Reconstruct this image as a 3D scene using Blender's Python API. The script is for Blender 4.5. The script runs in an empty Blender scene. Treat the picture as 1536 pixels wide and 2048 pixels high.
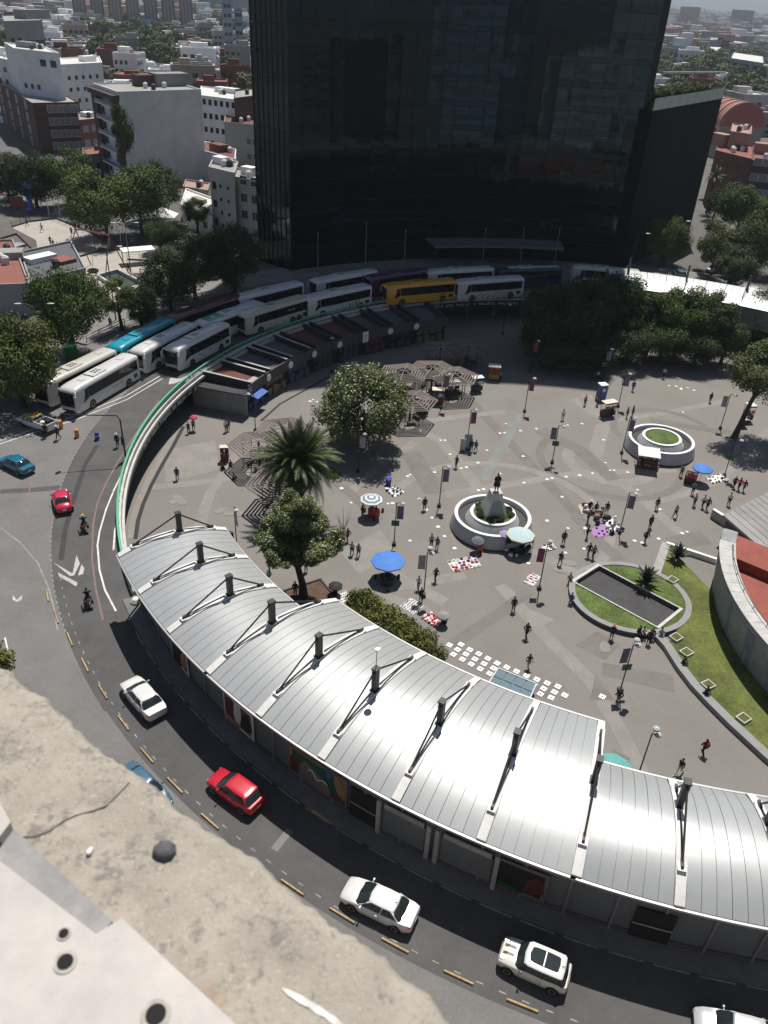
import bpy, bmesh, math, random
from mathutils import Vector, Matrix
rnd = random.Random(7)
SC = bpy.context.scene
COL = SC.collection
# ------------------------------------------------------------------ camera, sky, sun, exposure
CAMZ, FPX, PITCH, ROLL = 50.0, 1592.0, math.radians(33.3), math.radians(3.08)
_fw = Vector((0, math.cos(PITCH), -math.sin(PITCH)))
_r0 = Vector((1, 0, 0)); _u0 = _r0.cross(_fw)
_rt = _r0*math.cos(ROLL) + _u0*math.sin(ROLL)
_up = -_r0*math.sin(ROLL) + _u0*math.cos(ROLL)
cd = bpy.data.cameras.new('camera'); cam = bpy.data.objects.new('camera', cd); COL.objects.link(cam)
cam.matrix_world = Matrix(((_rt.x, _up.x, -_fw.x, 0), (_rt.y, _up.y, -_fw.y, 0), (_rt.z, _up.z, -_fw.z, CAMZ), (0, 0, 0, 1)))
cd.sensor_fit = 'VERTICAL'; cd.sensor_height = 24.0; cd.lens = 24.0*FPX/2048
cd.clip_start = 0.05; cd.clip_end = 40000
cd.dof.use_dof = True; cd.dof.focus_distance = 75.0; cd.dof.aperture_fstop = cd.lens/2.8
SC.camera = cam
SUN_EL, SUN_AZ = math.radians(65), math.radians(12)      # azimuth clockwise from +Y
W = bpy.data.worlds.new('World'); SC.world = W; W.use_nodes = True
_bg = W.node_tree.nodes['Background']
_sk = W.node_tree.nodes.new('ShaderNodeTexSky'); _sk.sky_type = 'NISHITA'; _sk.sun_disc = False
_sk.sun_elevation = SUN_EL; _sk.sun_rotation = SUN_AZ; _sk.altitude = 2200; _sk.air_density = 1.1; _sk.dust_density = 2.2
W.node_tree.links.new(_sk.outputs[0], _bg.inputs[0]); _bg.inputs[1].default_value = 0.05
sl = bpy.data.lights.new('sun', 'SUN'); sl.energy = 4.8; sl.angle = math.radians(0.53); sl.color = (1.0, 0.955, 0.89)
so = bpy.data.objects.new('sun', sl); COL.objects.link(so)
_sd = Vector((math.cos(SUN_EL)*math.sin(SUN_AZ), math.cos(SUN_EL)*math.cos(SUN_AZ), math.sin(SUN_EL)))
so.rotation_euler = (-_sd).to_track_quat('-Z', 'Y').to_euler(); so.location = _sd*300
SC.view_settings.view_transform = 'Standard'; SC.view_settings.look = 'None'
SC.view_settings.exposure = 0.22; SC.view_settings.gamma = 1.0; SC.view_settings.use_curve_mapping = False

# ------------------------------------------------------------------ helpers
def G(u, v, z=0.0):
    """point of the place seen at pixel (u, v) of the 1536x2048 photograph, at height z"""
    d = _rt*(u-768)/FPX - _up*(v-1024)/FPX + _fw
    t = (z-CAMZ)/d.z
    return Vector((d.x*t, d.y*t, z))
PC = (31.1, 83.2)                                           # centre of the parapet curve on the left and far side
CX, CY = 30.0, 83.0                                         # centre of the roundabout
RZ = 4.5                                                    # level of the ring road above the sunken plaza
def PO(r, a, z=0.0):
    a = math.radians(a); return Vector((CX+r*math.cos(a), CY+r*math.sin(a), z))
def PP(r, a, z=0.0):
    a = math.radians(a); return Vector((PC[0]+r*math.cos(a), PC[1]+r*math.sin(a), z))
ORD = 'first second third fourth fifth sixth seventh eighth ninth tenth eleventh twelfth thirteenth fourteenth fifteenth sixteenth'.split()
def heading(p, q):                                          # rz so that local +Y points from p to q
    return math.atan2(-(q[0]-p[0]), q[1]-p[1])

_mats = {}
def M(name, col, rough=0.7, metal=0.0, spec=0.5, noise=None, bump=None, rand=None, coat=0.0, noise2=None, tint=None):
    if name in _mats: return _mats[name]
    m = bpy.data.materials.new(name); m.use_nodes = True; nt = m.node_tree; b = nt.nodes['Principled BSDF']
    b.inputs['Base Color'].default_value = (*col, 1); b.inputs['Roughness'].default_value = rough
    b.inputs['Metallic'].default_value = metal; b.inputs['Specular IOR Level'].default_value = spec
    if tint: b.inputs['Specular Tint'].default_value = (*tint, 1)
    if coat: b.inputs['Coat Weight'].default_value = coat; b.inputs['Coat Roughness'].default_value = 0.05
    src = None
    def mul(prev, fac_out, lo, hi):
        mr = nt.nodes.new('ShaderNodeMapRange'); mr.inputs['From Min'].default_value = 0.28; mr.inputs['From Max'].default_value = 0.72
        mr.inputs['To Min'].default_value = lo; mr.inputs['To Max'].default_value = hi
        nt.links.new(fac_out, mr.inputs['Value'])
        mx = nt.nodes.new('ShaderNodeMix'); mx.data_type = 'RGBA'; mx.blend_type = 'MULTIPLY'; mx.inputs['Factor'].default_value = 1
        if prev is None: mx.inputs['A'].default_value = (*col, 1)
        else: nt.links.new(prev, mx.inputs['A'])
        nt.links.new(mr.outputs['Result'], mx.inputs['B'])
        return mx.outputs['Result']
    if rand:
        oi = nt.nodes.new('ShaderNodeObjectInfo'); hs = nt.nodes.new('ShaderNodeHueSaturation')
        hs.inputs['Color'].default_value = (*col, 1)
        mr = nt.nodes.new('ShaderNodeMapRange'); mr.inputs['To Min'].default_value = 1-rand; mr.inputs['To Max'].default_value = 1+rand
        nt.links.new(oi.outputs['Random'], mr.inputs['Value']); nt.links.new(mr.outputs['Result'], hs.inputs['Value'])
        mr2 = nt.nodes.new('ShaderNodeMapRange'); mr2.inputs['To Min'].default_value = 0.5+rand*0.12; mr2.inputs['To Max'].default_value = 0.5-rand*0.12
        nt.links.new(oi.outputs['Random'], mr2.inputs['Value']); nt.links.new(mr2.outputs['Result'], hs.inputs['Hue'])
        src = hs.outputs['Color']
    geo = None
    if noise or bump or noise2: geo = nt.nodes.new('ShaderNodeNewGeometry')
    for nz in (noise, noise2):
        if nz:
            n = nt.nodes.new('ShaderNodeTexNoise'); n.inputs['Scale'].default_value = nz[0]; n.inputs['Detail'].default_value = 5
            n.inputs['Roughness'].default_value = 0.65
            nt.links.new(geo.outputs['Position'], n.inputs['Vector'])
            src = mul(src, n.outputs['Fac'], 1-nz[1], 1+nz[1])
    if src is not None: nt.links.new(src, b.inputs['Base Color'])
    if bump:
        n = nt.nodes.new('ShaderNodeTexNoise'); n.inputs['Scale'].default_value = bump[0]; n.inputs['Detail'].default_value = 6
        nt.links.new(geo.outputs['Position'], n.inputs['Vector'])
        bp = nt.nodes.new('ShaderNodeBump'); bp.inputs['Strength'].default_value = bump[1]; bp.inputs['Distance'].default_value = bump[2] if len(bump) > 2 else 0.05
        nt.links.new(n.outputs['Fac'], bp.inputs['Height']); nt.links.new(bp.outputs['Normal'], b.inputs['Normal'])
    _mats[name] = m; return m

class MB:
    """collects shapes and links them as one mesh object"""
    def __init__(s): s.v = []; s.f = []; s.mi = []; s.m = 0
    def face(s, idx): s.f.append(tuple(idx)); s.mi.append(s.m)
    def poly(s, pts):
        n = len(s.v); s.v += [tuple(p) for p in pts]; s.face(range(n, n+len(pts)))
    def box(s, c, d, rz=0.0, top=None, rx=0.0):
        ca, sa = math.cos(rz), math.sin(rz); n = len(s.v); t = top or (1, 1)
        for z in (-.5, .5):
            k = t if z > 0 else (1, 1)
            for x, y in ((-.5, -.5), (.5, -.5), (.5, .5), (-.5, .5)):
                X, Y = x*d[0]*k[0], y*d[1]*k[1]; s.v.append((c[0]+X*ca-Y*sa, c[1]+X*sa+Y*ca, c[2]+z*d[2]))
        for q in ((3, 2, 1, 0), (4, 5, 6, 7), (0, 1, 5, 4), (1, 2, 6, 5), (2, 3, 7, 6), (3, 0, 4, 7)): s.face([n+i for i in q])
        return s
    def bar(s, p, q, w, h):
        p, q = Vector(p), Vector(q); d = (q-p); L = d.length
        if L < 1e-6: return s
        d /= L; sd = d.cross(Vector((0, 0, 1)))
        sd = Vector((1, 0, 0)) if sd.length < 1e-4 else sd.normalized()
        up = sd.cross(d); n = len(s.v)
        for e in (p, q):
            for a, b in ((-1, -1), (1, -1), (1, 1), (-1, 1)): s.v.append(tuple(e+sd*a*w/2+up*b*h/2))
        for qd in ((0, 1, 2, 3), (7, 6, 5, 4), (0, 4, 5, 1), (1, 5, 6, 2), (2, 6, 7, 3), (3, 7, 4, 0)): s.face([n+i for i in qd])
        return s
    def loft(s, rings, cap=True, closed=True):
        n = len(s.v); k = len(rings[0])
        for r in rings: s.v += [tuple(p) for p in r]
        for i in range(len(rings)-1):
            for j in range(k if closed else k-1):
                a, b = n+i*k+j, n+i*k+(j+1) % k; s.face((a, b, b+k, a+k))
        if cap: s.face([n+j for j in reversed(range(k))]); s.face([n+(len(rings)-1)*k+j for j in range(k)])
        return s
    def tube(s, pts, r, n=6, cap=True):
        pts = [Vector(p) for p in pts]; rings = []
        rr = r if isinstance(r, (list, tuple)) else [r]*len(pts)
        for i, p in enumerate(pts):
            d = (pts[min(i+1, len(pts)-1)]-pts[max(i-1, 0)]).normalized()
            a = d.cross(Vector((0, 0, 1))) if abs(d.z) < .95 else d.cross(Vector((0, 1, 0)))
            a.normalize(); b = d.cross(a)
            rings.append([p+a*math.cos(t*2*math.pi/n)*rr[i]+b*math.sin(t*2*math.pi/n)*rr[i] for t in range(n)])
        return s.loft(rings, cap)
    def lathe(s, prof, n=24, c=(0, 0, 0), cap=True):
        rings = [[(c[0]+r*math.cos(2*math.pi*j/n), c[1]+r*math.sin(2*math.pi*j/n), c[2]+z) for j in range(n)] for r, z in prof]
        return s.loft(rings, cap)
    def prism(s, pts, z0, z1):
        n = len(s.v); k = len(pts)
        s.v += [(p[0], p[1], z0) for p in pts]+[(p[0], p[1], z1) for p in pts]
        s.face([n+j for j in reversed(range(k))]); s.face([n+k+j for j in range(k)])
        for j in range(k): s.face((n+j, n+(j+1) % k, n+k+(j+1) % k, n+k+j))
        return s
    def ring(s, r0, r1, z0, z1, a0, a1, step=2.0, c=None):
        """curved wall / slab between radii r0, r1, heights z0, z1 and angles a0..a1 round the plaza centre"""
        k = max(1, int(math.ceil(abs(a1-a0)/step))); rings = []
        cx, cy = c or (CX, CY)
        full = abs(abs(a1-a0)-360) < 1e-6
        for i in range(k+1):
            a = math.radians(a0+(a1-a0)*i/k); ca, sa = math.cos(a), math.sin(a)
            rings.append([(cx+r0*ca, cy+r0*sa, z0), (cx+r1*ca, cy+r1*sa, z0), (cx+r1*ca, cy+r1*sa, z1), (cx+r0*ca, cy+r0*sa, z1)])
        return s.loft(rings, cap=not full)
    def sheet(s, r0, r1, z, a0, a1, step=2.0, c=None):
        k = max(1, int(math.ceil(abs(a1-a0)/step))); n = len(s.v); cx, cy = c or (CX, CY)
        for i in range(k+1):
            a = math.radians(a0+(a1-a0)*i/k); s.v += [(cx+r0*math.cos(a), cy+r0*math.sin(a), z), (cx+r1*math.cos(a), cy+r1*math.sin(a), z)]
        for i in range(k): s.face((n+2*i, n+2*i+1, n+2*i+3, n+2*i+2))
        return s
    def blob(s, c, r, n=8, m=5):
        rings = []
        for i in range(1, m):
            t = math.pi*i/m; rings.append([(c[0]+r[0]*math.sin(t)*math.cos(2*math.pi*j/n), c[1]+r[1]*math.sin(t)*math.sin(2*math.pi*j/n), c[2]-r[2]*math.cos(t)) for j in range(n)])
        return s.loft(rings)
    def mesh(s, name, mats, smooth=False):
        me = bpy.data.meshes.new(name); me.from_pydata(s.v, [], s.f)
        for m in (mats if isinstance(mats, (list, tuple)) else [mats]): me.materials.append(m)
        if any(s.mi): me.polygons.foreach_set('material_index', s.mi)
        bm = bmesh.new(); bm.from_mesh(me); bmesh.ops.recalc_face_normals(bm, faces=bm.faces); bm.to_mesh(me); bm.free()
        if smooth:
            me.polygons.foreach_set('use_smooth', [True]*len(me.polygons))
            if smooth != 'all': me.set_sharp_from_angle(angle=math.radians(40))
        me.update(); return me
    def build(s, name, mats, parent=None, loc=None, rz=0.0, smooth=False):
        return link(name, s.mesh(name, mats, smooth), parent, loc, rz)

def link(name, me, parent=None, loc=None, rz=0.0, mat=None):
    o = bpy.data.objects.new(name, me); COL.objects.link(o)
    if parent is not None: o.parent = parent
    if loc is not None: o.location = loc
    if rz: o.rotation_euler = (0, 0, rz)
    if mat is not None:
        o.material_slots[0].link = 'OBJECT'; o.material_slots[0].material = mat
    return o
def tag(o, label=None, cat=None, group=None, kind=None):
    if label: o['label'] = label
    if cat: o['category'] = cat
    if group: o['group'] = group
    if kind: o['kind'] = kind
    return o
def thing(name, label, cat, loc=(0, 0, 0), rz=0.0, group=None):
    o = bpy.data.objects.new(name, None); COL.objects.link(o); o.location = loc; o.rotation_euler = (0, 0, rz); o.empty_display_size = .2
    return tag(o, label, cat, group)
def struct(o): o['kind'] = 'structure'; return o
_kids = {}
def copy_tree(o, parent=None):
    c = o.copy(); COL.objects.link(c)
    if parent is not None: c.parent = parent
    for ch in list(o.children): copy_tree(ch, c)
    return c
def dup(root, loc, rz=0.0, label=None, scale=None, group=None):
    c = copy_tree(root); c.location = loc; c.rotation_euler = (0, 0, rz)
    if label: c['label'] = label
    if group: c['group'] = group
    if scale: c.scale = (scale, scale, scale) if not isinstance(scale, tuple) else scale
    return c
_fonts = {}
def text_mesh(s, size, depth=0.01):
    cu = bpy.data.curves.new('lettering', 'FONT'); cu.body = s; cu.size = size; cu.extrude = depth/2; cu.align_x = 'CENTER'; cu.align_y = 'CENTER'; cu.resolution_u = 2
    o = bpy.data.objects.new('lettering', cu); COL.objects.link(o)
    dg = bpy.context.evaluated_depsgraph_get(); dg.update(); me = bpy.data.meshes.new_from_object(o.evaluated_get(dg))
    bpy.data.objects.remove(o); bpy.data.curves.remove(cu); return me
def lettering(s, size, mat, parent, loc, rot, depth=0.01):
    me = text_mesh(s, size, depth); me.materials.clear(); me.materials.append(mat)
    o = link('lettering', me, parent, loc); o.rotation_euler = rot; return o
# ------------------------------------------------------------------ materials
ASPH = M('asphalt_dark', (.080, .078, .077), .85, noise=(.35, .22), noise2=(9, .12), bump=(40, .25, .01))
ASPL = M('asphalt_grey', (.158, .151, .146), .85, noise=(.22, .16), noise2=(7, .14), bump=(40, .25, .01))
PAVE = M('plaza_paving', (.188, .173, .156), .8, noise=(.12, .10), noise2=(2.6, .07), bump=(25, .15, .01))
PAVL = M('paving_light', (.228, .211, .192), .8, noise=(.5, .14), noise2=(3, .08))
PAVD = M('paving_dark', (.158, .143, .129), .8, noise=(.5, .14), noise2=(3, .08))
PAVG = M('paving_green', (.185, .20, .18), .8, noise=(.5, .2))
CONC = M('concrete', (.34, .33, .31), .85, noise=(.7, .18), noise2=(8, .1), bump=(18, .3, .01))
CONL = M('concrete_pale', (.52, .51, .48), .8, noise=(.9, .16), noise2=(7, .12), bump=(18, .3, .01))
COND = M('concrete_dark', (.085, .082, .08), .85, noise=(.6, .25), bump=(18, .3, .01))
WHITE = M('white_paint', (.78, .77, .74), .6, noise=(2.0, .08))
LINE = M('road_paint', (.62, .61, .57), .8, noise=(1.2, .3), noise2=(9, .25))
YELP = M('yellow_paint', (.38, .27, .13), .8, noise=(5, .35), noise2=(.9, .3))
LINEF = M('worn_road_paint', (.27, .265, .25), .85, noise=(1.2, .35), noise2=(9, .35))
LINEA = M('arrow_paint', (.42, .41, .39), .8, noise=(1.2, .3), noise2=(8, .3))
PINKL = M('faded_red_paint', (.21, .13, .125), .8, noise=(3, .3))
GREENP = M('green_rail_paint', (.10, .40, .24), .45, noise=(3, .12))
STEEL = M('dark_steel', (.035, .037, .04), .5, .3)
GREYM = M('grey_metal', (.33, .33, .33), .45, .6)
BLACK = M('black', (.012, .012, .013), .5)
GLASS = M('dark_glass', (.010, .012, .014), .06, 0, .6)
SHADE = M('interior_dark', (.018, .018, .018), .9)
TERRA = M('red_brick', (.24, .085, .06), .85, noise=(1.5, .2))
REDT = M('red_terracotta', (.255, .066, .045), .8, noise=(.8, .18), noise2=(5, .1))
GRASS = M('grass', (.082, .118, .024), .9, noise=(.5, .45), noise2=(4, .4), bump=(30, .6, .05))
SOIL = M('soil', (.10, .06, .035), .95, noise=(2, .4))
ROOFM = M('silver_roof_sheet', (.47, .48, .477), .35, .38, noise=(.45, .05), noise2=(.08, .06))
RIBW = M('white_roof_rib', (.66, .65, .63), .6, noise=(1.5, .1), noise2=(9, .1))
WALLG = M('station_wall', (.13, .14, .15), .55, noise=(1.2, .12))
TWG = M('tower_glass', (.002, .003, .004), .03, 0, .52, bump=(.55, .10, .12), tint=(.50, .76, .92))
TWS = M('tower_spandrel', (.003, .004, .005), .10, 0, .45, tint=(.5, .76, .92))
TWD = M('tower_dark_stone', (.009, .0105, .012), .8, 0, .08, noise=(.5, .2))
TWF = M('tower_mullion', (.012, .014, .016), .35, .4)

# ------------------------------------------------------------------ ground, plaza and roads
mb = MB()
for r0, r1 in ((65.9, 130), (130, 400), (400, 1500), (1500, 6000), (6000, 24000)): mb.sheet(r0, r1, 4.40, 0, 360, 4)
struct(mb.build('ground', M('city_ground', (.105, .098, .09), .9, noise=(.012, .3), noise2=(.15, .25))))
mb = MB(); mb.sheet(0.02, 66.6, 0.0, 0, 360, 4); plaza = struct(mb.build('plaza_floor', PAVE))
mb = MB(); mb.ring(66.0, 66.6, 0.01, 4.38, 0, 360, 3); struct(mb.build('underpass_wall', COND))
mb = MB(); mb.ring(60.05, 66.2, 3.1, 4.46, 84-360, -151, 2); mb.ring(60.0, 67.2, 3.1, 4.455, 84, 212, 2, PC); struct(mb.build('road_deck', COND))
mb = MB(); mb.sheet(60.3, 65.4, 4.500, 212-360, 84, 2); mb.sheet(60.2, 66.5, 4.498, 80, 220, 2, PC); ring = struct(mb.build('ring_road', ASPH))
mb = MB(); mb.sheet(65.3, 79.2, 4.496, 0, 360, 2)
oroad = struct(mb.build('outer_road', ASPL))
mb = MB(); mb.sheet(79.1, 400, 4.492, 161, 195.5, 1.5); struct(mb.build('avenue', ASPL))
mb = MB(); mb.ring(79.2, 86.5, 4.40, 4.62, 20, 160.5, 2); PVM = M('pavement_slabs', (.19, .18, .168), .85, noise=(.4, .2), noise2=(5, .12)); pav = struct(mb.build('pavement', PVM))
mb = MB(); mb.ring(79.2, 86.5, 4.40, 4.62, 196, 300, 2); struct(mb.build('pavement', CONC))

def strip(parent, name, pts, w, z, mat):
    mb = MB(); pts = [Vector((p[0], p[1], z)) for p in pts]; L = []; R = []
    for i, p in enumerate(pts):
        d = (pts[min(i+1, len(pts)-1)]-pts[max(i-1, 0)]); n = Vector((-d.y, d.x, 0)).normalized()*w/2
        L.append(p+n); R.append(p-n)
    for i in range(len(pts)-1): mb.poly([L[i], R[i], R[i+1], L[i+1]])
    return mb.build(name, mat, parent)
def P0(*px): return [G(u, v, 0) for u, v in px]
def PR(*px): return [G(u, v, RZ) for u, v in px]
# paving bands and patches of the plaza, each its own thin course
k = 0
for pts, w, mt in ((((820, 851), (883, 882), (961, 980)), 1.5, PAVL), (((939, 800), (1045, 912), (1155, 1030)), 1.5, PAVD),
        (((820, 846), (961, 828), (1012, 824)), 1.3, PAVL), (((890, 990), (1020, 968), (1180, 943)), 1.4, PAVL),
        (((1147, 797), (1209, 844), (1190, 911)), 1.4, PAVL), (((1188, 913), (1260, 980), (1364, 1068)), 1.3, PAVL),
        (((1120, 954), (1230, 944), (1353, 940)), 1.2, PAVL), (((700, 1090), (790, 1150), (890, 1205)), 1.4, PAVL),
        (((640, 1215), (760, 1180), (930, 1150)), 1.3, PAVL), (((1000, 1075), (1120, 1130), (1190, 1165)), 1.2, PAVL),
        (((1040, 828), (1000, 900), (965, 960)), 1.3, PAVG), (((1000, 1170), (1090, 1270), (1180, 1360)), 1.4, PAVL),
        (((1180, 1360), (1240, 1460), (1290, 1560)), 1.3, PAVL), (((1209, 844), (1330, 826), (1460, 800)), 1.2, PAVL),
        (((480, 900), (420, 985), (395, 1065)), 1.2, PAVL), (((300, 975), (400, 965), (500, 950)), 1.2, PAVL),
        (((1290, 1010), (1380, 985), (1440, 960)), 1.1, PAVL), (((1440, 960), (1490, 905), (1536, 860)), 1.2, PAVL)):
    strip(plaza, 'paving_band', P0(*pts), w, .003+.00034*k, mt); k += 1
for c, r0, r1, a0, a1, mt in (((29, 91), 4.6, 6.2, 150, 420, PAVL), ((29, 91), 8.5, 9.6, 140, 390, PAVD),
        ((13, 76), 12, 13.2, -40, 160, PAVL), ((38.5, 100.5), 6.4, 7.4, 20, 200, PAVD)):
    mb = MB(); mb.sheet(r0, r1, .003+.00034*k, a0, a1, 6, c); mb.build('paving_arc', mt, plaza); k += 1
for px, mt in ((((1150, 1290), (1195, 1262), (1240, 1290), (1210, 1320)), PAVD), (((1205, 1325), (1345, 1350), (1350, 1385), (1205, 1350)), PAVD),
        (((870, 985), (900, 935), (880, 985), (855, 990)), PAVD), (((1190, 1350), (1230, 1400), (1180, 1400)), PAVD), (((1010, 1345), (1130, 1372), (1100, 1400)), PAVD),
        (((1225, 1500), (1225, 1540), (1260, 1545), (1260, 1515)), PAVD), (((680, 1105), (760, 1060), (790, 1100), (720, 1150)), PAVL), (((760, 1180), (860, 1215), (800, 1240)), PAVL),
        (((330, 900), (430, 880), (440, 940), (330, 965)), PAVL), (((1330, 1075), (1400, 1062), (1425, 1088), (1350, 1098)), PAVD), (((1040, 1210), (1110, 1240), (1060, 1262)), PAVL)):
    mb = MB(); mb.poly([(p.x, p.y, .003+.00034*k) for p in P0(*px)]); mb.build('paving_patch', mt, plaza); k += 1
for pts, w, mt in ((((1172, 790), (1209, 846)), 1.6, PAVL), (((1206, 850), (1190, 912)), 2.0, PAVL), (((700, 985), (760, 930), (830, 885)), 1.2, PAVL), (((905, 1290), (1000, 1225), (1060, 1180)), 1.2, PAVD), (((640, 940), (700, 985), (760, 1040)), 1.2, PAVD), (((1150, 1030), (1200, 1085), (1240, 1120)), 1.5, PAVD), (((1300, 840), (1420, 860), (1500, 870)), 1.4, PAVD), (((820, 905), (870, 985)), 2.6, PAVD), (((1080, 860), (1160, 900), (1230, 960)), 2.2, PAVD)):
    strip(plaza, 'paving_band', P0(*pts), w, .003+.00034*k, mt); k += 1
# kerb line and darker arcade walk beside the shops
strip(plaza, 'drain_channel', P0((271, 1078), (276, 1042), (286, 1009), (303, 970), (322, 934), (345, 895), (367, 853)), .45, .024, BLACK)
strip(plaza, 'drain_channel', P0((522, 842), (560, 808), (620, 775), (660, 752)), .35, .024, BLACK)
strip(plaza, 'paving_border', P0((262, 1078), (267, 1040), (277, 1006), (294, 968), (313, 931), (336, 891), (356, 852)), .8, .022, PAVL)
# white square floor lights
tm = MB(); tm.box((0, 0, .012), (.52, .52, .024)); tm.m = 1; tm.box((0, 0, .026), (.13, .13, .006)); tile_me = tm.mesh('floor_tile', [WHITE, STEEL])
tiles = [(640+x/2.56, 1180+y/2.56) for x, y in ((722, 280), (767, 307), (813, 328), (859, 352), (907, 376), (956, 397), (1006, 418), (1057, 440), (1110, 459), (1163, 478), (1218, 495), (663, 283), (704, 306), (747, 330), (793, 355), (840, 379), (888, 402), (1095, 485), (1145, 506), (1200, 524), (1253, 540), (683, 331), (729, 356), (774, 381), (820, 405), (868, 429), (1128, 533), (1183, 552), (1445, 547))]
tiles += [(841, 862), (881, 881), (890, 881), (900, 909), (869, 945), (922, 937), (933, 935), (957, 981), (967, 979), (1000, 948), (1012, 848), (1000, 867), (1009, 866), (1041, 862), (1073, 858), (1135, 851), (1164, 848),
    (1048, 966), (1094, 959), (1104, 957), (1132, 954), (1159, 951), (1185, 947), (1046, 913), (1124, 994), (974, 901), (956, 926), (864, 1036), (876, 1054), (889, 1073), (909, 1097), (839, 999), (853, 1020), (1094, 1042), (1136, 1057), (1131, 1106),
    (1057, 1127), (1275, 980), (1320, 1019), (1284, 1086), (1269, 1082), (1317, 1078), (1374, 1064), (1364, 1067), (1170, 1057), (1168, 1098), (1207, 880), (1366, 825), (1211, 926), (1220, 941), (1228, 941), (1255, 945), (620, 803), (626, 800), (634, 804),
    (750, 962), (774, 977), (815, 953), (820, 950), (840, 1000), (776, 1008), (785, 1007), (820, 1082), (702, 1006), (683, 977), (635, 867), (1338, 772), (1352, 773), (1362, 777), (1375, 776), (1362, 779), (1388, 781)]
for i, (u, v) in enumerate(tiles):
    o = link('floor_tile', tile_me, plaza, G(u, v, 0)+Vector((0, 0, .027)), .95+rnd.gauss(0, .05) if i < 29 else rnd.uniform(.2, .9)); q = 1.0 if i < 29 else rnd.uniform(.55, .8); o.scale = (q, q, 1)
tm = MB(); tm.prism([(.75*math.cos(t)*(1+.13*math.sin(3*t+1)), .55*math.sin(t)*(1+.1*math.cos(2*t))) for t in [i*.4488 for i in range(14)]], .001, .004); stain = tm.mesh('paint_stain', PAVL)
for u, v in ((355, 996), (364, 1004), (350, 1003), (345, 1068), (362, 1066), (460, 1027), (478, 1028), (540, 1012), (440, 1022), (790, 1205), (1120, 1140), (1210, 1295), (850, 1222), (1140, 1126)): link('paint_stain', stain, plaza, G(u, v, 0)+Vector((0, 0, .031)), rnd.random()*3)

# road markings
def arcline(name, r, a0, a1, w, mat, dash=None, parent=ring, z=4.505, c=None):
    mb = MB()
    if dash:
        a = a0
        while a < a1: mb.sheet(r-w/2, r+w/2, z, a, min(a1, a+dash[0]), 1, c); a += dash[0]+dash[1]
    else: mb.sheet(r-w/2, r+w/2, z, a0, a1, 1, c)
    return mb.build(name, mat, parent)
arcline('lane_line', 59.85+.55, 214, 292, .10, LINEF, (1.9, .5))
arcline('lane_line', 64.75, 205, 285, .07, LINEF, (.35, .8))
arcline('lane_line', 65.4, 170, 212, .09, LINEF, (.3, .4))
strip(oroad, 'lane_line', PR((0, 888), (72, 864), (150, 840), (254, 799), (325, 757)), .15, 4.508, LINE)
strip(oroad, 'lane_line', PR((0, 881), (72, 857), (148, 833), (250, 793), (320, 752)), .15, 4.508, LINE)
strip(ring, 'kerb_line', PR((240, 1098), (236, 1060), (239, 1030), (244, 1000)), .2, 4.507, YELP)
strip(ring, 'lane_line', PR((232, 1222), (210, 1180), (199, 1140), (195, 1090), (199, 1064), (212, 1019), (228, 980), (247, 941)), .16, 4.506, LINE)
strip(ring, 'lane_line', PR((227, 1100), (230, 1060), (236, 1042), (240, 1006), (247, 976)), .18, 4.506, LINE)
strip(ring, 'faded_line', PR((206, 1240), (192, 1180), (184, 1120), (186, 1050), (195, 1005), (215, 960), (250, 900), (290, 840), (318, 800)), .16, 4.506, PINKL)
strip(oroad, 'faded_line', PR((40, 1060), (52, 1010), (66, 950)), .12, 4.506, PINKL)
strip(oroad, 'dashed_line', PR((0, 1055), (40, 1085), (75, 1125), (95, 1170), (108, 1215), (115, 1260)), .12, 4.507, LINEF)
strip(ring, 'tyre_mark', PR((122, 1120), (130, 1060), (150, 990), (170, 930), (195, 890)), .5, 4.503, M('tyre_rubber', (.045, .044, .044), .9, noise=(2, .3)))
strip(oroad, 'repair_patch', PR((0, 983), (60, 980), (120, 975)), .9, 4.503, M('asphalt_patch', (.08, .078, .077), .9, noise=(2, .2)))
strip(oroad, 'expansion_joint', PR((548, 1700), (580, 1660)), .5, 4.508, M('asphalt_pale', (.19, .185, .18), .9))
strip(oroad, 'lane_line', PR((10, 1275), (22, 1330)), .12, 4.507, LINE)
def chev(parent, pxs, mat, z=4.508):
    mb = MB(); mb.poly([(p.x, p.y, z) for p in PR(*pxs)]); return mb.build('road_arrow', LINEA, parent)
for q in (((107, 1125), (145, 1147), (153, 1110), (160, 1127), (148, 1151), (140, 1152)), ((116, 1145), (155, 1165), (153, 1173), (118, 1153)), ((163, 1129), (169, 1136), (166, 1148), (156, 1151)),
          ((340, 756), (360, 757), (384, 748), (384, 751), (352, 766), (337, 769)), ((26, 1190), (33, 1200), (45, 1190), (43, 1200), (34, 1204), (25, 1199))): chev(ring, q, LINE)
# yellow concrete lane dividers
dm = MB(); dm.box((0, 0, .07), (.14, 1.75, .12), top=(.7, .98)); div_me = dm.mesh('lane_divider', YELP)
divpx = [(95, 1192), (113, 1235), (140, 1280), (170, 1331), (206, 1385), (247, 1447), (294, 1512), (350, 1572), (420, 1644), (585, 1776), (684, 1832), (790, 1892), (917, 1956), (1044, 2012), (1170, 2066), (645, 1635)]
for i, (u, v) in enumerate(divpx):
    p = G(u, v, RZ); a = math.atan2(p.y-CY, p.x-CX)
    o = link('lane_divider', div_me, None, (p.x, p.y, RZ+.004), a); tag(o, '%s yellow lane divider along the road line, counted from the junction at the top' % ORD[i] if i < 15 else 'stray yellow divider lying at the kerb beside the green poster', 'lane divider', 'yellow dividers along the lane line')

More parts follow.
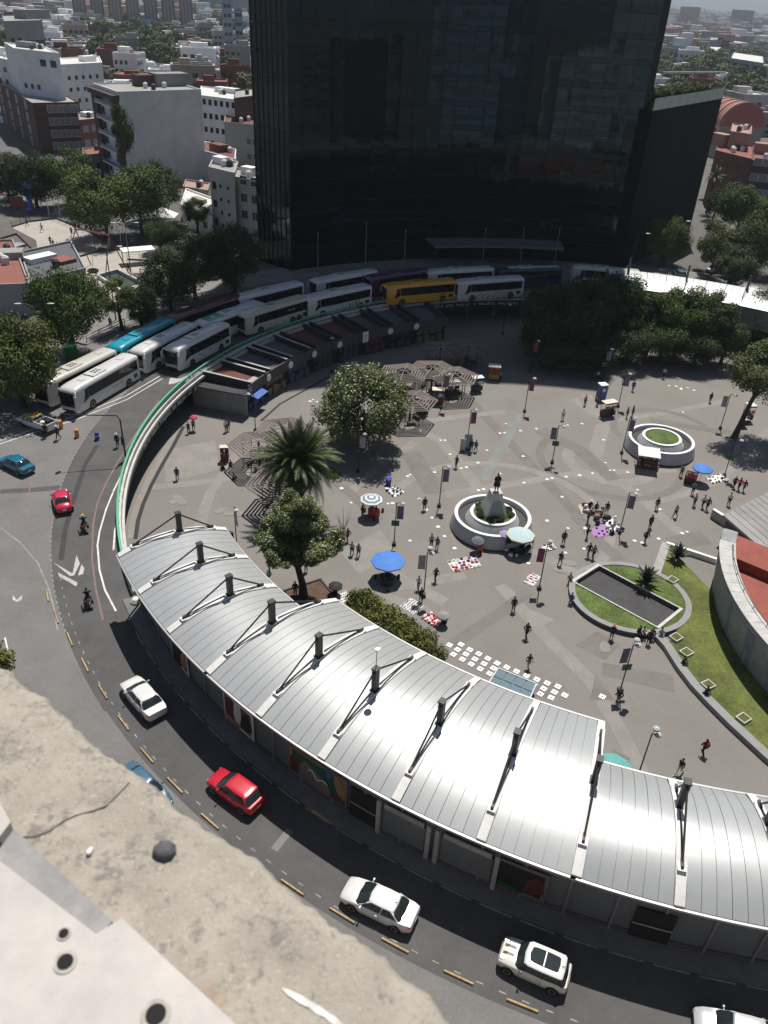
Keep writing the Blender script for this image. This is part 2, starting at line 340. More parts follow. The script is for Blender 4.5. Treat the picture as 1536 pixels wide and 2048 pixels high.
# ------------------------------------------------------------------ ring parapet with green rail and painted lettering
def parapet(a0, a1, label, lets):
    t = thing('road_parapet', label, 'parapet', (0, 0, 0))
    MB().ring(60.0, 60.45, 4.45, 4.80, a0, a1, 2, PC).build('kerb_wall', CONL, t)
    MB().ring(59.72, 59.98, 3.92, 4.30, a0, a1, 2, PC).build('ledge', CONL, t)
    MB().ring(59.86, 60.04, 3.05, 3.9, a0, a1, 2, PC).build('fascia_band', STEEL, t)
    MB().ring(60.16, 60.38, 5.28, 5.46, a0, a1, 2, PC).build('rail', GREENP, t)
    pm = MB(); pm.box((0, 0, .27), (.14, .1, .54)); pm = pm.mesh('post', GREENP)
    a = a0+.4
    while a < a1: p = PP(60.27, a, 4.79); link('post', pm, t, p, math.radians(a)); a += 1.85
    for s, am, size in lets:
        n = len(s); step = math.degrees(size*.56/59.9)
        for i, ch in enumerate(s):
            if ch == ' ': continue
            aa = am+(n/2-i)*step
            me = text_mesh(ch, size, .02)
            me.materials.clear(); me.materials.append(WHITE)
            o = link('letter', me, t, PP(59.84, aa, 3.42)); o.rotation_euler = (math.radians(90), 0, math.radians(aa-90))
    return t
pA = parapet(86, 164.5, 'curved road parapet with green rail above the row of shops and parked coaches', [('Cada día una mujer o muchas mujeres ganan una batalla por', 101.5, .95)])
pB = parapet(164.5, 209, 'curved parapet with pale green rail beside the empty ring road left of the shops', [('Tu si nunca llegues un mujer el amor', 171.8, .95)])
# green mesh panel at the parapet foot
MB().ring(60.3, 60.36, 4.82, 5.28, 166, 208, 2, PC).build('infill_panel', M('green_mesh', (.16, .42, .27), .6, noise=(2, .1)), pB)
mb = MB(); mb.lathe([(.34, 0), (.34, 3.05)], 12); colm = mb.mesh('bridge_column', COND)
for a in (66, 72, 78, 84, 90, 96, 101, 106, 165, 170, 175, 180, 186, 192, 198):
    o = link('bridge_column', colm, None, PO(61.4, a, 0.0)); tag(o, 'round dark concrete column under the ring road deck', 'column', 'columns under the ring road')

# ------------------------------------------------------------------ dark glass tower, concave front
TR, TA0, TA1, FH, NF = 84.0, 80.4, 126.5, 4.0, 28
tower = thing('glass_tower', 'tall black glass office tower with concave front behind the parked coaches', 'tower', PO(TR, 103, 4.4))
tl = Vector(tower.location)
def T_(p): return Vector(p)-tl
NCOL = 25
da = (TA1-TA0)/NCOL
body = MB(); _l, _r = PO(TR+9.3, TA1+1.15), PO(TR+9.3, TA0-1.15)
body.prism([PO(TR+.25, TA0+(TA1-TA0)*i/30).to_2d() for i in range(31)]+[(_l.x+.35, _l.y-.1), (-23.5, 178), (46, 190), (_r.x-.35, _r.y-.1)], 4.4, 4.4+NF*FH)
bo = body.build('core', SHADE, tower, -tl)
rest = MB()
def pane(a0, a1, z0, z1, r=TR, tilt=0, yaw=0, mat=0, out=None):
    p = [PO(r+yaw, a0, z0), PO(r-yaw, a1, z0), PO(r-yaw+tilt, a1, z1), PO(r+yaw+tilt, a0, z1)]
    m = out or MB(); m.m = mat; n = Vector((CX, CY, 0)); q = []
    for x in p: d = (Vector((x.x, x.y, 0))-n).normalized()*.1; q.append(x+d)
    m.loft([p, q]); return m
for f in range(NF):
    z = 4.4+f*FH
    for c in range(NCOL):
        a0 = TA0+c*da+.016; a1 = TA0+(c+1)*da-.016
        ti, ya = rnd.gauss(0, .009), rnd.gauss(0, .007)
        if f < 12: pane(a0, a1, z+.95, z+FH-.05, TR, ti, ya).build('window_pane', TWG, tower, -tl)
        else: pane(a0, a1, z+.95, z+FH-.05, TR, ti, ya, 0, rest)
sp = MB()
for f in range(NF):
    z = 4.4+f*FH
    for c in range(NCOL):
        pane(TA0+c*da+.016, TA0+(c+1)*da-.016, z+.05, z+.9, TR-.01, rnd.gauss(0, .002), rnd.gauss(0, .003), 0, sp)
tag(rest.build('upper_window', TWG, tower, -tl), kind='stuff'); tag(sp.build('spandrel_panel', TWS, tower, -tl), kind='stuff')
for f in range(NF+1):
    z = 4.4+f*FH
    MB().ring(TR-.05, TR+.1, z-.03, z+.02, TA0, TA1, 2).build('floor_line', TWF, tower, -tl)
fin = MB()
for s, (ac, dirs) in enumerate(((TA1, 1), (TA0, -1))):
    # chamfered flanks with vertical fins
    p0 = PO(TR, ac); p1 = PO(TR+9.3, ac+dirs*1.15); ax = (p1-p0); n = 7
    mm = MB()
    for f in range(NF):
        for i in range(n):
            q0 = p0+ax*(i/n+.006); q1 = p0+ax*((i+1)/n-.006); z = 4.4+f*FH; j = rnd.gauss(0, .008)
            nn = Vector((ax.y, -ax.x, 0)).normalized()*(-1 if dirs > 0 else 1)*.1
            mm.loft([[Vector((q0.x, q0.y, z+.05))+nn*j, Vector((q1.x, q1.y, z+.05)), Vector((q1.x, q1.y, z+FH-.05))+nn*j*2, Vector((q0.x, q0.y, z+FH-.05))],
                     [Vector((q0.x, q0.y, z+.05))-nn, Vector((q1.x, q1.y, z+.05))-nn, Vector((q1.x, q1.y, z+FH-.05))-nn, Vector((q0.x, q0.y, z+FH-.05))-nn]])
    tag(mm.build('flank_window', TWG, tower, -tl), kind='stuff')
    for i in range(n+1):
        q = p0+ax*(i/n); MB().box((q.x, q.y, 4.4+NF*FH/2), (.22, .22, NF*FH), math.radians(ac)).build('fin', TWF, tower, -tl)
# entrance canopy
MB().ring(TR-6, TR-.2, 8.3, 8.7, 88, 107, 2).build('entrance_canopy', M('canopy_grey', (.14, .145, .15), .5), tower, -tl)
# lower wing on the right
wing = thing('office_wing', 'dark grey blank side wing with rooftop garden right of the black tower', 'building', (60, 180, 4.4))
wl = Vector((60, 180, 4.4))
wp = [Vector((45.2, 163.5)), Vector((67.8, 194.0)), Vector((52, 212)), Vector((28, 186))]
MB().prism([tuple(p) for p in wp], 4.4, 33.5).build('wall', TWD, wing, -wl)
d = (wp[1]-wp[0]); L = d.length; d.normalize(); nrm = Vector((d.y, -d.x))
for i in range(23):
    a = wp[0]+d*(L*i/22); MB().box((a.x+nrm.x*.03, a.y+nrm.y*.03, 18.9), (.04, .05, 29), math.atan2(d.y, d.x)).build('facade_joint', TWD, wing, -wl)
a, b = wp[0], wp[1]
for i in range(9):
    q0 = a+d*(L*i/9+.06); q1 = a+d*(L*(i+1)/9-.06)
    MB().bar((q0.x, q0.y, 34.5), (q1.x, q1.y, 34.5), .06, 2.0).build('balustrade_panel', M('pale_green_glass', (.30, .36, .31), .15, 0, .5, noise=(.8, .15)), wing, -wl)
MB().bar((wp[1].x, wp[1].y, 33.5), (wp[1].x, wp[1].y, 39), .2, .2).build('pergola_post', CONL, wing, -wl)
MB().bar((wp[0].x+2, wp[0].y+6, 39.3), (wp[1].x-.5, wp[1].y+.5, 38.4), .35, .3).build('pergola_beam', CONL, wing, -wl)
# ------------------------------------------------------------------ bus station with silver vaulted roofs
def ANG(u, v, z): p = G(u, v, z); return math.degrees(math.atan2(p.y-CY, p.x-CX)) % 360
st = thing('bus_station', 'long curved bus station with silver vaulted roof sections and black masts', 'station', PO(54, 238, 4.5))
sL = -Vector(st.location)
RIB0, RIBD = 226.3, 5.17
def rib(k): return RIB0+RIBD*(k-4)
RO, ZO = 60.15, 9.95
def prof(ri, h, n=16, off=0.0, t0=0.0, t1=1.0):
    out = []
    for i in range(n+1):
        t = t0+(t1-t0)*i/n; r = RO+(ri-RO)*t
        out.append((r, ZO-.1*t+h*4*t*(1-t)+off))
    return out
def vault(pr, a0, a1, th, seg=1):
    mb = MB(); rings = []
    for s in range(seg+1):
        a = a0+(a1-a0)*s/seg
        rings.append([PO(r, a, z) for r, z in pr]+[PO(r, a, z-th) for r, z in reversed(pr)])
    return mb.loft(rings)
secs = [(1, 4, 50.9, 1.0), (4, 9, 48.2, 1.35), (9, 13, 51.6, 1.3)]
NP = 6
for k0, k1, ri, h in secs:
    core = vault(prof(ri+.1, h, 14, -.09), rib(k0)-.1, rib(k1)+.1, .1, (k1-k0)*3); core.build("roof_deck", GREYM, st, sL)
    g = .015
    for k in range(k0, k1):
        a0, a1 = rib(k)+.30, rib(k+1)-.30
        if k == 1: a0 = rib(k)+.15
        for i in range(NP):
            b0 = a0+(a1-a0)*i/NP+g; b1 = a0+(a1-a0)*(i+1)/NP-g
            vault(prof(ri, h, 16, rnd.uniform(-.004, .004)), b0, b1, .05).build('roof_panel', ROOFM, st, sL, smooth=True)
    for k in range(k0, k1+1):
        if k == 4 and k0 == 1 or k == 9 and k0 == 4 and False: continue
        if k == 9 and k0 == 9: continue
        r_ = MB(); pr = prof(ri-.05, h, 18, .10); rings = []
        for i, (r, z) in enumerate(pr):
            w = .30 if .12 < i/18 < .9 else .27
            rings.append([PO(r, rib(k)-w, z), PO(r, rib(k)+w, z), PO(r, rib(k)+w, z-.16), PO(r, rib(k)-w, z-.16)])
        r_.loft(rings); ro = r_.build('roof_rib', RIBW, st, sL)
    # front edge gutter and trim
    MB().ring(RO+.02, RO+.16, ZO-.20, ZO-.04, rib(k0)-.3, rib(k1), 1).build('gutter', GREYM, st, sL)
    MB().ring(RO-.35, RO+.0, ZO-.42, ZO-.22, rib(k0)-.3, rib(k1), 1).build('eave_beam', BLACK, st, sL)
    MB().ring(ri-.1, ri+.03, ZO-.30, ZO-.05, rib(k0)-.3, rib(k1), 1).build('inner_gutter', GREYM, st, sL)
    MB().ring(ri+.5, ri+.75, 0, ZO-.2, rib(k0)+.2, rib(k1), 1).build('plaza_wall', WALLG, st, sL)
def roofz(r, ri, h):
    t = (RO-r)/(RO-ri); return ZO-.1*t+h*4*t*(1-t)
for k in range(1, 13):
    ri, h = (50.9, 1.0) if k < 4 else ((48.2, 1.35) if k < 10 else (51.6, 1.3))
    a = rib(k); rm = 54.9 if k < 4 else 54.5; zb = roofz(rm, ri, h)
    zt = 12.75 if k < 4 else 13.25
    m = MB(); p = PO(rm, a); m.box((0, 0, (zb+zt)/2-.05), (.42, .34, zt-zb+.1)); m.box((0, 0, zt+.0), (.5, .42, .12)); m.box((0, 0, zb+.12), (.6, .5, .1))
    mo = m.build('mast', STEEL, st, (p.x+sL.x, p.y+sL.y, sL.z), math.radians(a))
    ro_, ri_ = (58.7, 52.2) if k < 4 else ((58.3, 50.1) if k < 10 else (58.3, 53.0))
    for rr in (ro_, ri_):
        zf = roofz(rr, ri, h)+.12; s = MB(); q = rr-rm
        s.tube([(q, 0, zf+.16), (0, 0, zt-.12)], .065, 6); s.tube([(q, 0, zf+.16), (q*.55, 0, roofz(rm+q*.55, ri, h)+.14), (q*.12, 0, zb+.2)], .045, 5)
        s.box((q*.985, 0, zf+.1), (.55, .16, .26)); s.build('strut', STEEL, mo)
        f = MB(); f.box((q, 0, zf+.02), (.75, .5, .03)); f.build('foot_plate', RIBW, mo)
# loudspeaker mast on the roof
m = MB(); p = PO(54.5, rib(6)); m.tube([(0, 0, 13.2), (0, 0, 15.0)], .03, 6); m.lathe([(.02, 15.0), (.26, 15.02), (.26, 15.08), (.03, 15.12)], 14)
m.build('roof_antenna', GREYM, st, (p.x+sL.x, p.y+sL.y, sL.z))
# body of the station
MB().ring(50.6, 58.8, .02, 4.52, rib(1)+.4, rib(13), 1).build('base', COND, st, sL)
MB().ring(58.7, 58.95, 4.52, 9.75, rib(1)+.3, rib(13), 1).build('wall', WALLG, st, sL)
MB().ring(58.96, 59.05, 4.52, 4.95, rib(1)+.3, rib(13), 1).build('plinth', COND, st, sL)
MB().ring(58.97, 60.28, 4.30, 4.60, rib(1)-1, rib(13), 1).build('kerb_walk', M('kerb_stone', (.15, .15, .15), .85, noise=(1, .2)), st, sL)
e = MB(); a = rib(1)+.35; e.prism([PO(50.4, a-.2).to_2d(), PO(58.9, a-.2).to_2d(), PO(58.9, a+.2).to_2d(), PO(50.4, a+.2).to_2d()], 0.02, 9.7); e.build('end_wall', STEEL, st, sL)
e = MB(); e.lathe([(.45, 0), (.5, .25), (.3, .5)], 12); p = PO(59.3, rib(1)-.2, 4.5); e.build('bollard', CONL, st, p+sL)
for k in range(1, 13):
    for q in (0, .5):
        a = rib(k)+q*RIBD; MB().box((0, 0, 0), (.12, .16, 5.2)).build('wall_post', GREYM, st, PO(59.0, a, 7.1)+sL, math.radians(a))
def wallpanel(name, a0, a1, z0, z1, mat, r=59.06, th=.05): return MB().ring(r, r+th, z0, z1, a0, a1, .6).build(name, mat, st, sL)
GREENB = M('poster_green', (.015, .09, .04), .5, noise=(1.5, .2)); ORNG = M('poster_orange', (.27, .15, .07), .6); MAROON = M('poster_maroon', (.10, .025, .035), .6)
PINK = M('poster_pink', (.16, .125, .115), .6); BLUEP = M('poster_blue', (.06, .09, .28), .6)
a0, a1 = ANG(577, 1510, 6.6), ANG(690, 1590, 6.6)
pn = wallpanel('advert_board', a0, a1, 4.95, 7.7, PINK)
def on_board(shape, mat, r):
    mb = MB(); mb.loft([[PO(r, a0+(a1-a0)*x, 4.95+2.75*y) for x, y in shape], [PO(r+.012, a0+(a1-a0)*x, 4.95+2.75*y) for x, y in shape]]); mb.build('poster_shape', mat, st, sL)
on_board([(.05, .12), (.86, .12), (.9, .5), (.86, .93), (.3, .88), (.07, .9)], GREENB, 59.115)
on_board([(.02, .1), (.16, .1), (.2, .55), (.1, .7), (.02, .6)], MAROON, 59.130)
on_board([(.78, .95), (.86, .95), (.97, .6), (.96, .25), (.86, .3), (.8, .6)], ORNG, 59.130)
on_board([(.72, .05), (.97, .05), (.97, .2), (.86, .27), (.74, .2)], MAROON, 59.145)
on_board([(.0, .65), (.045, .65), (.06, .98), (.01, .98)], ORNG, 59.135)
on_board([(.66, .72), (.75, .72), (.76, .95), (.66, .95)], BLUEP, 59.135)
sq = MB(); sq.tube([PO(59.13, a0+(a1-a0)*(.34+.34*t), 6.3+.32*math.sin(t*9.5)*(1-t*.7)-.25*t) for t in [i/26 for i in range(27)]], .03, 4); sq.build('white_signature', WHITE, st, sL)
SHUT = M('roller_shutter', (.19, .20, .21), .5, .2, noise=(1, .1))
for u0, v0, u1, v1 in ((764, 1640, 847, 1685), (885, 1690, 985, 1735)):
    b0, b1 = ANG(u0, v0, 6), ANG(u1, v1, 6)
    for i in range(24): MB().ring(59.07, 59.10+.02*(i % 2), 4.95+i*.095, 5.045+i*.095, b0, b1, .8).build('shutter_slat', SHUT, st, sL)
    wallpanel('shop_sign', b0+.1, b1-.1, 7.3, 7.72, CONC, 59.1, .1)
    for b in (b0-.25, b1+.25): MB().box((0, 0, 0), (.3, .28, 3.3)).build('pilaster', CONC, st, PO(59.15, b, 6.2)+sL, math.radians(b))
for (u0, v0, u1, v1, mats) in ((988, 1745, 1092, 1795, (PINK, SHADE, MAROON, GREENB)), (342, 1290, 374, 1330, (CONL, SHADE, ORNG, BLACK)), (457, 1400, 505, 1460, (CONL, MAROON, SHADE, ORNG))):
    a0, a1 = ANG(u0, v0, 6.3), ANG(u1, v1, 6.3)
    wallpanel('advert_board', a0, a1, 4.95, 7.65, mats[0])
    on_board([(.04, .15), (.9, .1), (.92, .88), (.05, .9)], mats[1], 59.115)
    on_board([(.55, .2), (.75, .15), (.95, .3), (.93, .6), (.8, .8), (.62, .6)], mats[2], 59.130)
    on_board([(.04, .05), (.5, .03), (.62, .14), (.4, .2), (.05, .22)], mats[3], 59.135)
for u0, v0, u1, v1 in ((1265, 1835, 1345, 1870), (700, 1600, 750, 1635)):
    b0, b1 = ANG(u0, v0, 6), ANG(u1, v1, 6); wallpanel('service_door', b0, b1, 4.6, 7.4, SHADE, 59.06, .04)
    MB().tube([PO(59.15, b0+(b1-b0)*i/6, 6.0) for i in range(7)], .04, 5).build('guard_rail', GREYM, st, sL)

# ------------------------------------------------------------------ row of shops under the parapet
sh = thing('shop_row', 'curved row of small shops with red and grey sloping roofs between dark fins', 'shops', PO(55, 138, 0))
hL = -Vector(sh.location)
ROOFR = M('shop_roof_red', (.135, .040, .035), .85, noise=(1.2, .2)); ROOFG = M('shop_roof_grey', (.095, .10, .11), .85, noise=(1.2, .2))
FINM = M('shop_fin', (.032, .034, .038), .7, noise=(2, .2)); FINLIT = M('fin_cap_sunlit', (.38, .37, .35), .7)
FASC = M('shop_fascia', (.07, .068, .066), .6, noise=(2, .2))
bays = [(161.3, 157.0, ROOFR), (155.6, 150.9, ROOFG), (149.5, 144.8, ROOFG), (143.4, 138.6, ROOFR), (137.2, 132.6, ROOFR), (131.2, 127.0, ROOFG), (125.6, 121.3, ROOFG), (119.9, 114.6, ROOFG)]
SHOPC = [(.04, .09, .24), (.20, .165, .12), (.10, .11, .16), (.05, .05, .055), (.05, .05, .05), (.13, .03, .09), (.05, .05, .055), (.17, .15, .05)]
for i, (a0, a1, mt) in enumerate(bays):
    mb = MB(); mb.loft([[PO(59.5, a, 3.95), PO(52.0, a, 3.55), PO(52.0, a, 3.4), PO(59.5, a, 3.8)] for a in (a0, (a0+a1)/2, a1)]); mb.build('shop_roof', mt, sh, hL)
    mb = MB(); mb.loft([[PO(53.4, a, 3.72), PO(52.0, a, 3.66), PO(52.0, a, 3.56), PO(53.4, a, 3.56)] for a in (a0, a1)]); mb.build('eave_tray', CONC if i == 0 else FASC, sh, hL)
    for a in (a0, a1):
        mb = MB(); w = .17
        mb.loft([[PO(r, a-w, z0), PO(r, a+w, z0), PO(r, a+w, z1), PO(r, a-w, z1)] for r, z0, z1 in ((59.6, 3.7, 4.75), (51.8, 3.2, 4.5))]); fo = mb.build('roof_fin', FINM, sh, hL)
        mb = MB(); mb.loft([[PO(r, a-w-.02, z), PO(r, a+w+.02, z), PO(r, a+w+.02, z+.05), PO(r, a-w-.02, z+.05)] for r, z in ((59.6, 4.753), (51.75, 4.503))]); mb.build('fin_cap', FINLIT if i < 3 else FINM, sh, hL)  # sunlight painted in: caps of the first bays pale, shaded ones dark
    MB().ring(51.72, 51.9, 2.75, 4.22, a1-.7, a0+.7, 1).build('fascia', FASC, sh, hL)
    MB().ring(52.6, 52.75, 0.02, 2.8, a1-.7, a0+.7, 1).build('shop_front', SHADE, sh, hL)
    c = SHOPC[i]; sm = M('shop_goods_%d' % i, c, .7, noise=(3, .35))
    n = 4
    for j in range(n):
        b0 = a0+(a1-a0)*(j+.08)/n; b1 = a0+(a1-a0)*(j+.92)/n
        if i in (3, 4) and j: MB().ring(52.45, 52.58, .1, 2.6, b1, b0, 1).build('shutter', FASC, sh, hL); continue
        MB().ring(52.2-.2*(j % 2), 52.58, .05, 1.0+.25*((i+j) % 3), b1, b0, 1).build('counter', sm, sh, hL)
        MB().ring(52.5, 52.59, 1.5, 2.5, b1, b0, 1).build('display', sm, sh, hL)
    if i < 7:
        g = (a1+bays[i+1][0])/2
        m = MB(); m.lathe([(0.02, -.03), (.52, -.03), (.52, .03), (.02, .03)], 18)
        if i == 4:
            m = MB(); m.box((0, 0, 0), (1.15, 1.75, .06))
        o = m.build('round_sign' if i != 4 else 'square_sign', WHITE, sh, PO(51.55, g, 3.45)+hL); o.rotation_euler = (math.radians(90), 0, math.radians(g+90))
        MB().ring(51.9, 59.5, 2.6, 3.6, g-.9, g+.9, 2).build('roof_valley', FINM, sh, hL)
MB().ring(53, 60, .02, 3.35, 114, 162.1, 2).build('body', COND, sh, hL)
mb = MB(); mb.loft([[PO(r, 162.3, 0.02), PO(r, 163.0, 0.02), PO(r, 163.0, 3.3), PO(r, 162.3, 3.3)] for r in (51.9, 60)]); mb.build('end_wall', M('render_grey', (.26, .26, .25), .85, noise=(.8, .2)), sh, hL)
mb = MB(); mb.loft([[PO(r, 161.4, 3.32), PO(r, 163.6, 3.32), PO(r, 163.6, 3.46), PO(r, 161.4, 3.46)] for r in (51.5, 60)]); mb.build('end_canopy', FINM, sh, hL)
for z in (3.7, 3.95): mb = MB(); mb.tube([PO(59.8, 163.5, z), PO(53, 163.6, z), PO(51.6, 162.6, z), PO(51.5, 161.6, z)], .035, 5); mb.build('end_rail', GREYM, sh, hL)
o = lettering('T', .9, BLUEP, sh, PO(51.49, (bays[4][1]+bays[5][0])/2, 3.45)+hL, (math.radians(90), 0, math.radians((bays[4][1]+bays[5][0])/2-90)))
mb = MB(); mb.loft([[PO(52.0, a, 2.7), PO(50.6, a, 2.35), PO(50.6, a, 2.28), PO(52.0, a, 2.6)] for a in (161.6, 158.4)]); mb.build('blue_awning', M('blue_cloth', (.05, .13, .42), .7), sh, hL)

# second station roof beyond the trees on the right, in full sun
s2 = thing('far_bus_station', 'white roofed bus station half hidden by trees at the right of the ring', 'station', PO(63, 70, 4.5)); f2 = -Vector(s2.location)
for i in range(14):
    a = 82.5-i*3.1
    for j in range(3):
        b1 = a-j*1.02; b0 = b1-.98
        mb = MB(); pr = [(67.6+(57.2-67.6)*t/8, 8.1+1.3*4*(t/8)*(1-t/8)) for t in range(9)]
        mb.loft([[PO(r, b, z) for r, z in pr]+[PO(r, b, z-.08) for r, z in reversed(pr)] for b in (b0, b1)]); mb.build('roof_panel', M('white_roof_sheet', (.66, .66, .645), .5, .1, noise=(.5, .06)), s2, f2, smooth=True)
    if i % 3 == 1:
        mb = MB(); mb.box((0, 0, 10.6), (.4, .35, 2.6)); mb.tube([(-4, 0, 9.0), (0, 0, 11.8)], .06, 5); mb.tube([(4, 0, 9.0), (0, 0, 11.8)], .06, 5); mb.build('mast', STEEL, s2, PO(62.4, a+.05)+f2, math.radians(a))
MB().ring(57.6, 57.8, 4.5, 8.0, 40, 82.4, 2).build('wall', WALLG, s2, f2)
MB().ring(67.0, 67.2, 4.52, 8.0, 40, 82.4, 2).build('road_wall', WALLG, s2, f2)
# ------------------------------------------------------------------ vehicles (local +Y is forward)
def paint(n, c, rough=.28, metal=0.0, coat=.6): return M('paint_'+n, c, rough, metal, .5, coat=coat, noise=(.8, .04))
TYRE = M('tyre', (.016, .016, .016), .85); RIMM = M('wheel_rim', (.42, .42, .43), .35, .8); LAMPW = M('headlamp', (.45, .46, .47), .12, .2); LAMPR = M('tail_lamp', (.36, .02, .015), .2)
TRIM = M('black_trim', (.018, .018, .019), .45); PLATE = M('number_plate', (.62, .62, .6), .5); CARGL = M('car_glass', (.018, .024, .026), .05, 0, .7)
CHROME = M('chrome', (.6, .6, .6), .15, .9)
def wheel_meshes(r, w, key):
    t = MB(); n = 18
    for prof in (((r*.66, -w/2), (r*.95, -w/2), (r, -w*.3), (r, w*.3), (r*.95, w/2), (r*.66, w/2)),):
        t.loft([[(x, rr*math.cos(2*math.pi*j/n), rr*math.sin(2*math.pi*j/n)) for j in range(n)] for rr, x in prof], cap=True)
    m = MB(); m.loft([[(x, rr*math.cos(2*math.pi*j/n), rr*math.sin(2*math.pi*j/n)) for j in range(n)] for rr, x in ((r*.66, -w*.42), (r*.64, -w/2-.012), (.05, -w*.40))])
    m.loft([[(x, rr*math.cos(2*math.pi*j/n), rr*math.sin(2*math.pi*j/n)) for j in range(n)] for rr, x in ((r*.66, w*.42), (r*.64, w/2+.012), (.05, w*.40))])
    return t.mesh('tyre', TYRE, True), m.mesh('rim', RIMM, True)
_wh = {k: wheel_meshes(*v) for k, v in {'car': (.33, .23, ''), 'bus': (.52, .32, ''), 'bike': (.31, .13, '')}.items()}
def wheel(t, x, y, kind, r):
    w = link('wheel', _wh[kind][0], t, (x, y, r)); link('rim', _wh[kind][1], w); return w
def bring(y, hw, z0, zb, cr):
    h = [(-hw*.86, z0), (-hw*.985, z0+.13), (-hw, (z0+zb)/2+.05), (-hw*.97, zb-.07), (-hw*.90, zb), (-hw*.5, zb+cr*.8), (0, zb+cr)]
    return [(x, y, z) for x, z in h]+[(-x, y, z) for x, z in reversed(h[:-1])]
SPECS = {
 'sedan': dict(st=[(-2.32, .70, .42, .80, .01), (-2.26, .76, .30, .93, .02), (-1.95, .86, .22, .98, .03), (-1.35, .90, .2, .98, .03), (-.4, .905, .19, .95, .03), (.6, .905, .19, .93, .03), (1.2, .895, .2, .91, .05), (1.8, .86, .22, .82, .07), (2.18, .79, .27, .70, .05), (2.3, .66, .36, .58, .03)],
     gb=(-1.72, 1.24, .80, .95), gr=(-1.08, .40, .60, 1.44), wy=(1.38, -1.36), wx=.80),
 'hatch': dict(st=[(-2.08, .64, .42, .86, .01), (-2.0, .78, .30, .98, .02), (-1.6, .88, .22, 1.0, .03), (-.8, .90, .2, .97, .03), (.5, .90, .19, .94, .03), (1.05, .89, .2, .91, .05), (1.6, .86, .22, .84, .07), (1.98, .78, .27, .72, .05), (2.1, .64, .36, .58, .03)],
     gb=(-1.92, 1.12, .80, .95), gr=(-1.42, .32, .60, 1.47), wy=(1.28, -1.28), wx=.80),
 'mini': dict(st=[(-1.98, .66, .42, .86, .01), (-1.9, .80, .30, .96, .02), (-1.5, .89, .22, .98, .03), (-.6, .90, .2, .97, .03), (.5, .90, .2, .95, .03), (1.0, .89, .22, .95, .06), (1.5, .86, .24, .92, .08), (1.85, .78, .28, .82, .05), (1.95, .58, .36, .64, .03)],
     gb=(-1.84, .98, .82, .97), gr=(-1.56, .46, .70, 1.50), wy=(1.28, -1.26), wx=.80),
 'beetle': dict(st=[(-2.05, .48, .42, .66, .05), (-1.92, .66, .30, .80, .10), (-1.5, .80, .22, .96, .14), (-.8, .88, .2, 1.0, .06), (.2, .88, .2, .98, .04), (1.0, .84, .22, .94, .12), (1.55, .74, .26, .82, .14), (1.9, .60, .32, .66, .08), (2.03, .42, .38, .54, .04)],
     gb=(-1.45, 1.05, .76, 1.0), gr=(-.78, .26, .56, 1.50), wy=(1.28, -1.24), wx=.76),
}
def rrect(y0, y1, hw, z, c=.16, bow=.08):
    return [(-hw+.02, y0+c*.6, z), (-hw*.84, y0, z), (0, y0-bow*.5, z), (hw*.84, y0, z), (hw-.02, y0+c*.6, z), (hw, (y0+y1)/2, z), (hw-.02, y1-c, z), (hw*.84, y1, z), (0, y1+bow, z), (-hw*.84, y1, z), (-hw+.02, y1-c, z), (-hw, (y0+y1)/2, z)]
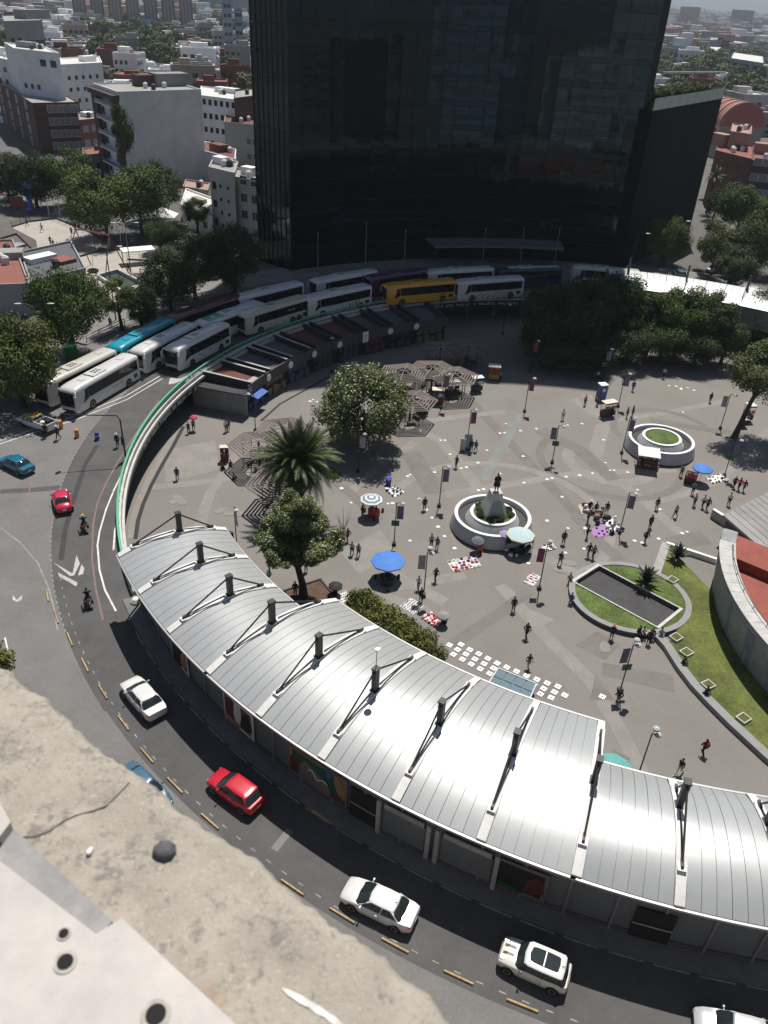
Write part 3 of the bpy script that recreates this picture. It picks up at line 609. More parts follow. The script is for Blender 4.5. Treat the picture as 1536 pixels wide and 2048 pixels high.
def car(label, kind, pm, loc, rz, roofm=None, extras=(), group=None, cat='car'):
    s = SPECS[kind]; t = thing('car', label, cat, loc, rz, group); c, cp = None, None
    MB().loft([bring(*q) for q in s['st']]).build('body', pm, t, smooth=True)
    b0, b1, bw, bz = s['gb']; r0, r1, rw, rz_ = s['gr']
    MB().loft([rrect(b0, b1, bw, bz-.03), rrect(b0*.45+r0*.55, b1*.45+r1*.55, bw*.45+rw*.55+.03, bz*.45+rz_*.55), rrect(r0, r1, rw, rz_-.05)]).build('window_glass', CARGL, t, smooth=True)
    MB().loft([rrect(r0-.06, r1+.06, rw+.05, rz_-.085), rrect(r0-.03, r1+.02, rw+.03, rz_-.02), rrect(r0+.06, r1-.05, rw*.93, rz_+.012), rrect(r0+.3, r1-.25, rw*.6, rz_+.03)]).build('roof', roofm or pm, t, smooth=True)
    pl = MB()
    for sx in (-1, 1):
        pl.bar((sx*(bw-.04), b1-.26, bz-.02), (sx*(rw+.0), r1-.1, rz_-.05), .07, .07)
        pl.bar((sx*(bw-.06), b0+.20, bz-.02), (sx*(rw+.0), r0+.08, rz_-.05), .13, .09)
        ym = (b0+b1)/2; pl.bar((sx*(bw+.0), ym-.1, bz-.02), (sx*(rw+.035), (r0+r1)/2-.1, rz_-.07), .07, .05)
    pl.build('pillar', pm if kind != 'mini' else TRIM, t)
    for sx in (-1, 1):
        for y in s['wy']:
            wheel(t, sx*s['wx'], y, 'car', .33)
            a = MB(); a.lathe([(.385, -.012), (.385, .012)], 18); ao = a.build('wheel_arch', TRIM, t, (sx*(s['wx']+.085), y, .36)); ao.rotation_euler = (0, math.pi/2, 0)
        h = MB(); yl = s['st'][-1][0]; h.blob((sx*.60, yl-.16, .66), (.15, .13, .06), 8, 5); h.build('headlight', LAMPW, t, smooth=True)
        h = MB(); yr = s['st'][0][0]; h.blob((sx*.66, yr+.14, .84), (.14, .13, .10), 8, 5); h.build('tail_light', LAMPR, t, smooth=True)
        h = MB(); h.blob((sx*(bw+.17), b1-.42, bz+.09), (.11, .07, .07), 8, 5); h.bar((sx*(bw-.02), b1-.42, bz+.05), (sx*(bw+.12), b1-.42, bz+.07), .04, .04); h.build('mirror', pm if kind != 'mini' else TRIM, t, smooth=True)
        d = MB()
        for yy in ((b1-.32), (b0+b1)/2-.1, b0+.55): d.bar((sx*(bw+.103), yy, .42), (sx*(bw+.088), yy, bz-.05), .012, .012)
        d.build('door_seam', TRIM, t)
        d = MB(); d.bar((sx*(bw+.105), (b0+b1)/2+.0, bz-.14), (sx*(bw+.105), (b0+b1)/2+.16, bz-.14), .03, .03); d.build('door_handle', pm, t)
    g = MB(); g.box((0, s['st'][-1][0]-.03, .50), (.9, .06, .16)); g.build('grille', TRIM, t)
    g = MB(); g.box((0, s['st'][0][0]-.005, .62), (.36, .03, .16)); g.build('number_plate', PLATE, t)
    g = MB(); g.tube([(x, b1-.13-.1*abs(x), bz+.02) for x in (-.5, 0, .5)], .012, 4); g.build('wiper', TRIM, t)
    if 'stripes' in extras:
        for sx in (-.22, .22):
            g = MB(); g.loft([[(sx-.07, y, z), (sx+.07, y, z)] for y, z in ((1.12, 1.027), (1.5, 1.0), (1.75, .945))], cap=False, closed=False); g.build('bonnet_stripe', TRIM, t)
        g = MB(); g.loft([rrect(-1.3, .25, .46, rz_+.03), rrect(-1.28, .22, .45, rz_+.066)]); g.build('sunroof', CARGL, t); g = MB(); g.box((0, -.5, rz_+.07), (.9, .07, .012)); g.build('sunroof_bar', WHITE, t)
        for sx in (-.5, .5): g = MB(); g.lathe([(.02, 0), (.13, 0), (.12, .03)], 12, (sx, 1.72, .93)); g.build('round_lamp', CHROME, t)
    if 'aerial' in extras: g = MB(); g.tube([(0, r0+.12, rz_+.02), (0, r0-.1, rz_+.14)], .018, 4); g.build('aerial', TRIM, t)
    return t
def place(u0, v0, u1, v1, z=RZ):
    """ground point and heading of something whose front is at (u0,v0) and back at (u1,v1)"""
    p, q = G(u0, v0, z), G(u1, v1, z); return ((p+q)/2+Vector((0, 0, .008))), heading(q, p)
WHT = paint('white', (.64, .64, .63)); RED = paint('red', (.50, .012, .03)); TEAL = paint('teal', (.005, .125, .20)); BLU = paint('blue', (.05, .12, .19)); SILV = paint('silver', (.60, .61, .62), .3, .3); CREAM = paint('cream', (.66, .64, .58)); REDB = paint('cherry', (.52, .02, .06))
def car_at(label, kind, pm, fr, re, **k):
    p, h = place(*fr, *re); return car(label, kind, pm, p, h, **k)
car_at('white saloon car driving along the shaded station lane behind the red hatchback', 'sedan', WHT, (262, 1375), (315, 1437), cat='car')
car_at('red hatchback driving half in the shadow of the bus station', 'hatch', RED, (432, 1562), (515, 1622))
car_at('white saloon with dark rear window ahead of the cream sunroof car', 'sedan', WHT, (693, 1787), (825, 1850), extras=('aerial',))
car_at('cream compact car with bonnet stripes and a glass sunroof', 'mini', CREAM, (1004, 1913), (1127, 1967), roofm=WHT, extras=('stripes', 'aerial'))
car_at('silver car cut by the bottom right corner of the view', 'sedan', SILV, (1392, 2056), (1555, 2100))
car_at('red rounded two door car seen from behind on the open junction', 'beetle', REDB, (120, 985), (133, 1037))
car_at('teal saloon car crossing the junction at the left edge', 'sedan', TEAL, (10, 925), (60, 950))
car_at('dark blue car mostly hidden behind the rough concrete ledge', 'sedan', BLU, (332, 1631), (249, 1549))
# small parked cars far off on the right and beside the court
for lab, fr, re, pm in (('white car parked under the trees by the far right pavement', (1460, 572), (1478, 566), WHT), ('pale car parked in the lane below the brick block', (1420, 545), (1436, 541), SILV),
        ('dark car behind the far bus station near the street corner', (1350, 548), (1364, 560), BLU), ('white car parked along the shaded park edge near the pink block', (352, 458), (372, 464), WHT), ('white van parked far left beside the playground', (15, 402), (34, 398), WHT)):
    car_at(lab, 'hatch', pm, fr, re)

# pickup of the traffic service
p, h = place(40, 842, 112, 868); t = thing('pickup_truck', 'yellow and white pickup truck with open load bed parked by the coaches', 'pickup truck', p, h)
PKW = paint('pick_white', (.62, .61, .57)); PKY = paint('pick_yellow', (.62, .40, .03))
MB().loft([bring(*q) for q in [(-2.6, .8, .45, .95, .0), (-2.5, .9, .4, 1.0, .0), (-.6, .9, .35, 1.0, .0), (.2, .91, .35, 1.0, .0), (1.3, .9, .35, 1.02, .03), (2.1, .86, .38, .95, .06), (2.5, .74, .42, .82, .03), (2.6, .6, .5, .7, .02)]]).build('body', PKW, t, smooth=True)
b = MB()
for sx in (-1, 1): b.box((sx*.86, -1.6, 1.12), (.1, 1.95, .36))
b.box((0, -2.55, 1.12), (1.7, .1, .36)); b.box((0, -.62, 1.12), (1.7, .08, .36)); b.build('load_bed', PKW, t)
MB().box((0, -1.6, 1.005), (1.6, 1.85, .03)).build('bed_floor', TRIM, t)
MB().box((.3, -1.7, 1.16), (.5, .5, .3), .3).build('toolbox', TRIM, t); MB().blob((-.3, -1.4, 1.2), (.3, .3, .2)).build('tarpaulin', WHITE, t)
MB().loft([rrect(-.55, 1.2, .84, 1.0), rrect(-.25, .55, .68, 1.62)]).build('window_glass', CARGL, t)
MB().loft([rrect(-.42, .66, .74, 1.60), rrect(-.3, .5, .66, 1.70)]).build('roof', PKY, t, smooth=True)
MB().box((0, .12, 1.75), (1.15, .25, .12)).build('light_bar', paint('lightbar', (.5, .2, .05)), t)
MB().box((0, 1.72, 1.035), (1.2, .5, .02)).build('bonnet_panel', PKY, t)
for sx in (-1, 1):
    for y in (1.65, -1.55): wheel(t, sx*.82, y, 'car', .36)
    MB().blob((sx*.62, 2.5, .8), (.16, .1, .1)).build('headlight', LAMPW, t); MB().box((sx*.8, -2.6, .9), (.14, .05, .26)).build('tail_light', LAMPR, t); MB().blob((sx*1.03, .95, 1.15), (.12, .07, .09)).build('mirror', TRIM, t)
    q = MB(); q.bar((sx*.80, 1.0, 1.0), (sx*.66, .5, 1.62), .08, .08); q.bar((sx*.8, -.45, 1.0), (sx*.68, -.25, 1.62), .1, .1); q.bar((sx*.84, .3, 1.0), (sx*.7, .2, 1.62), .07, .05); q.build('pillar', PKW, t)

# coaches
def bus_ring(y, hw, z0, z1, inset=0.10):
    h = [(-hw*.97, z0), (-hw, z0+.2), (-hw, 1.5), (-hw*.985, z1-.42), (-hw*.93, z1-.14), (-hw*.82, z1-.03), (-hw*.4, z1), (0, z1+.02)]
    return [(x, y, z) for x, z in h]+[(-x, y, z) for x, z in reversed(h[:-1])]
BUSGL = M('coach_glass', (.008, .009, .011), .05, 0, .6)
def coach(label, pm, p0, p1, roofm=None, axle=2, L=None, deco=None, zed=8.05, rear=None, hatch=True):
    """p0, p1: pixels of the front and back ends of the roof edge nearer the plaza"""
    a, b = G(*p0, zed), G(*p1, zed); h = heading(b, a); d = (a-b); d.z = 0; L = L or d.length; d.normalize()
    out = Vector((-d.y, d.x, 0)); ctr = Vector((CX, CY, 0)); mid = (a+b)/2; mid.z = 0
    if (mid+out-ctr).length < (mid-ctr).length: out = -out
    c = a-d*(L/2)+out*1.18; t = thing('coach', label, 'coach', (c.x, c.y, RZ+.008), h, 'coaches parked along the ring road'); hl = L/2; H = 3.55
    MB().loft([bus_ring(-hl, 1.12, .55, H-.25), bus_ring(-hl+.12, 1.24, .36, H-.06), bus_ring(-hl+.6, 1.275, .32, H), bus_ring(hl-1.6, 1.275, .32, H), bus_ring(hl-.6, 1.27, .34, H-.08), bus_ring(hl-.16, 1.22, .40, H-.26), bus_ring(hl, 1.10, .52, H-.55)]).build('body', pm, t, smooth=True)
    if roofm: MB().loft([[(x*s, y, z) for x, z in ((-1, H-.045), (-.4, H+.02), (0, H+.04), (.4, H+.02), (1, H-.045))] for y, s in ((-hl+.5, .98), (hl-1.9, 1.0))], cap=False, closed=False).build('roof_paint', roofm, t)
    for sx in (-1, 1): MB().box((sx*1.273, (-hl+.5+hl-2.45)/2, 2.37), (.012, 2*hl-2.95-.0, 1.34)).build('window_band', TRIM, t)
    n = max(4, int((L-4.2)/1.7)); y0, y1 = -hl+.55, hl-2.55
    for sx in (-1, 1):
        for i in range(n):
            ya, yb = y0+(y1-y0)*i/n+.02, y0+(y1-y0)*(i+1)/n-.02
            q = MB(); q.loft([[(sx*1.27, ya, 1.75), (sx*1.27, yb, 1.75), (sx*1.265, yb, 2.98), (sx*1.265, ya, 2.98)], [(sx*1.292, ya, 1.75), (sx*1.292, yb, 1.75), (sx*1.284, yb, 2.98), (sx*1.284, ya, 2.98)]]); q.build('window', BUSGL, t)
        q = MB(); pts = [(hl-2.38, 1.72), (hl-1.5, 1.36), (hl-.52, 1.12), (hl-.38, 1.45), (hl-.62, 2.4), (hl-.95, 2.86), (hl-2.38, 2.98)]
        q.loft([[(sx*1.19, y, z) for y, z in pts], [(sx*(1.296-(.10 if y > hl-1.2 else 0)), y, z) for y, z in pts]]); q.build('driver_window', BUSGL, t)
        for y in ([hl-2.85, -hl+2.6] if axle == 2 else [hl-2.85, -hl+3.7, -hl+2.35]):
            wheel(t, sx*1.13, y, 'bus', .52); q = MB(); q.lathe([(.62, -.01), (.62, .01)], 20); o = q.build('wheel_arch', TRIM, t, (sx*1.276, y, .58)); o.rotation_euler = (0, math.pi/2, 0)
        q = MB(); q.tube([(sx*1.02, hl-.5, H-.32), (sx*1.32, hl-.12, H-.42), (sx*1.42, hl+.12, H-.8)], .09, 6); q.box((sx*1.42, hl+.14, H-1.2), (.27, .18, .8)); q.build('mirror', pm, t, smooth=True)
        q = MB(); q.blob((sx*.78, hl+.0, .82), (.24, .1, .14)); q.build('headlight', LAMPW, t, smooth=True)
        q = MB(); q.box((sx*1.0, -hl+.02, 1.2), (.14, .12, .7)); q.build('tail_light', LAMPR, t)
        q = MB()
        for y in [y0+(y1-y0)*j/6 for j in range(7)]: q.bar((sx*1.279, y, .5), (sx*1.279, y, 1.3), .012, .012)
        q.bar((sx*1.279, y0, 1.32), (sx*1.279, y1, 1.32), .012, .012); q.build('luggage_seam', GREYM, t)
        q = MB(); q.box((sx*1.275, -hl+1.1, 1.05), (.02, .8, .55)); q.build('engine_grille', TRIM, t)
    q = MB(); q.loft([[(x*w, y, z) for x in (-1, -.5, 0, .5, 1)] for y, z, w in ((hl-.005, 1.15, 1.02), (hl+.02, 1.6, 1.06), (hl+.02, 2.5, 1.08), (hl-.03, 2.98, 1.08))], cap=False, closed=False)
    q.v = [(x, y+.07*(1-abs(x))+.03, z) for x, y, z in q.v]; q.build('windscreen', BUSGL, t, smooth=True)
    q = MB(); q.box((0, -hl-.0, 2.4), (1.9, .04, 1.0)); q.build('rear_window', BUSGL, t)
    q = MB(); q.box((0, hl+.0, .62), (1.7, .12, .22)); q.build('bumper', TRIM, t)
    q = MB(); q.loft([[(x, y, H+z) for x, z in ((-.85, 0), (-.75, .17), (.75, .17), (.85, 0))] for y in (-.4, 2.1)]); q.build('roof_unit', roofm or pm, t)
    if hatch:
        for y in (hl-2.9, -hl+2.2):
            q = MB(); q.box((0, y, H+.04), (.8, .7, .07)); q.build('roof_hatch', roofm or pm, t)
    q = MB()
    for y in (.3, .75, 1.2): q.box((-.25, y, H+.178), (.35, .25, .02)); q.box((.25, y, H+.178), (.35, .25, .02))
    q.build('vent', TRIM, t)
    side = -1 if out.dot(Vector((math.cos(h), math.sin(h), 0))) > 0 else 1        # side facing the plaza
    def decal(pts, m, x=1.288, name='livery'): q = MB(); q.loft([[(side*(x-.012), y, z) for y, z in pts], [(side*x, y, z) for y, z in pts]]); q.build(name, m, t)
    def word(s, size, y, z, m):
        lettering(s, size, m, t, (side*1.29, y, z), (math.radians(90), 0, math.radians(90*side)))
    if deco: deco(t, decal, word, hl)
    return t
CW = paint('coach_white', (.60, .595, .58), .35); CWC = paint('coach_cream', (.56, .54, .48), .35); CBG = paint('coach_beige', (.52, .50, .42), .4); CTE = paint('coach_teal', (.0, .26, .36), .35); CMA = paint('coach_maroon', (.10, .025, .03), .35); CYE = paint('coach_yellow', (.66, .33, .03), .35); CGR = paint('coach_green', (.03, .26, .13), .4); CNV = paint('coach_navy', (.02, .03, .08), .35); CPU = paint('coach_purple', (.09, .03, .09), .35)
INK = M('ink_grey', (.16, .20, .25), .5); INKD = M('ink_dark', (.03, .03, .04), .5); SALM = M('livery_salmon', (.55, .22, .15), .5)
def d_tour(t, decal, word, hl): word('Turismo V.I.P.', .42, -1.6, 1.25, INK)
def d_peli(t, decal, word, hl):
    word('CORONADO', .5, -3.1, 1.5, INK)
    for pts in ([(1.6, 1.5), (1.0, 1.2), (.4, 1.3), (.9, 1.08), (1.7, 1.3)], [(.5, 1.32), (-.3, 1.65), (-1.1, 1.55), (-1.2, 1.2), (-.7, 1.05), (-1.02, 1.25), (-.9, 1.5), (-.3, 1.55)], [(1.3, .95), (.5, .8), (.6, .88)]): decal(pts, INK)
def d_arrow(t, decal, word, hl):
    word('Ruta Humana en Oro', .36, 1.0, 1.58, INK)
    for i in range(10):
        y = 2.1-i*.62; w = .16+.022*i; hgt = .35+.09*i; m = INKD if i % 2 == 0 else SALM
        decal([(y, .45), (y-w, .45), (y-w-.18, .45+hgt*.5), (y-w+.12, .45+hgt), (y+.12, .45+hgt), (y-.18, .45+hgt*.5)], m)
def d_strip(t, decal, word, hl):
    decal([(-hl+.5, .45), (-hl+.5, 1.6), (-hl+2.4, 1.6), (-hl+3.6, .45)], CYE)
    for i in range(3): decal([(-1.4-i*.9, .6), (-1.1-i*.9, .6), (-2.0-i*.9, 1.5), (-2.2-i*.9, 1.5)], INK)
    word('PRIMERA', .45, 1.2, 1.2, INK)
def d_wave(t, decal, word, hl):
    for i in range(6): decal([(3.2-i*1.1, .5), (2.9-i*1.1, .5), (2.0-i*1.2, 1.3+.1*(i % 2)), (1.6-i*1.2, 1.55), (2.2-i*1.15, 1.1)], INKD)
def d_auto(t, decal, word, hl): word('autobús', .45, -3.6, 1.45, INKD)
def d_dark(t, decal, word, hl): word('Viajes Escolares', .4, -1.6, 2.6, WHITE); word('55 24 26 08', .4, -1.6, 2.15, WHITE)
def d_plain(t, decal, word, hl): word('TRAVEL', .5, -2.6, 2.4, CYE); word('Excursiones', .34, -3.0, 1.35, INK)
coach('white coach at the front of the outer queue, beside the pickup', CW, (146, 781), (271, 712), L=12.6, deco=d_tour)
coach('cream coach with dark lettered window band at the pavement, front of the row', CWC, (92, 768), (221, 705), L=12.8, deco=d_dark)
coach('plain white coach between the teal coach and the bird painted coach', CW, (285, 704), (397, 645), L=12.6)
coach('white coach with a bird drawn on its side beside the empty lane', CW, (354, 699), (461, 645), L=12.2, deco=d_peli)
coach('bright teal coach parked along the outer kerb', CTE, (239, 696), (340, 642), L=13.0)
coach('long maroon coach parked by the kerb behind the teal one', CMA, (348, 636), (471, 595), L=14.5)
coach('white coach with a green front roof between the beige and maroon coaches', CW, (408, 648), (530, 604), roofm=None, L=13.0, deco=lambda t, d, w, hl: MB().loft([[(x, y, z) for x, z in ((-1.05, 3.53), (-.4, 3.59), (.4, 3.59), (1.05, 3.53))] for y in (hl-5.2, hl-1.2)], cap=False, closed=False).build('roof_paint', CGR, t))
coach('beige three axle coach above the red shop roofs', CBG, (490, 631), (598, 600), L=13.2, axle=3, deco=d_plain)
coach('white coach with yellow tail and blue stripes in the outer queue', CW, (480, 596), (600, 567), L=13.2, deco=d_strip)
coach('white coach with red and black arrow stripes on its side', CW, (616, 598), (735, 573), L=13.2, deco=d_arrow)
coach('white coach farthest back, below the two left flagpoles', CW, (634, 563), (751, 542), roofm=CW, L=13.0)
coach('dark purple coach hidden behind the yellow one', CPU, (742, 556), (831, 543), roofm=CPU, L=12.5)
coach('yellow coach beside the green rail', CYE, (775, 573), (904, 562), L=13.2, deco=d_auto)
coach('white coach right of the yellow coach in the outer queue', CW, (858, 544), (984, 537), roofm=CW, L=13.0)
coach('white coach with dark green roof middle and wave pattern', CW, (918, 565), (1046, 556), L=13.0, deco=d_wave)
coach('navy coach with white roof half behind the dark trees', CNV, (1000, 539), (1090, 537), roofm=CW, L=12.5)
coach('pale coach roof showing beyond the dark trees near the far station', CWC, (1145, 532), (1240, 541), L=12.5)
coach('white articulated bus at the right edge by the far station', CW, (1484, 573), (1560, 590), L=16)
# motorcycles
def motorbike(label, pos, h):
    t = thing('motorcycle', label, 'motorcycle', pos, h)
    for y in (.68, -.68):
        wheel(t, 0, y, 'bike', .31)
    b = MB(); b.loft([[(-.12, y, z0), (.12, y, z0), (.12, y, z1), (-.12, y, z1)] for y, z0, z1 in ((-.55, .55, .72), (0, .35, .80), (.42, .5, .92))]); b.build('frame', TRIM, t)
    b = MB(); b.blob((0, .16, .88), (.17, .30, .13)); b.build('tank', CHROME, t, smooth=True)
    b = MB(); b.box((0, -.35, .82), (.28, .62, .10)); b.build('seat', TRIM, t)
    b = MB(); b.tube([(-.36, .36, 1.08), (0, .5, 1.02), (.36, .36, 1.08)], .022, 5); b.build('handlebar', TRIM, t)
    b = MB(); b.blob((0, .66, .9), (.12, .09, .12)); b.build('headlight', LAMPW, t); b = MB(); b.box((0, -.8, .75), (.2, .1, .1)); b.build('tail_light', LAMPR, t)
    for sx in (-1, 1): b = MB(); b.box((sx*.3, -.6, .68), (.2, .42, .34)); b.build('pannier', TRIM, t)
    for sx in (-.07, .07): b = MB(); b.tube([(sx, .68, .31), (sx, .45, 1.0)], .025, 5); b.build('fork', CHROME, t)
    return t
BK = []
for lab, f, r in (('police style motorcycle with pale panniers ridden behind the red car', (168, 1046), (172, 1070)), ('dark motorcycle ridden in the lane left of the station end', (176, 1192), (180, 1222))):
    p, h = place(*f, *r); BK.append((motorbike(lab, p, h), p, h))
# ------------------------------------------------------------------ people
def skin_mesh(name, joints, edges, root, mats, sub=1, head=None):
    me = bpy.data.meshes.new(name); ids = list(joints)
    me.from_pydata([joints[k][0] for k in ids], [(ids.index(a), ids.index(b)) for a, b in edges], [])
    o = bpy.data.objects.new(name, me); COL.objects.link(o)
    o.modifiers.new('s', 'SKIN'); sv = me.skin_vertices[0].data
    for i, k in enumerate(ids):
        r = joints[k][1]; sv[i].radius = (r, r) if not isinstance(r, tuple) else r; sv[i].use_root = (k == root)
    if sub: m = o.modifiers.new('d', 'SUBSURF'); m.levels = sub; m.render_levels = sub
    dg = bpy.context.evaluated_depsgraph_get(); dg.update()
    out = bpy.data.meshes.new_from_object(o.evaluated_get(dg)); out.name = name
    bpy.data.objects.remove(o); bpy.data.meshes.remove(me)
    out.materials.clear()
    for m in mats: out.materials.append(m)
    out.polygons.foreach_set('use_smooth', [True]*len(out.polygons)); out.update()
    return out
def pose(kind):
    """joint positions for a 1.68 m figure facing +Y"""
    J = {}
    hip = .90; lean = .03; ax = .19
    L = dict(hl=(.09, 0, 0), )
    legs = {'walk': ((.10, .10, .48), (.10, .30, .08), (-.10, -.04, .48), (-.10, -.34, .14)), 'stride': ((.09, .16, .49), (.09, .40, .09), (-.09, -.08, .47), (-.09, -.44, .17)),
            'stand': ((.10, .02, .48), (.11, .0, .08), (-.10, .02, .48), (-.12, .02, .08)), 'lean': ((.10, .02, .48), (.11, .0, .08), (-.10, .05, .48), (-.10, .08, .08)),
            'sit': ((.12, .42, .47), (.12, .44, .06), (-.12, .42, .47), (-.13, .40, .06)), 'ground': ((.20, .38, .34), (.10, .30, .08), (-.20, .36, .32), (-.12, .34, .08)),
            'ride': ((.22, .30, .68), (.20, .14, .30), (-.22, .30, .68), (-.20, .14, .30))}[kind]
    if kind == 'sit': hip = .50
    if kind == 'ground': hip = .14
    if kind == 'ride': hip = .88
    arms = {'walk': ((.27, -.14, 1.10), (.26, -.10, .86), (-.27, .06, 1.10), (-.26, .20, .90)), 'stride': ((.27, -.18, 1.12), (.25, -.22, .88), (-.27, .08, 1.10), (-.24, .26, .94)),
            'stand': ((.25, -.03, 1.10), (.25, .02, .84), (-.25, -.03, 1.10), (-.25, .02, .84)), 'lean': ((.26, .02, 1.10), (.12, .26, 1.14), (-.26, .02, 1.10), (-.10, .27, 1.16)),
            'sit': ((.25, .10, 1.10), (.15, .32, 1.02), (-.25, .10, 1.10), (-.15, .32, 1.02)), 'ground': ((.25, .14, 1.10), (.18, .34, .98), (-.25, .14, 1.10), (-.16, .36, 1.0)),
            'ride': ((.30, .26, 1.14), (.33, .46, 1.08), (-.30, .26, 1.14), (-.33, .46, 1.08))}[kind]
    dz = hip-.90; ly = .12 if kind in ('ground', 'ride') else (.06 if kind in ('sit', 'stride', 'lean') else .02)
    J['pel'] = ((0, 0, hip), (.145, .11)); J['wst'] = ((0, ly*.4, hip+.16), (.125, .10)); J['chs'] = ((0, ly, hip+.40), (.155, .115)); J['nck'] = ((0, ly+.01, hip+.56), .055)
    J['jaw'] = ((0, ly+.035, hip+.645), (.066, .075)); J['crn'] = ((0, ly+.02, hip+.735), (.078, .092)); J['top'] = ((0, ly+.015, hip+.785), (.045, .05))
    J['nos'] = ((0, ly+.13, hip+.675), .014)
    for s, i, a in ((1, 'l', 0), (-1, 'r', 2)):
        J['sh'+i] = ((s*.17, ly, hip+.47), .062); e, w = arms[a], arms[a+1]
        e = (e[0], e[1]+ly, e[2]+dz); w = (w[0], w[1]+ly, w[2]+dz)
        J['el'+i] = (e, .043); J['wr'+i] = (w, .029)
        d = (Vector(w)-Vector(e)).normalized(); J['ha'+i] = (tuple(Vector(w)+d*.07), (.036, .02))
        sd = Vector((-s*.03, .02, 0))
        for f, q in enumerate((-.024, -.008, .008, .024)): J['f%d%s' % (f, i)] = (tuple(Vector(w)+d*(.155-.012*abs(f-1.3))+Vector((q*.6, q, 0))), .008)
        J['th'+i] = (tuple(Vector(w)+d*.095+sd), .009)
        J['hp'+i] = ((s*.085, 0, hip-.04), .092); k, an = legs[a], legs[a+1]
        J['kn'+i] = (k, .058); J['an'+i] = (an, .038); J['to'+i] = ((an[0]+s*.02, an[1]+.16, max(.03, an[2]-.045)), (.038, .03)); J['he'+i] = ((an[0], an[1]-.04, max(.04, an[2]-.04)), .035)
    return J
BE = [('pel', 'wst'), ('wst', 'chs'), ('chs', 'nck'), ('nck', 'jaw'), ('jaw', 'crn'), ('crn', 'top'), ('jaw', 'nos')]
for i in 'lr': BE += [('chs', 'sh'+i), ('sh'+i, 'el'+i), ('el'+i, 'wr'+i), ('wr'+i, 'ha'+i), ('ha'+i, 'th'+i), ('pel', 'hp'+i), ('hp'+i, 'kn'+i), ('kn'+i, 'an'+i), ('an'+i, 'to'+i), ('an'+i, 'he'+i)]+[('ha'+i, 'f%d%s' % (f, i)) for f in range(4)]
def grow(J, g, only): return {k: (J[k][0], tuple(x+g for x in J[k][1]) if isinstance(J[k][1], tuple) else J[k][1]+g) for k in only}
def lerp(a, b, t): return tuple(x+(y-x)*t for x, y in zip(a, b))
SKIN = M('skin', (.30, .17, .11), .6, rand=.25)
BODY = {}
for kd in ('walk', 'stride', 'stand', 'lean', 'sit', 'ground', 'ride'):
    J = pose(kd); d = {}
    d['body'] = skin_mesh('body', J, BE, 'pel', [SKIN], 1)
    for slv in (0, 1):
        g = grow(J, .022, ['pel', 'wst', 'chs', 'shl', 'shr', 'ell', 'elr', 'wrl', 'wrr'])
        g['nk'] = (lerp(J['chs'][0], J['nck'][0], .72), .075); E_ = [('pel', 'wst'), ('wst', 'chs'), ('chs', 'nk')]
        for i in 'lr':
            E_ += [('chs', 'sh'+i), ('sh'+i, 'el'+i), ('el'+i, 'wr'+i)]
            if not slv: g['el'+i] = (lerp(J['sh'+i][0], J['el'+i][0], .75), .062); g.pop('wr'+i); E_.pop()
        d['shirt%d' % slv] = skin_mesh('shirt', g, E_, 'pel', [SKIN], 1)
    g = grow(J, .018, ['pel', 'hpl', 'hpr', 'knl', 'knr', 'anl', 'anr']); d['trousers'] = skin_mesh('trousers', g, [('pel', 'hpl'), ('hpl', 'knl'), ('knl', 'anl'), ('pel', 'hpr'), ('hpr', 'knr'), ('knr', 'anr')], 'pel', [SKIN], 1)
    f = MB()
    for i in 'lr':
        a, b = Vector(J['he'+i][0]), Vector(J['to'+i][0]); c = (a+b)/2; f.blob((c.x, c.y+.0, c.z+.01), (.05, .145, .05), 8, 5)
    d['shoes'] = f.mesh('shoes', SKIN, True)
    c = J['crn'][0]; hm = MB(); hm.blob((c[0], c[1]-.022, c[2]+.018), (.092, .105, .088), 10, 6); d['hair0'] = hm.mesh('hair', SKIN, True)
    hm = MB(); hm.blob((c[0], c[1]-.024, c[2]+.016), (.097, .108, .092), 10, 6); hm.blob((c[0], c[1]-.09, c[2]-.14), (.09, .05, .20), 8, 6); d['hair1'] = hm.mesh('hair', SKIN, True)
    hm = MB(); hm.lathe([(.15, .03), (.15, .04), (.10, .055), (.095, .13), (.06, .15)], 14, (c[0], c[1]-.01, c[2]-.01)); d['hat'] = hm.mesh('hat', SKIN, True)
    q = J['chs'][0]; bm_ = MB(); bm_.blob((q[0], q[1]-.20, q[2]-.06), (.15, .11, .22), 10, 6); d['pack'] = bm_.mesh('backpack', SKIN, True)
    q = J['hpl'][0]; bm_ = MB(); bm_.blob((q[0]+.15, q[1]-.02, q[2]+.02), (.06, .15, .14), 8, 6); bm_.bar((q[0]+.14, q[1], q[2]+.1), (-.10, J['chs'][0][1]+.0, J['shl'][0][2]+.06), .02, .03); d['bag'] = bm_.mesh('bag', SKIN, True)
    BODY[kd] = d
CL = {}
def cloth(c):
    if c not in CL: CL[c] = M('cloth_%d' % len(CL), c, .85, noise=(6, .12))
    return CL[c]
PAL = dict(k=(.014, .014, .016), n=(.02, .028, .06), b=(.05, .10, .25), w=(.66, .65, .62), g=(.16, .16, .16), r=(.42, .03, .035), o=(.62, .14, .04), c=(.36, .30, .22), t=(.03, .22, .24), e=(.05, .09, .04), p=(.26, .12, .24), m=(.16, .03, .04), j=(.06, .09, .16), l=(.34, .38, .44), y=(.6, .5, .08))
HAIR = cloth((.012, .009, .008)); SHOE = cloth((.03, .028, .028)); SHOEW = cloth((.5, .5, .48))
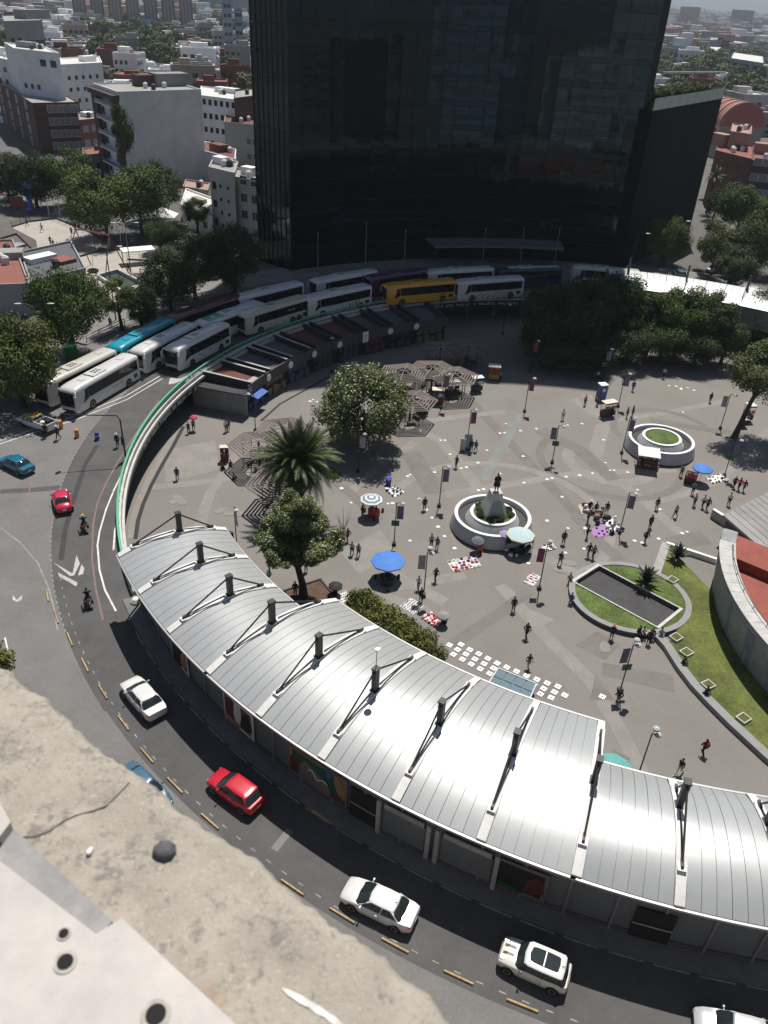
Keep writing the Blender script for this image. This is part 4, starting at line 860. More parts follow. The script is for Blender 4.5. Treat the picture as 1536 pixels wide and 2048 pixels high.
def person(label, pos, rz, kd, shirt, trs, slv=1, hair=0, extra='', scale=1.0, group=None):
    d = BODY[kd]; t = thing('person', label, 'person', pos, rz, group); t.scale = (scale,)*3
    link('body', d['body'], t)
    link('shirt', d['shirt%d' % slv], t, mat=cloth(PAL[shirt])); link('trousers', d['trousers'], t, mat=cloth(PAL[trs])); link('shoes', d['shoes'], t, mat=SHOE if hair else SHOEW)
    if 'H' in extra: link('hat', d['hat'], t, mat=cloth(PAL[extra[extra.index('H')+1]]))
    else: link('hair', d['hair%d' % hair], t, mat=HAIR)
    if 'P' in extra: link('backpack', d['pack'], t, mat=cloth(PAL[extra[extra.index('P')+1]]))
    if 'B' in extra: link('bag', d['bag'], t, mat=cloth(PAL[extra[extra.index('B')+1]]))
    return t
# foot pixel, heading (degrees, 0 = away from the viewer, counter-clockwise), pose, shirt, trousers, sleeve, hair, extras, label
PEOPLE = [
 (1124.7, 840, 170, 'stand', 'w', 'c', 0, 0, 'Pk', 'person in white shirt and dark pack standing alone above the statue planter'),
 (1169, 811, 200, 'stand', 'c', 'k', 0, 0, '', 'person in tan top standing left of the blue booth'),
 (1194.5, 812, 60, 'lean', 'r', 'j', 0, 1, '', 'person in red top in front of the blue booth'),
 (941.9, 903, 180, 'stand', 'k', 'k', 1, 1, 'Bk', 'person in black beside the tall placard, left one of two'),
 (951, 903, 150, 'walk', 'g', 'j', 1, 0, '', 'person in grey hoodie walking right beside the placard'),
 (911.9, 935, 10, 'walk', 'c', 'k', 0, 0, 'Pk', 'person with backpack walking below the tall placard'),
 (848.5, 1020, 185, 'stand', 'k', 'k', 1, 0, 'Bk', 'person in black standing beside the purple banner lamp left of the statue'),
 (862, 1095, 15, 'stand', 'c', 'k', 0, 0, '', 'person in beige shirt walking up left of the statue planter'),
 (873.4, 1099, 350, 'walk', 'b', 'j', 1, 1, '', 'person in blue top next to the beige shirted one'),
 (870.4, 1162, 200, 'stride', 'k', 'k', 0, 0, 'Pk', 'person striding with dark backpack left of the hat mat'),
 (836.4, 1179, 10, 'walk', 'l', 'g', 0, 0, '', 'person in pale shirt near the lamp above the grid mat'),
 (841, 1202, 200, 'lean', 'k', 'k', 1, 0, 'Bk', 'street seller bending over beside the grid mat'),
 (1126, 1088, 175, 'stand', 'k', 'k', 1, 0, 'Bk', 'person in black standing right of the pale parasol'),
 (1118.8, 1130, 330, 'walk', 'k', 'g', 1, 0, '', 'person in black turning above the oval lawn'),
 (1026, 1222, 180, 'stand', 'k', 'k', 1, 1, '', 'lone person in black in the open middle below the pink mat'),
 (1246, 766, 180, 'stand', 'g', 'k', 1, 0, '', 'person in grey beside the lamp at the edge of the tree shade'),
 (1265, 782, 170, 'walk', 'k', 'k', 1, 0, 'Bk', 'person in black right of the lamp near the tree shade'),
 (1419, 805, 190, 'stand', 'k', 'k', 1, 0, '', 'person standing alone below the far trees on the right'),
 (1252.7, 836, 270, 'stand', 'k', 'k', 1, 0, '', 'person in black behind the empty round planter, left of a pair'),
 (1263.6, 835, 90, 'stand', 'k', 'g', 1, 1, '', 'long haired person in black, right of a pair behind the round planter'),
 (1326, 757, 180, 'walk', 'l', 'k', 0, 0, '', 'person crossing the tree shadow at the back of the plaza'),
 (1185, 764, 180, 'stand', 'k', 'k', 1, 0, '', 'person in dark clothes in the tower shade behind the booth'),
 (1194, 761, 190, 'stand', 'w', 'k', 0, 0, '', 'person in white in the tower shade behind the booth'),
 (1361, 953, 330, 'walk', 'c', 'k', 0, 0, 'Pm', 'person with pack left of the small blue umbrella stall'),
 (1384, 989, 160, 'walk', 'g', 'k', 1, 0, '', 'person in grey below the magazine stall'),
 (1387, 1012, 200, 'stand', 'l', 'j', 0, 0, '', 'person in pale blue shirt below the magazine stall'),
 (1404, 1015, 190, 'walk', 'w', 'k', 0, 0, '', 'person in white shirt walking with one in dark red'),
 (1412.5, 1020, 185, 'walk', 'm', 'k', 1, 0, '', 'person in dark red walking beside one in white shirt'),
 (1466.7, 976, 170, 'walk', 'k', 'k', 1, 0, 'Bk', 'person in black, left one of three walking together on the right'),
 (1476, 980, 170, 'walk', 'r', 'k', 1, 1, '', 'person in red, middle one of three walking together'),
 (1485.7, 983, 175, 'walk', 'k', 'g', 1, 0, '', 'person in black, right one of three walking together'),
 (1456, 1011, 350, 'stand', 'w', 'k', 0, 0, '', 'person in white top beside the flat grey canopy roof'),
 (1312, 1019, 180, 'stand', 'k', 'g', 1, 0, '', 'person in black jacket right of the tall lamp in the middle'),
 (1349, 1035, 120, 'walk', 'l', 'k', 0, 0, 'Pk', 'person in pale shirt with dark backpack walking right'),
 (1298.8, 1056, 200, 'stand', 'k', 'k', 1, 0, '', 'person in black above the spiky plants, upper of two'),
 (1289.3, 1085, 190, 'walk', 'k', 'k', 1, 0, 'Bk', 'person in black above the spiky plants, lower of two'),
 (1212, 1028, 150, 'walk', 'k', 'g', 1, 0, '', 'person walking away from the purple cloth stall'),
 (1172.8, 1076, 250, 'stand', 'n', 'k', 1, 0, 'Bk', 'shopper in navy standing at the purple cloth'),
 (1174, 1046, 250, 'lean', 'k', 'k', 1, 0, '', 'shopper in black bending between the two mats'),
 (1179.6, 1014, 180, 'ground', 'k', 'k', 1, 0, 'Hw', 'seller in pale cap sitting on the ground at the beige mat'),
 (1191.8, 1017, 180, 'ground', 'm', 'k', 1, 0, '', 'seller in maroon sitting at the beige mat'),
 (1226, 1068, 90, 'ground', 'k', 'k', 1, 0, '', 'seller in black sitting on the white end of the purple mat'),
 (1175.5, 1113, 200, 'walk', 'k', 'g', 1, 0, '', 'person in black above the oval lawn, left of a pair'),
 (1185, 1117, 200, 'walk', 'g', 'k', 1, 1, '', 'person in grey above the oval lawn, right of a pair'),
 (1356.9, 1548, 130, 'stride', 'k', 'w', 0, 0, '', 'person in white trousers striding at the lower right'),
 (1405, 1508, 10, 'walk', 'k', 'k', 1, 1, 'Pr', 'person in black with a red backpack at the lower right'),
 (1052, 1275, 185, 'walk', 'k', 'k', 1, 0, 'Pk', 'person in black walking toward the white floor lights'),
 (1056, 1336, 190, 'walk', 'k', 'c', 0, 1, 'Bc', 'person with pale bag walking past the glass skylight'),
 (1234, 1408, 10, 'walk', 'k', 'g', 1, 0, '', 'person in dark clothes in the shadow line of the double lamp'),
 (377.6, 867, 190, 'walk', 'k', 'k', 0, 0, '', 'person in black beside the pink umbrella near the underpass'),
 (387.4, 861, 190, 'walk', 'g', 'k', 0, 1, '', 'person carrying a pink umbrella near the underpass'),
 (452.5, 864, 180, 'stand', 'w', 'j', 0, 0, '', 'person in white shirt by the end wall of the shops'),
 (457, 861, 180, 'stand', 'k', 'k', 1, 0, '', 'person in black by the end wall of the shops'),
 (355, 960, 190, 'walk', 'k', 'j', 1, 1, '', 'lone person walking along the drain channel on the left'),
 (695, 1082, 200, 'stride', 'k', 'k', 1, 1, '', 'person in black right of the leafy tree, top one of three'),
 (703.7, 1110, 170, 'walk', 'c', 'k', 0, 0, '', 'person in tan right of the leafy tree, middle one of three'),
 (716.6, 1113, 170, 'walk', 'g', 'j', 0, 0, 'Pk', 'person with backpack right of the leafy tree, lowest of three'),
 (663.6, 884, 180, 'stand', 'k', 'k', 1, 0, '', 'person in black between the palm and the flowering tree'),
 (590.5, 1192, 0, 'stand', 'k', 'g', 1, 0, '', 'person in black beside the trunk of the leafy tree'),
 (1222, 1277, 170, 'stand', 'k', 'k', 1, 0, 'Ho', 'person in orange hat leaning at the oval lawn wall'),
 (1296, 1288, 0, 'lean', 'k', 'k', 0, 0, '', 'person in black standing before the seated group at the oval wall'),
 (92.8, 874, 200, 'walk', 'k', 'n', 1, 0, 'Hk', 'traffic officer in dark uniform near the pickup, left of two'),
 (117.2, 879, 170, 'walk', 'n', 'n', 1, 0, 'Hw', 'traffic officer in navy near the orange barrel'),
 (236, 894, 175, 'stand', 'k', 'n', 1, 0, 'Hw', 'traffic officer in cap standing by the green parapet'),
 (85, 748, 180, 'stand', 'm', 'k', 0, 0, '', 'person on the shaded pavement beside the lamp left of the coaches'),
 (62, 770, 200, 'stand', 'n', 'k', 1, 0, '', 'person in navy at the kerb beside the cream coach'),
 (222, 656, 180, 'walk', 'g', 'k', 1, 0, '', 'person walking on the far pavement behind the teal coach'),
 (84.6, 463, 90, 'stride', 'l', 'k', 0, 0, '', 'player in pale shirt on the sand coloured court, upper left'),
 (144, 471, 200, 'stride', 'k', 'k', 0, 0, '', 'player in black on the court near the tree shade'),
 (151.5, 464, 200, 'walk', 'n', 'k', 0, 0, '', 'player in navy at the edge of the tree shade on the court'),
 (101.6, 490, 230, 'stride', 'k', 'k', 0, 0, '', 'player in black on the court, upper of three in a row'),
 (107.5, 497, 230, 'stride', 'n', 'k', 0, 0, '', 'player on the court, middle of three in a row'),
 (116, 502, 230, 'stride', 'g', 'k', 0, 0, '', 'player on the court, lowest of three in a row'),
 (55, 452, 90, 'stride', 'm', 'k', 0, 0, '', 'player in maroon at the far kerb of the court'),
 (258, 545, 0, 'walk', 'k', 'k', 0, 0, '', 'person by the concrete lamp post beside the sunken court'),
]
for u, v, hd, kd, a, b, sl_, hr, ex, lab in PEOPLE:
    z = RZ if (v < 780 and u < 300) or (u < 250 and v < 900) else 0.0
    if v < 560 and u < 300: z = RZ+.02
    pz = z+.03
    if u == 62 or u == 85 or u == 222: pz = 4.63
    person(lab, G(u, v, z)*1.0+Vector((0, 0, pz-z)), math.radians(hd), kd, a, b, sl_, hr, ex, rnd.uniform(.96, 1.05))
# people sitting on the low wall round the lawn: seat height .5
for u, v, hd, a, b, ex, lab in ((1140, 1158, 80, 'c', 'k', '', 'person in tan sitting on the oval wall, farthest left'), (1143, 1198, 70, 'b', 'j', '', 'person in blue sitting on the left side of the oval wall'),
        (1278, 1264, 20, 'k', 'k', '', 'person in black sitting on the oval wall, left of the seated group'), (1286, 1266, 20, 'w', 'k', '', 'person in white top sitting on the oval wall'), (1304, 1269, 15, 'k', 'j', '', 'person in dark top sitting on the oval wall, right of the white top'),
        (1322, 1268, 0, 'l', 'g', '', 'person in pale top sitting where the oval wall meets the long wall'), (1366, 1325, 60, 'k', 'k', '', 'person in black sitting on the long kerb wall, upper of two'), (1411, 1385, 50, 'k', 'k', 'Bk', 'person in black with a bag on the long kerb wall, lower of two')):
    p = G(u, v, .52); person(lab, (p.x, p.y, .06), math.radians(hd+90 if hd > 60 else hd+170), 'sit', a, b, 1, 0, ex, 1.0)
# riders and other seated people
for (bk, p, h), lab, ex, c in zip(BK, ('rider with yellow helmet on the pale pannier motorcycle', 'rider in black helmet on the lane motorcycle'), ('Hy', 'Hk'), 'nk'):
    person(lab, (p.x+.28*math.sin(h), p.y-.28*math.cos(h), p.z+.06), h, 'ride', c, 'k', 1, 0, ex, 1.0)
# ------------------------------------------------------------------ trees and plants
BARK = M('bark', (.055, .042, .032), .95, noise=(3, .3)); BARKD = M('bark_dark', (.022, .018, .015), .95, noise=(3, .3))
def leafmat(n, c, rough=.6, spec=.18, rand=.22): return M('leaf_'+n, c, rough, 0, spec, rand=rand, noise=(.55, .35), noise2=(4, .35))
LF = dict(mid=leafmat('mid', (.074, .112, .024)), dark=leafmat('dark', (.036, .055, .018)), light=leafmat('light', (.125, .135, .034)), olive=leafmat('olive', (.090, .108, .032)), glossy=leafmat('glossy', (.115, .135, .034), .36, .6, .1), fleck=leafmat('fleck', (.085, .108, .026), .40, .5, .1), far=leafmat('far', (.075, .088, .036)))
def crown_mesh(name, seed, nleaf, leaf, clumps, mat, flat=.8, hollow=.55, spread=.42):
    r = random.Random(seed); v = []; f = []
    cs = []
    for i in range(clumps):
        while True:
            d = Vector((r.uniform(-1, 1), r.uniform(-1, 1), r.uniform(-.75, 1)))
            if .25 < d.length < 1: break
        d = d.normalized()*r.uniform(hollow, .80); cs.append((Vector((d.x, d.y, d.z*flat)), r.uniform(.6, 1.15)*spread))
    for i in range(nleaf):
        c, cr = cs[r.randrange(clumps)]
        d = Vector((r.gauss(0, 1), r.gauss(0, 1), r.gauss(0, 1))).normalized()
        p = c+Vector((d.x, d.y, d.z*.8))*cr*(r.random()**.4)
        n = (d*.7+Vector((0, 0, .55))+Vector((r.gauss(0, .55), r.gauss(0, .55), r.gauss(0, .4)))).normalized()
        a = n.orthogonal().normalized(); b = n.cross(a); t = r.uniform(0, 6.28); a, b = a*math.cos(t)+b*math.sin(t), b*math.cos(t)-a*math.sin(t)
        s = leaf*r.uniform(.6, 1.3); k = len(v)
        v += [tuple(p-a*s), tuple(p+b*s*.5+n*s*.12), tuple(p+a*s), tuple(p-b*s*.5+n*s*.12)]
        f.append((k, k+1, k+2, k+3))
    me = bpy.data.meshes.new(name); me.from_pydata(v, [], f); me.materials.append(mat); me.update(); return me
CR = {'broad': crown_mesh('crown', 1, 17000, .034, 36, LF['mid']), 'dense': crown_mesh('crown', 2, 20000, .032, 48, LF['mid'], .85, .6, .36), 'airy': crown_mesh('crown', 3, 10000, .038, 20, LF['mid'], .8, .5, .36),
      'tall': crown_mesh('crown', 4, 6500, .05, 26, LF['mid'], 1.0, .45, .34), 'far': crown_mesh('crown', 5, 1500, .12, 22, LF['far'], .75, .5, .40), 'far2': crown_mesh('crown', 6, 1500, .12, 18, LF['far'], .8, .5, .42),
      'fine': crown_mesh('crown', 8, 30000, .030, 60, LF['fleck'], .85, .6, .34), 'leafy': crown_mesh('crown', 9, 16000, .047, 22, LF['glossy'], .85, .5, .42), 'shrub': crown_mesh('crown', 10, 6000, .07, 26, LF['light'], .8, .4, .42)}
def trunk(t, base, top, r0, spread, nl, seed, mat=BARK, bend=.3):
    r = random.Random(seed); mb = MB(); base, top = Vector(base), Vector(top); pts = []
    for i in range(6):
        s = i/5; p = base.lerp(top, s)+Vector((math.sin(s*3+seed), math.cos(s*2.3+seed), 0))*bend*s*(1-s)*2; pts.append(p)
    mb.tube(pts, [r0*(1.25-.75*i/5) if i else r0*1.5 for i in range(6)], 8)
    for i in range(nl):
        a = 2*math.pi*(i+r.random()*.6)/nl; s = r.uniform(.5, .9); st_ = base.lerp(top, s)
        e = top+Vector((math.cos(a)*spread*r.uniform(.5, .85), math.sin(a)*spread*r.uniform(.5, .85), r.uniform(-.2, .5)*spread)); m_ = st_.lerp(e, .5)+Vector((0, 0, -.08*spread))
        mb.tube([st_, m_, e], [r0*.5, r0*.33, r0*.12], 6)
    return mb.build('trunk', mat, t, smooth=True)
def tree(label, pos, h, cr, kind, mat=None, ch=None, off=(0, 0), r0=.22, group=None, zc=None, seed=None, nl=7, bend=.3):
    seed = seed if seed is not None else rnd.randrange(999); t = thing('tree', label, 'tree', pos, 0, group)
    ch = ch or cr*.8; zc = zc if zc is not None else h-ch*.92
    trunk(t, (0, 0, -.05), (off[0]*.8, off[1]*.8, zc-.1*ch), r0, cr*.8, nl, seed, bend=bend)
    c = link('crown', CR[kind], t, (off[0], off[1], zc), rnd.random()*6.28, mat=mat or CR[kind].materials[0]); c.scale = (cr, cr*rnd.uniform(.92, 1.08), ch); return t
def T(u, v, z=0): p = G(u, v, z); p.z = z; return p
tree('broad flowering tree with many pale tips in the middle left of the plaza', T(726, 896), 12.0, 6.3, 'fine', ch=5.9, zc=6.1, r0=.3)
t = thing('tree', 'leafy tree with curved trunk in a square planter beside the station roof', 'tree', T(607, 1196))
mb = MB(); mb.tube([(0, 0, 0), (-.1, .2, 1.6), (-.55, .4, 3.4), (-.9, .5, 5.2), (-.7, .6, 7.5)], [.5, .36, .3, .24, .12], 10)
for e in ((-3.2, .2, 7.2), (2.2, .6, 7.4), (-1.6, -1.2, 6.6), (.6, 1.8, 9.2), (-1.0, 2.0, 8.0)): mb.tube([(-.5, .38, 3.3), (e[0]*.5-.4, e[1]*.5, 5.3), e], [.2, .14, .06], 7)
mb.build('trunk', BARK, t, smooth=True)
for x, y, z, s, sz in ((-3.0, .2, 7.1, 2.35, 1.95), (1.9, .2, 6.9, 2.3, 2.05), (-.7, .8, 9.1, 2.1, 2.1), (-.6, .8, 10.7, 1.7, 1.5), (-1.6, -1.6, 6.6, 1.9, 1.5), (.2, 1.6, 7.4, 2.1, 1.8), (-2.2, 1.4, 7.6, 2.1, 1.9), (.6, -1.4, 6.6, 1.8, 1.5), (-1.4, 1.2, 9.6, 1.6, 1.5), (.5, .6, 9.2, 1.7, 1.6)):
    c = link('crown', CR['leafy'], t, (x, y, z), rnd.random()*6); c.scale = (s, s, sz)
# square planter bed of the leafy tree
pb = thing('tree_planter', 'square bed of bare orange soil round the leafy tree trunk', 'planter', T(620, 1200))
for i in range(4):
    a = math.radians(32+90*i); MB().box((2.3*math.cos(a), 2.3*math.sin(a), .12), (.16, 4.6, .24), a).build('edging', COND, pb)
mb = MB(); mb.box((0, 0, .05), (4.45, 4.45, .1), math.radians(32)); mb.build('soil', SOIL, pb)
# station-side shrubs
for i, (a, r, s) in enumerate(((219.5, 41.2, 1.9), (222.0, 41.2, 2.1), (224.6, 41.0, 2.2), (227.2, 41.0, 2.1), (229.6, 41.2, 2.0), (231.8, 41.6, 1.7))):
    p = PO(r, a); t = thing('shrub', ('shrub of a loose green row beside the station roof, first from the leafy tree', 'second shrub from the leafy tree along the station roof', 'third shrub from the leafy tree, bulky, along the station roof', 'third shrub from the skylight along the station roof', 'second shrub from the glass skylight along the station roof', 'shrub nearest the glass skylight at the end of the row')[i], 'shrub', (p.x, p.y, .02), 0, 'shrubs beside the station')
    c = link('crown', CR['shrub'], t, (0, 0, 2.0), rnd.random()*6, mat=LF['light'] if i % 2 else LF['olive']); c.scale = (s, s, 2.5)
    m = MB(); [m.tube([(0, 0, 0), (.5*math.cos(q), .5*math.sin(q), 1.6), (.9*math.cos(q), .9*math.sin(q), 3)], [.07, .05, .02], 5) for q in (0, 1.6, 3, 4.6)]; m.build('stem', BARK, t)
# trees of the plaza and the ring
tree('tall tree with dark forked trunk at the right edge of the plaza', T(1468, 876), 15.0, 5.6, 'broad', LF['olive'], 4.6, (2.2, .6), .34, zc=10.2, nl=9)
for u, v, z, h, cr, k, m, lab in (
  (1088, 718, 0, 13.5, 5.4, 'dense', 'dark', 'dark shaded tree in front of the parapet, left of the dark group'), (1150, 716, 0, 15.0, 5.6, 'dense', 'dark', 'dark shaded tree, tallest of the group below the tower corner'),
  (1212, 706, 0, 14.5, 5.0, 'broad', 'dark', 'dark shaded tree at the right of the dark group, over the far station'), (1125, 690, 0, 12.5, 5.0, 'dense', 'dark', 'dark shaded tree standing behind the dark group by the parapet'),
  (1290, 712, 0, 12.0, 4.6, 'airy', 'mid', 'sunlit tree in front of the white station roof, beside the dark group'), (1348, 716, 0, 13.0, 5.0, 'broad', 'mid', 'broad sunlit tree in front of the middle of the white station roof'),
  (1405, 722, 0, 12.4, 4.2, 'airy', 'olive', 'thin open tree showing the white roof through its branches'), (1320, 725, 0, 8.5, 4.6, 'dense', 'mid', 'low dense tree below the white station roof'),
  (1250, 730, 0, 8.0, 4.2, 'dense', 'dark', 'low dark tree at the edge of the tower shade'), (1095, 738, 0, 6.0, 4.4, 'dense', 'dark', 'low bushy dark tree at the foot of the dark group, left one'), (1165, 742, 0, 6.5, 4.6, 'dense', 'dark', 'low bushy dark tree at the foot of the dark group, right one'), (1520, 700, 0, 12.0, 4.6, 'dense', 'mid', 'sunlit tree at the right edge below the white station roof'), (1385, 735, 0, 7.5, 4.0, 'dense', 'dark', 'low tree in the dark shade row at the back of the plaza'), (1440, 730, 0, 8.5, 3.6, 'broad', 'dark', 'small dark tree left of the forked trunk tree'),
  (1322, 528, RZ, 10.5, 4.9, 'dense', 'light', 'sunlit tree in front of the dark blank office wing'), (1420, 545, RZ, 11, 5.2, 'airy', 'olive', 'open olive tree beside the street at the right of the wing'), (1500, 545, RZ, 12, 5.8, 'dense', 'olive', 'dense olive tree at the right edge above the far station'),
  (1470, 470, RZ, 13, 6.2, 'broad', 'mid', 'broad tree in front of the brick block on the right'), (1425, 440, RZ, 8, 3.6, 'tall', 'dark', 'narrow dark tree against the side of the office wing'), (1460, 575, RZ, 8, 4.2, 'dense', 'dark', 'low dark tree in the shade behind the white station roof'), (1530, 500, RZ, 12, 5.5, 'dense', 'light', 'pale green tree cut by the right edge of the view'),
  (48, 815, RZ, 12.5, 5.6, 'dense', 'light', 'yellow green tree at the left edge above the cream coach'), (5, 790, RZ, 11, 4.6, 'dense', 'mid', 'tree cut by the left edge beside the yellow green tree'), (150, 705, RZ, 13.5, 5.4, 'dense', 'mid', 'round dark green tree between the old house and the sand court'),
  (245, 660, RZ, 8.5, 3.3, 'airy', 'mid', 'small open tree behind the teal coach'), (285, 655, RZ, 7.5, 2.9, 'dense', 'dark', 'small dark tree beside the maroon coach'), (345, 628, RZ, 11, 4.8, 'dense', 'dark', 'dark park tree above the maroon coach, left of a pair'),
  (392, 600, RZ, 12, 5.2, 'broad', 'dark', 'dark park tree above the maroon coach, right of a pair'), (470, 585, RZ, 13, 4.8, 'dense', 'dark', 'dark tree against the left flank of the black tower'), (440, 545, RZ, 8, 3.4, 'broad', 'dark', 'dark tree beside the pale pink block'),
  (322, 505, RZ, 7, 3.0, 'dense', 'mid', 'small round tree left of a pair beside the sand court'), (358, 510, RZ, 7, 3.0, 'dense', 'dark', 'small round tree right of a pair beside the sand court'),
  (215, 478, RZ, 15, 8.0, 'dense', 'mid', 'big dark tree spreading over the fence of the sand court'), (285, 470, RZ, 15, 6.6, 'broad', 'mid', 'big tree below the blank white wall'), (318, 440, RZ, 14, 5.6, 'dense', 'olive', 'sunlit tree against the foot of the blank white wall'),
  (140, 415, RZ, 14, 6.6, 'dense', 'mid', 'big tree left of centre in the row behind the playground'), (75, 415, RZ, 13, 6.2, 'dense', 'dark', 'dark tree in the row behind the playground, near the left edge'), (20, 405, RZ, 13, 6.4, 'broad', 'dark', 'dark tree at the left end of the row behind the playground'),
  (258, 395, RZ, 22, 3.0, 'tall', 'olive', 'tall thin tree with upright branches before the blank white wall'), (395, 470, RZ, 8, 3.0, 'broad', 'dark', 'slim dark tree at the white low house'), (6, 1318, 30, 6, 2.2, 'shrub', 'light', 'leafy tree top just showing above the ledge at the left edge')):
    z0 = z
    if z == 30: z0 = 4.6; q = G(u, v, 12); p = Vector((q.x-1.2, q.y+.3, 4.6)); tree(lab, p, 9, 1.8, k, LF[m], 1.8, zc=7.0); continue
    if h == 22: tree(lab, T(u, v, z), h, cr, k, LF[m], 7.5, zc=14.2, nl=9); continue
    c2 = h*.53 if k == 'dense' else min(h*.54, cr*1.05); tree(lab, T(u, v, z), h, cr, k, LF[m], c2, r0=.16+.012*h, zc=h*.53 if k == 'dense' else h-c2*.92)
# bare sapling and a tuft of grass
t = thing('sapling', 'thin bare sapling between the leafy tree and the striped parasol', 'tree', T(686, 1072)); mb = MB()
for i in range(9):
    a = i*.75; mb.tube([(0, 0, .4), (.35*math.cos(a), .35*math.sin(a), 1.5), (.85*math.cos(a+.2), .85*math.sin(a+.2), 2.4+.5*(i % 3))], [.04, .025, .008], 4)
mb.tube([(0, 0, 0), (0, 0, .9)], .05, 5); mb.build('trunk', BARK, t)
t = thing('grass_tuft', 'small green grass patch beside the palm trunk', 'grass patch', T(662, 948)); mb = MB(); mb.lathe([(1.3, 0), (1.1, .14), (.05, .2)], 12); mb.build('turf', GRASS, t); c = link('crown', CR['shrub'], t, (0, 0, .25)); c.scale = (1.1, 1.1, .35)
# date palm
pp = thing('palm_tree', 'large date palm with drooping fronds on the left of the plaza', 'palm', T(597, 1030)); PZ = 6.9
mb = MB(); mb.tube([(0, 0, 0), (.05, 0, 1.5), (.0, .05, 3.5), (0, 0, 5.6), (0, 0, 6.5)], [.62, .50, .46, .5, .62], 12); mb.build('trunk', BARKD, pp, smooth=True)
PALM = leafmat('palm', (.060, .082, .024), .5, .35, .25); PALMD = leafmat('palm_old', (.085, .060, .030), .6, .4, .2)
def frond_mesh(seed, L, droop, mat):
    r = random.Random(seed); mb = MB(); n = 22; pts = []
    for i in range(n+1):
        s = i/n; pts.append(Vector((0, L*(s-.12*droop*s*s*s), -droop*L*.42*s*s*s+.02*L*s)))
    mb.tube(pts[::4]+[pts[-1]], [.055, .045, .035, .03, .02, .012, .006][:len(pts[::4])+1], 4)
    for i in range(1, n+1):
        s = i/n; d = (pts[i]-pts[i-1]).normalized(); ll = .95*math.sin(math.pi*min(1, .18+s*.80))**.7
        for sx in (-1, 1):
            for o in (0, .5):
                p = pts[i-1].lerp(pts[i], o); sd = Vector((sx, 0, 0)); dirv = (sd*.80+d*.62+Vector((0, 0, -.18+r.gauss(0, .12)))).normalized(); q = p+dirv*ll*r.uniform(.85, 1.1); w = d*.055
                mb.poly([p-w, p+w, p.lerp(q, .6)+w*.9+Vector((0, 0, .03)), q])
    return mb.mesh('frond', mat)
FR = [frond_mesh(i, 5.3, dr, PALM if i < 4 else PALMD) for i, dr in enumerate((.35, .8, 1.15, 1.5, 1.7))]
def fronds(t, z, n, sc, sets):
    for k, (m, cnt, el, jit) in enumerate(sets):
        for i in range(cnt):
            o = link('frond', FR[m], t, (0, 0, z)); o.rotation_mode = 'ZXY'; a = 2*math.pi*(i+.5*(k % 2))/cnt+rnd.gauss(0, .12)
            e = math.radians(el+rnd.gauss(0, jit)); o.rotation_mode = 'XYZ'
            o.rotation_euler = (Matrix.Rotation(a, 3, 'Z') @ Matrix.Rotation(e, 3, 'X')).to_euler(); q = sc*rnd.uniform(.85, 1.08); o.scale = (q, q, q)
fronds(pp, PZ, 0, 1.0, ((0, 10, 74, 6), (0, 16, 55, 6), (1, 22, 36, 7), (1, 24, 18, 7), (2, 26, 2, 7), (3, 24, -18, 8), (4, 20, -42, 8)))
fp = thing('palm_tree', 'dark palm standing beside the brick block on the right', 'palm', T(1412, 425, RZ)); mb = MB(); mb.tube([(0, 0, 0), (0, 0, 5), (0, 0, 9)], [.3, .25, .3], 8); mb.build('trunk', BARKD, fp); fronds(fp, 9, 0, .6, ((0, 8, 50, 8), (1, 10, 20, 8), (2, 12, -10, 8)))
# agaves
def agave(label, pos, r, n=34):
    t = thing('agave', label, 'plant', pos); mb = MB()
    L = MB()
    for x0, x1, w0, w1, z0, z1 in ((0, .5, .05, .09, 0, .12), (.5, 1.0, .09, .004, .12, .10)): L.poly([(-w0, x0, z0), (w0, x0, z0), (w1, x1, z1), (-w1, x1, z1)])
    lm = L.mesh('leaf', leafmat('agave', (.050, .062, .045), .5, .4, .25))
    for i in range(n):
        o = link('leaf', lm, t, (0, 0, .25)); a = i*2.39996; e = math.radians(8+70*(1-i/n)**.8+rnd.gauss(0, 4)); o.rotation_euler = (Matrix.Rotation(a, 3, 'Z') @ Matrix.Rotation(e, 3, 'X')).to_euler(); q = r*rnd.uniform(.85, 1.1); o.scale = (q*1.3, q, q)
    m = MB(); m.lathe([(.12, 0), (.16, .3), (.05, .5)], 8); m.build('stem', BARKD, t); return t
agave('spiky agave plant inside the oval lawn beside the pond', T(1291, 1166, .5), 1.75, 44); agave('spiky agave plant at the corner of the long lawn', T(1354, 1118, .5), 1.6, 44)
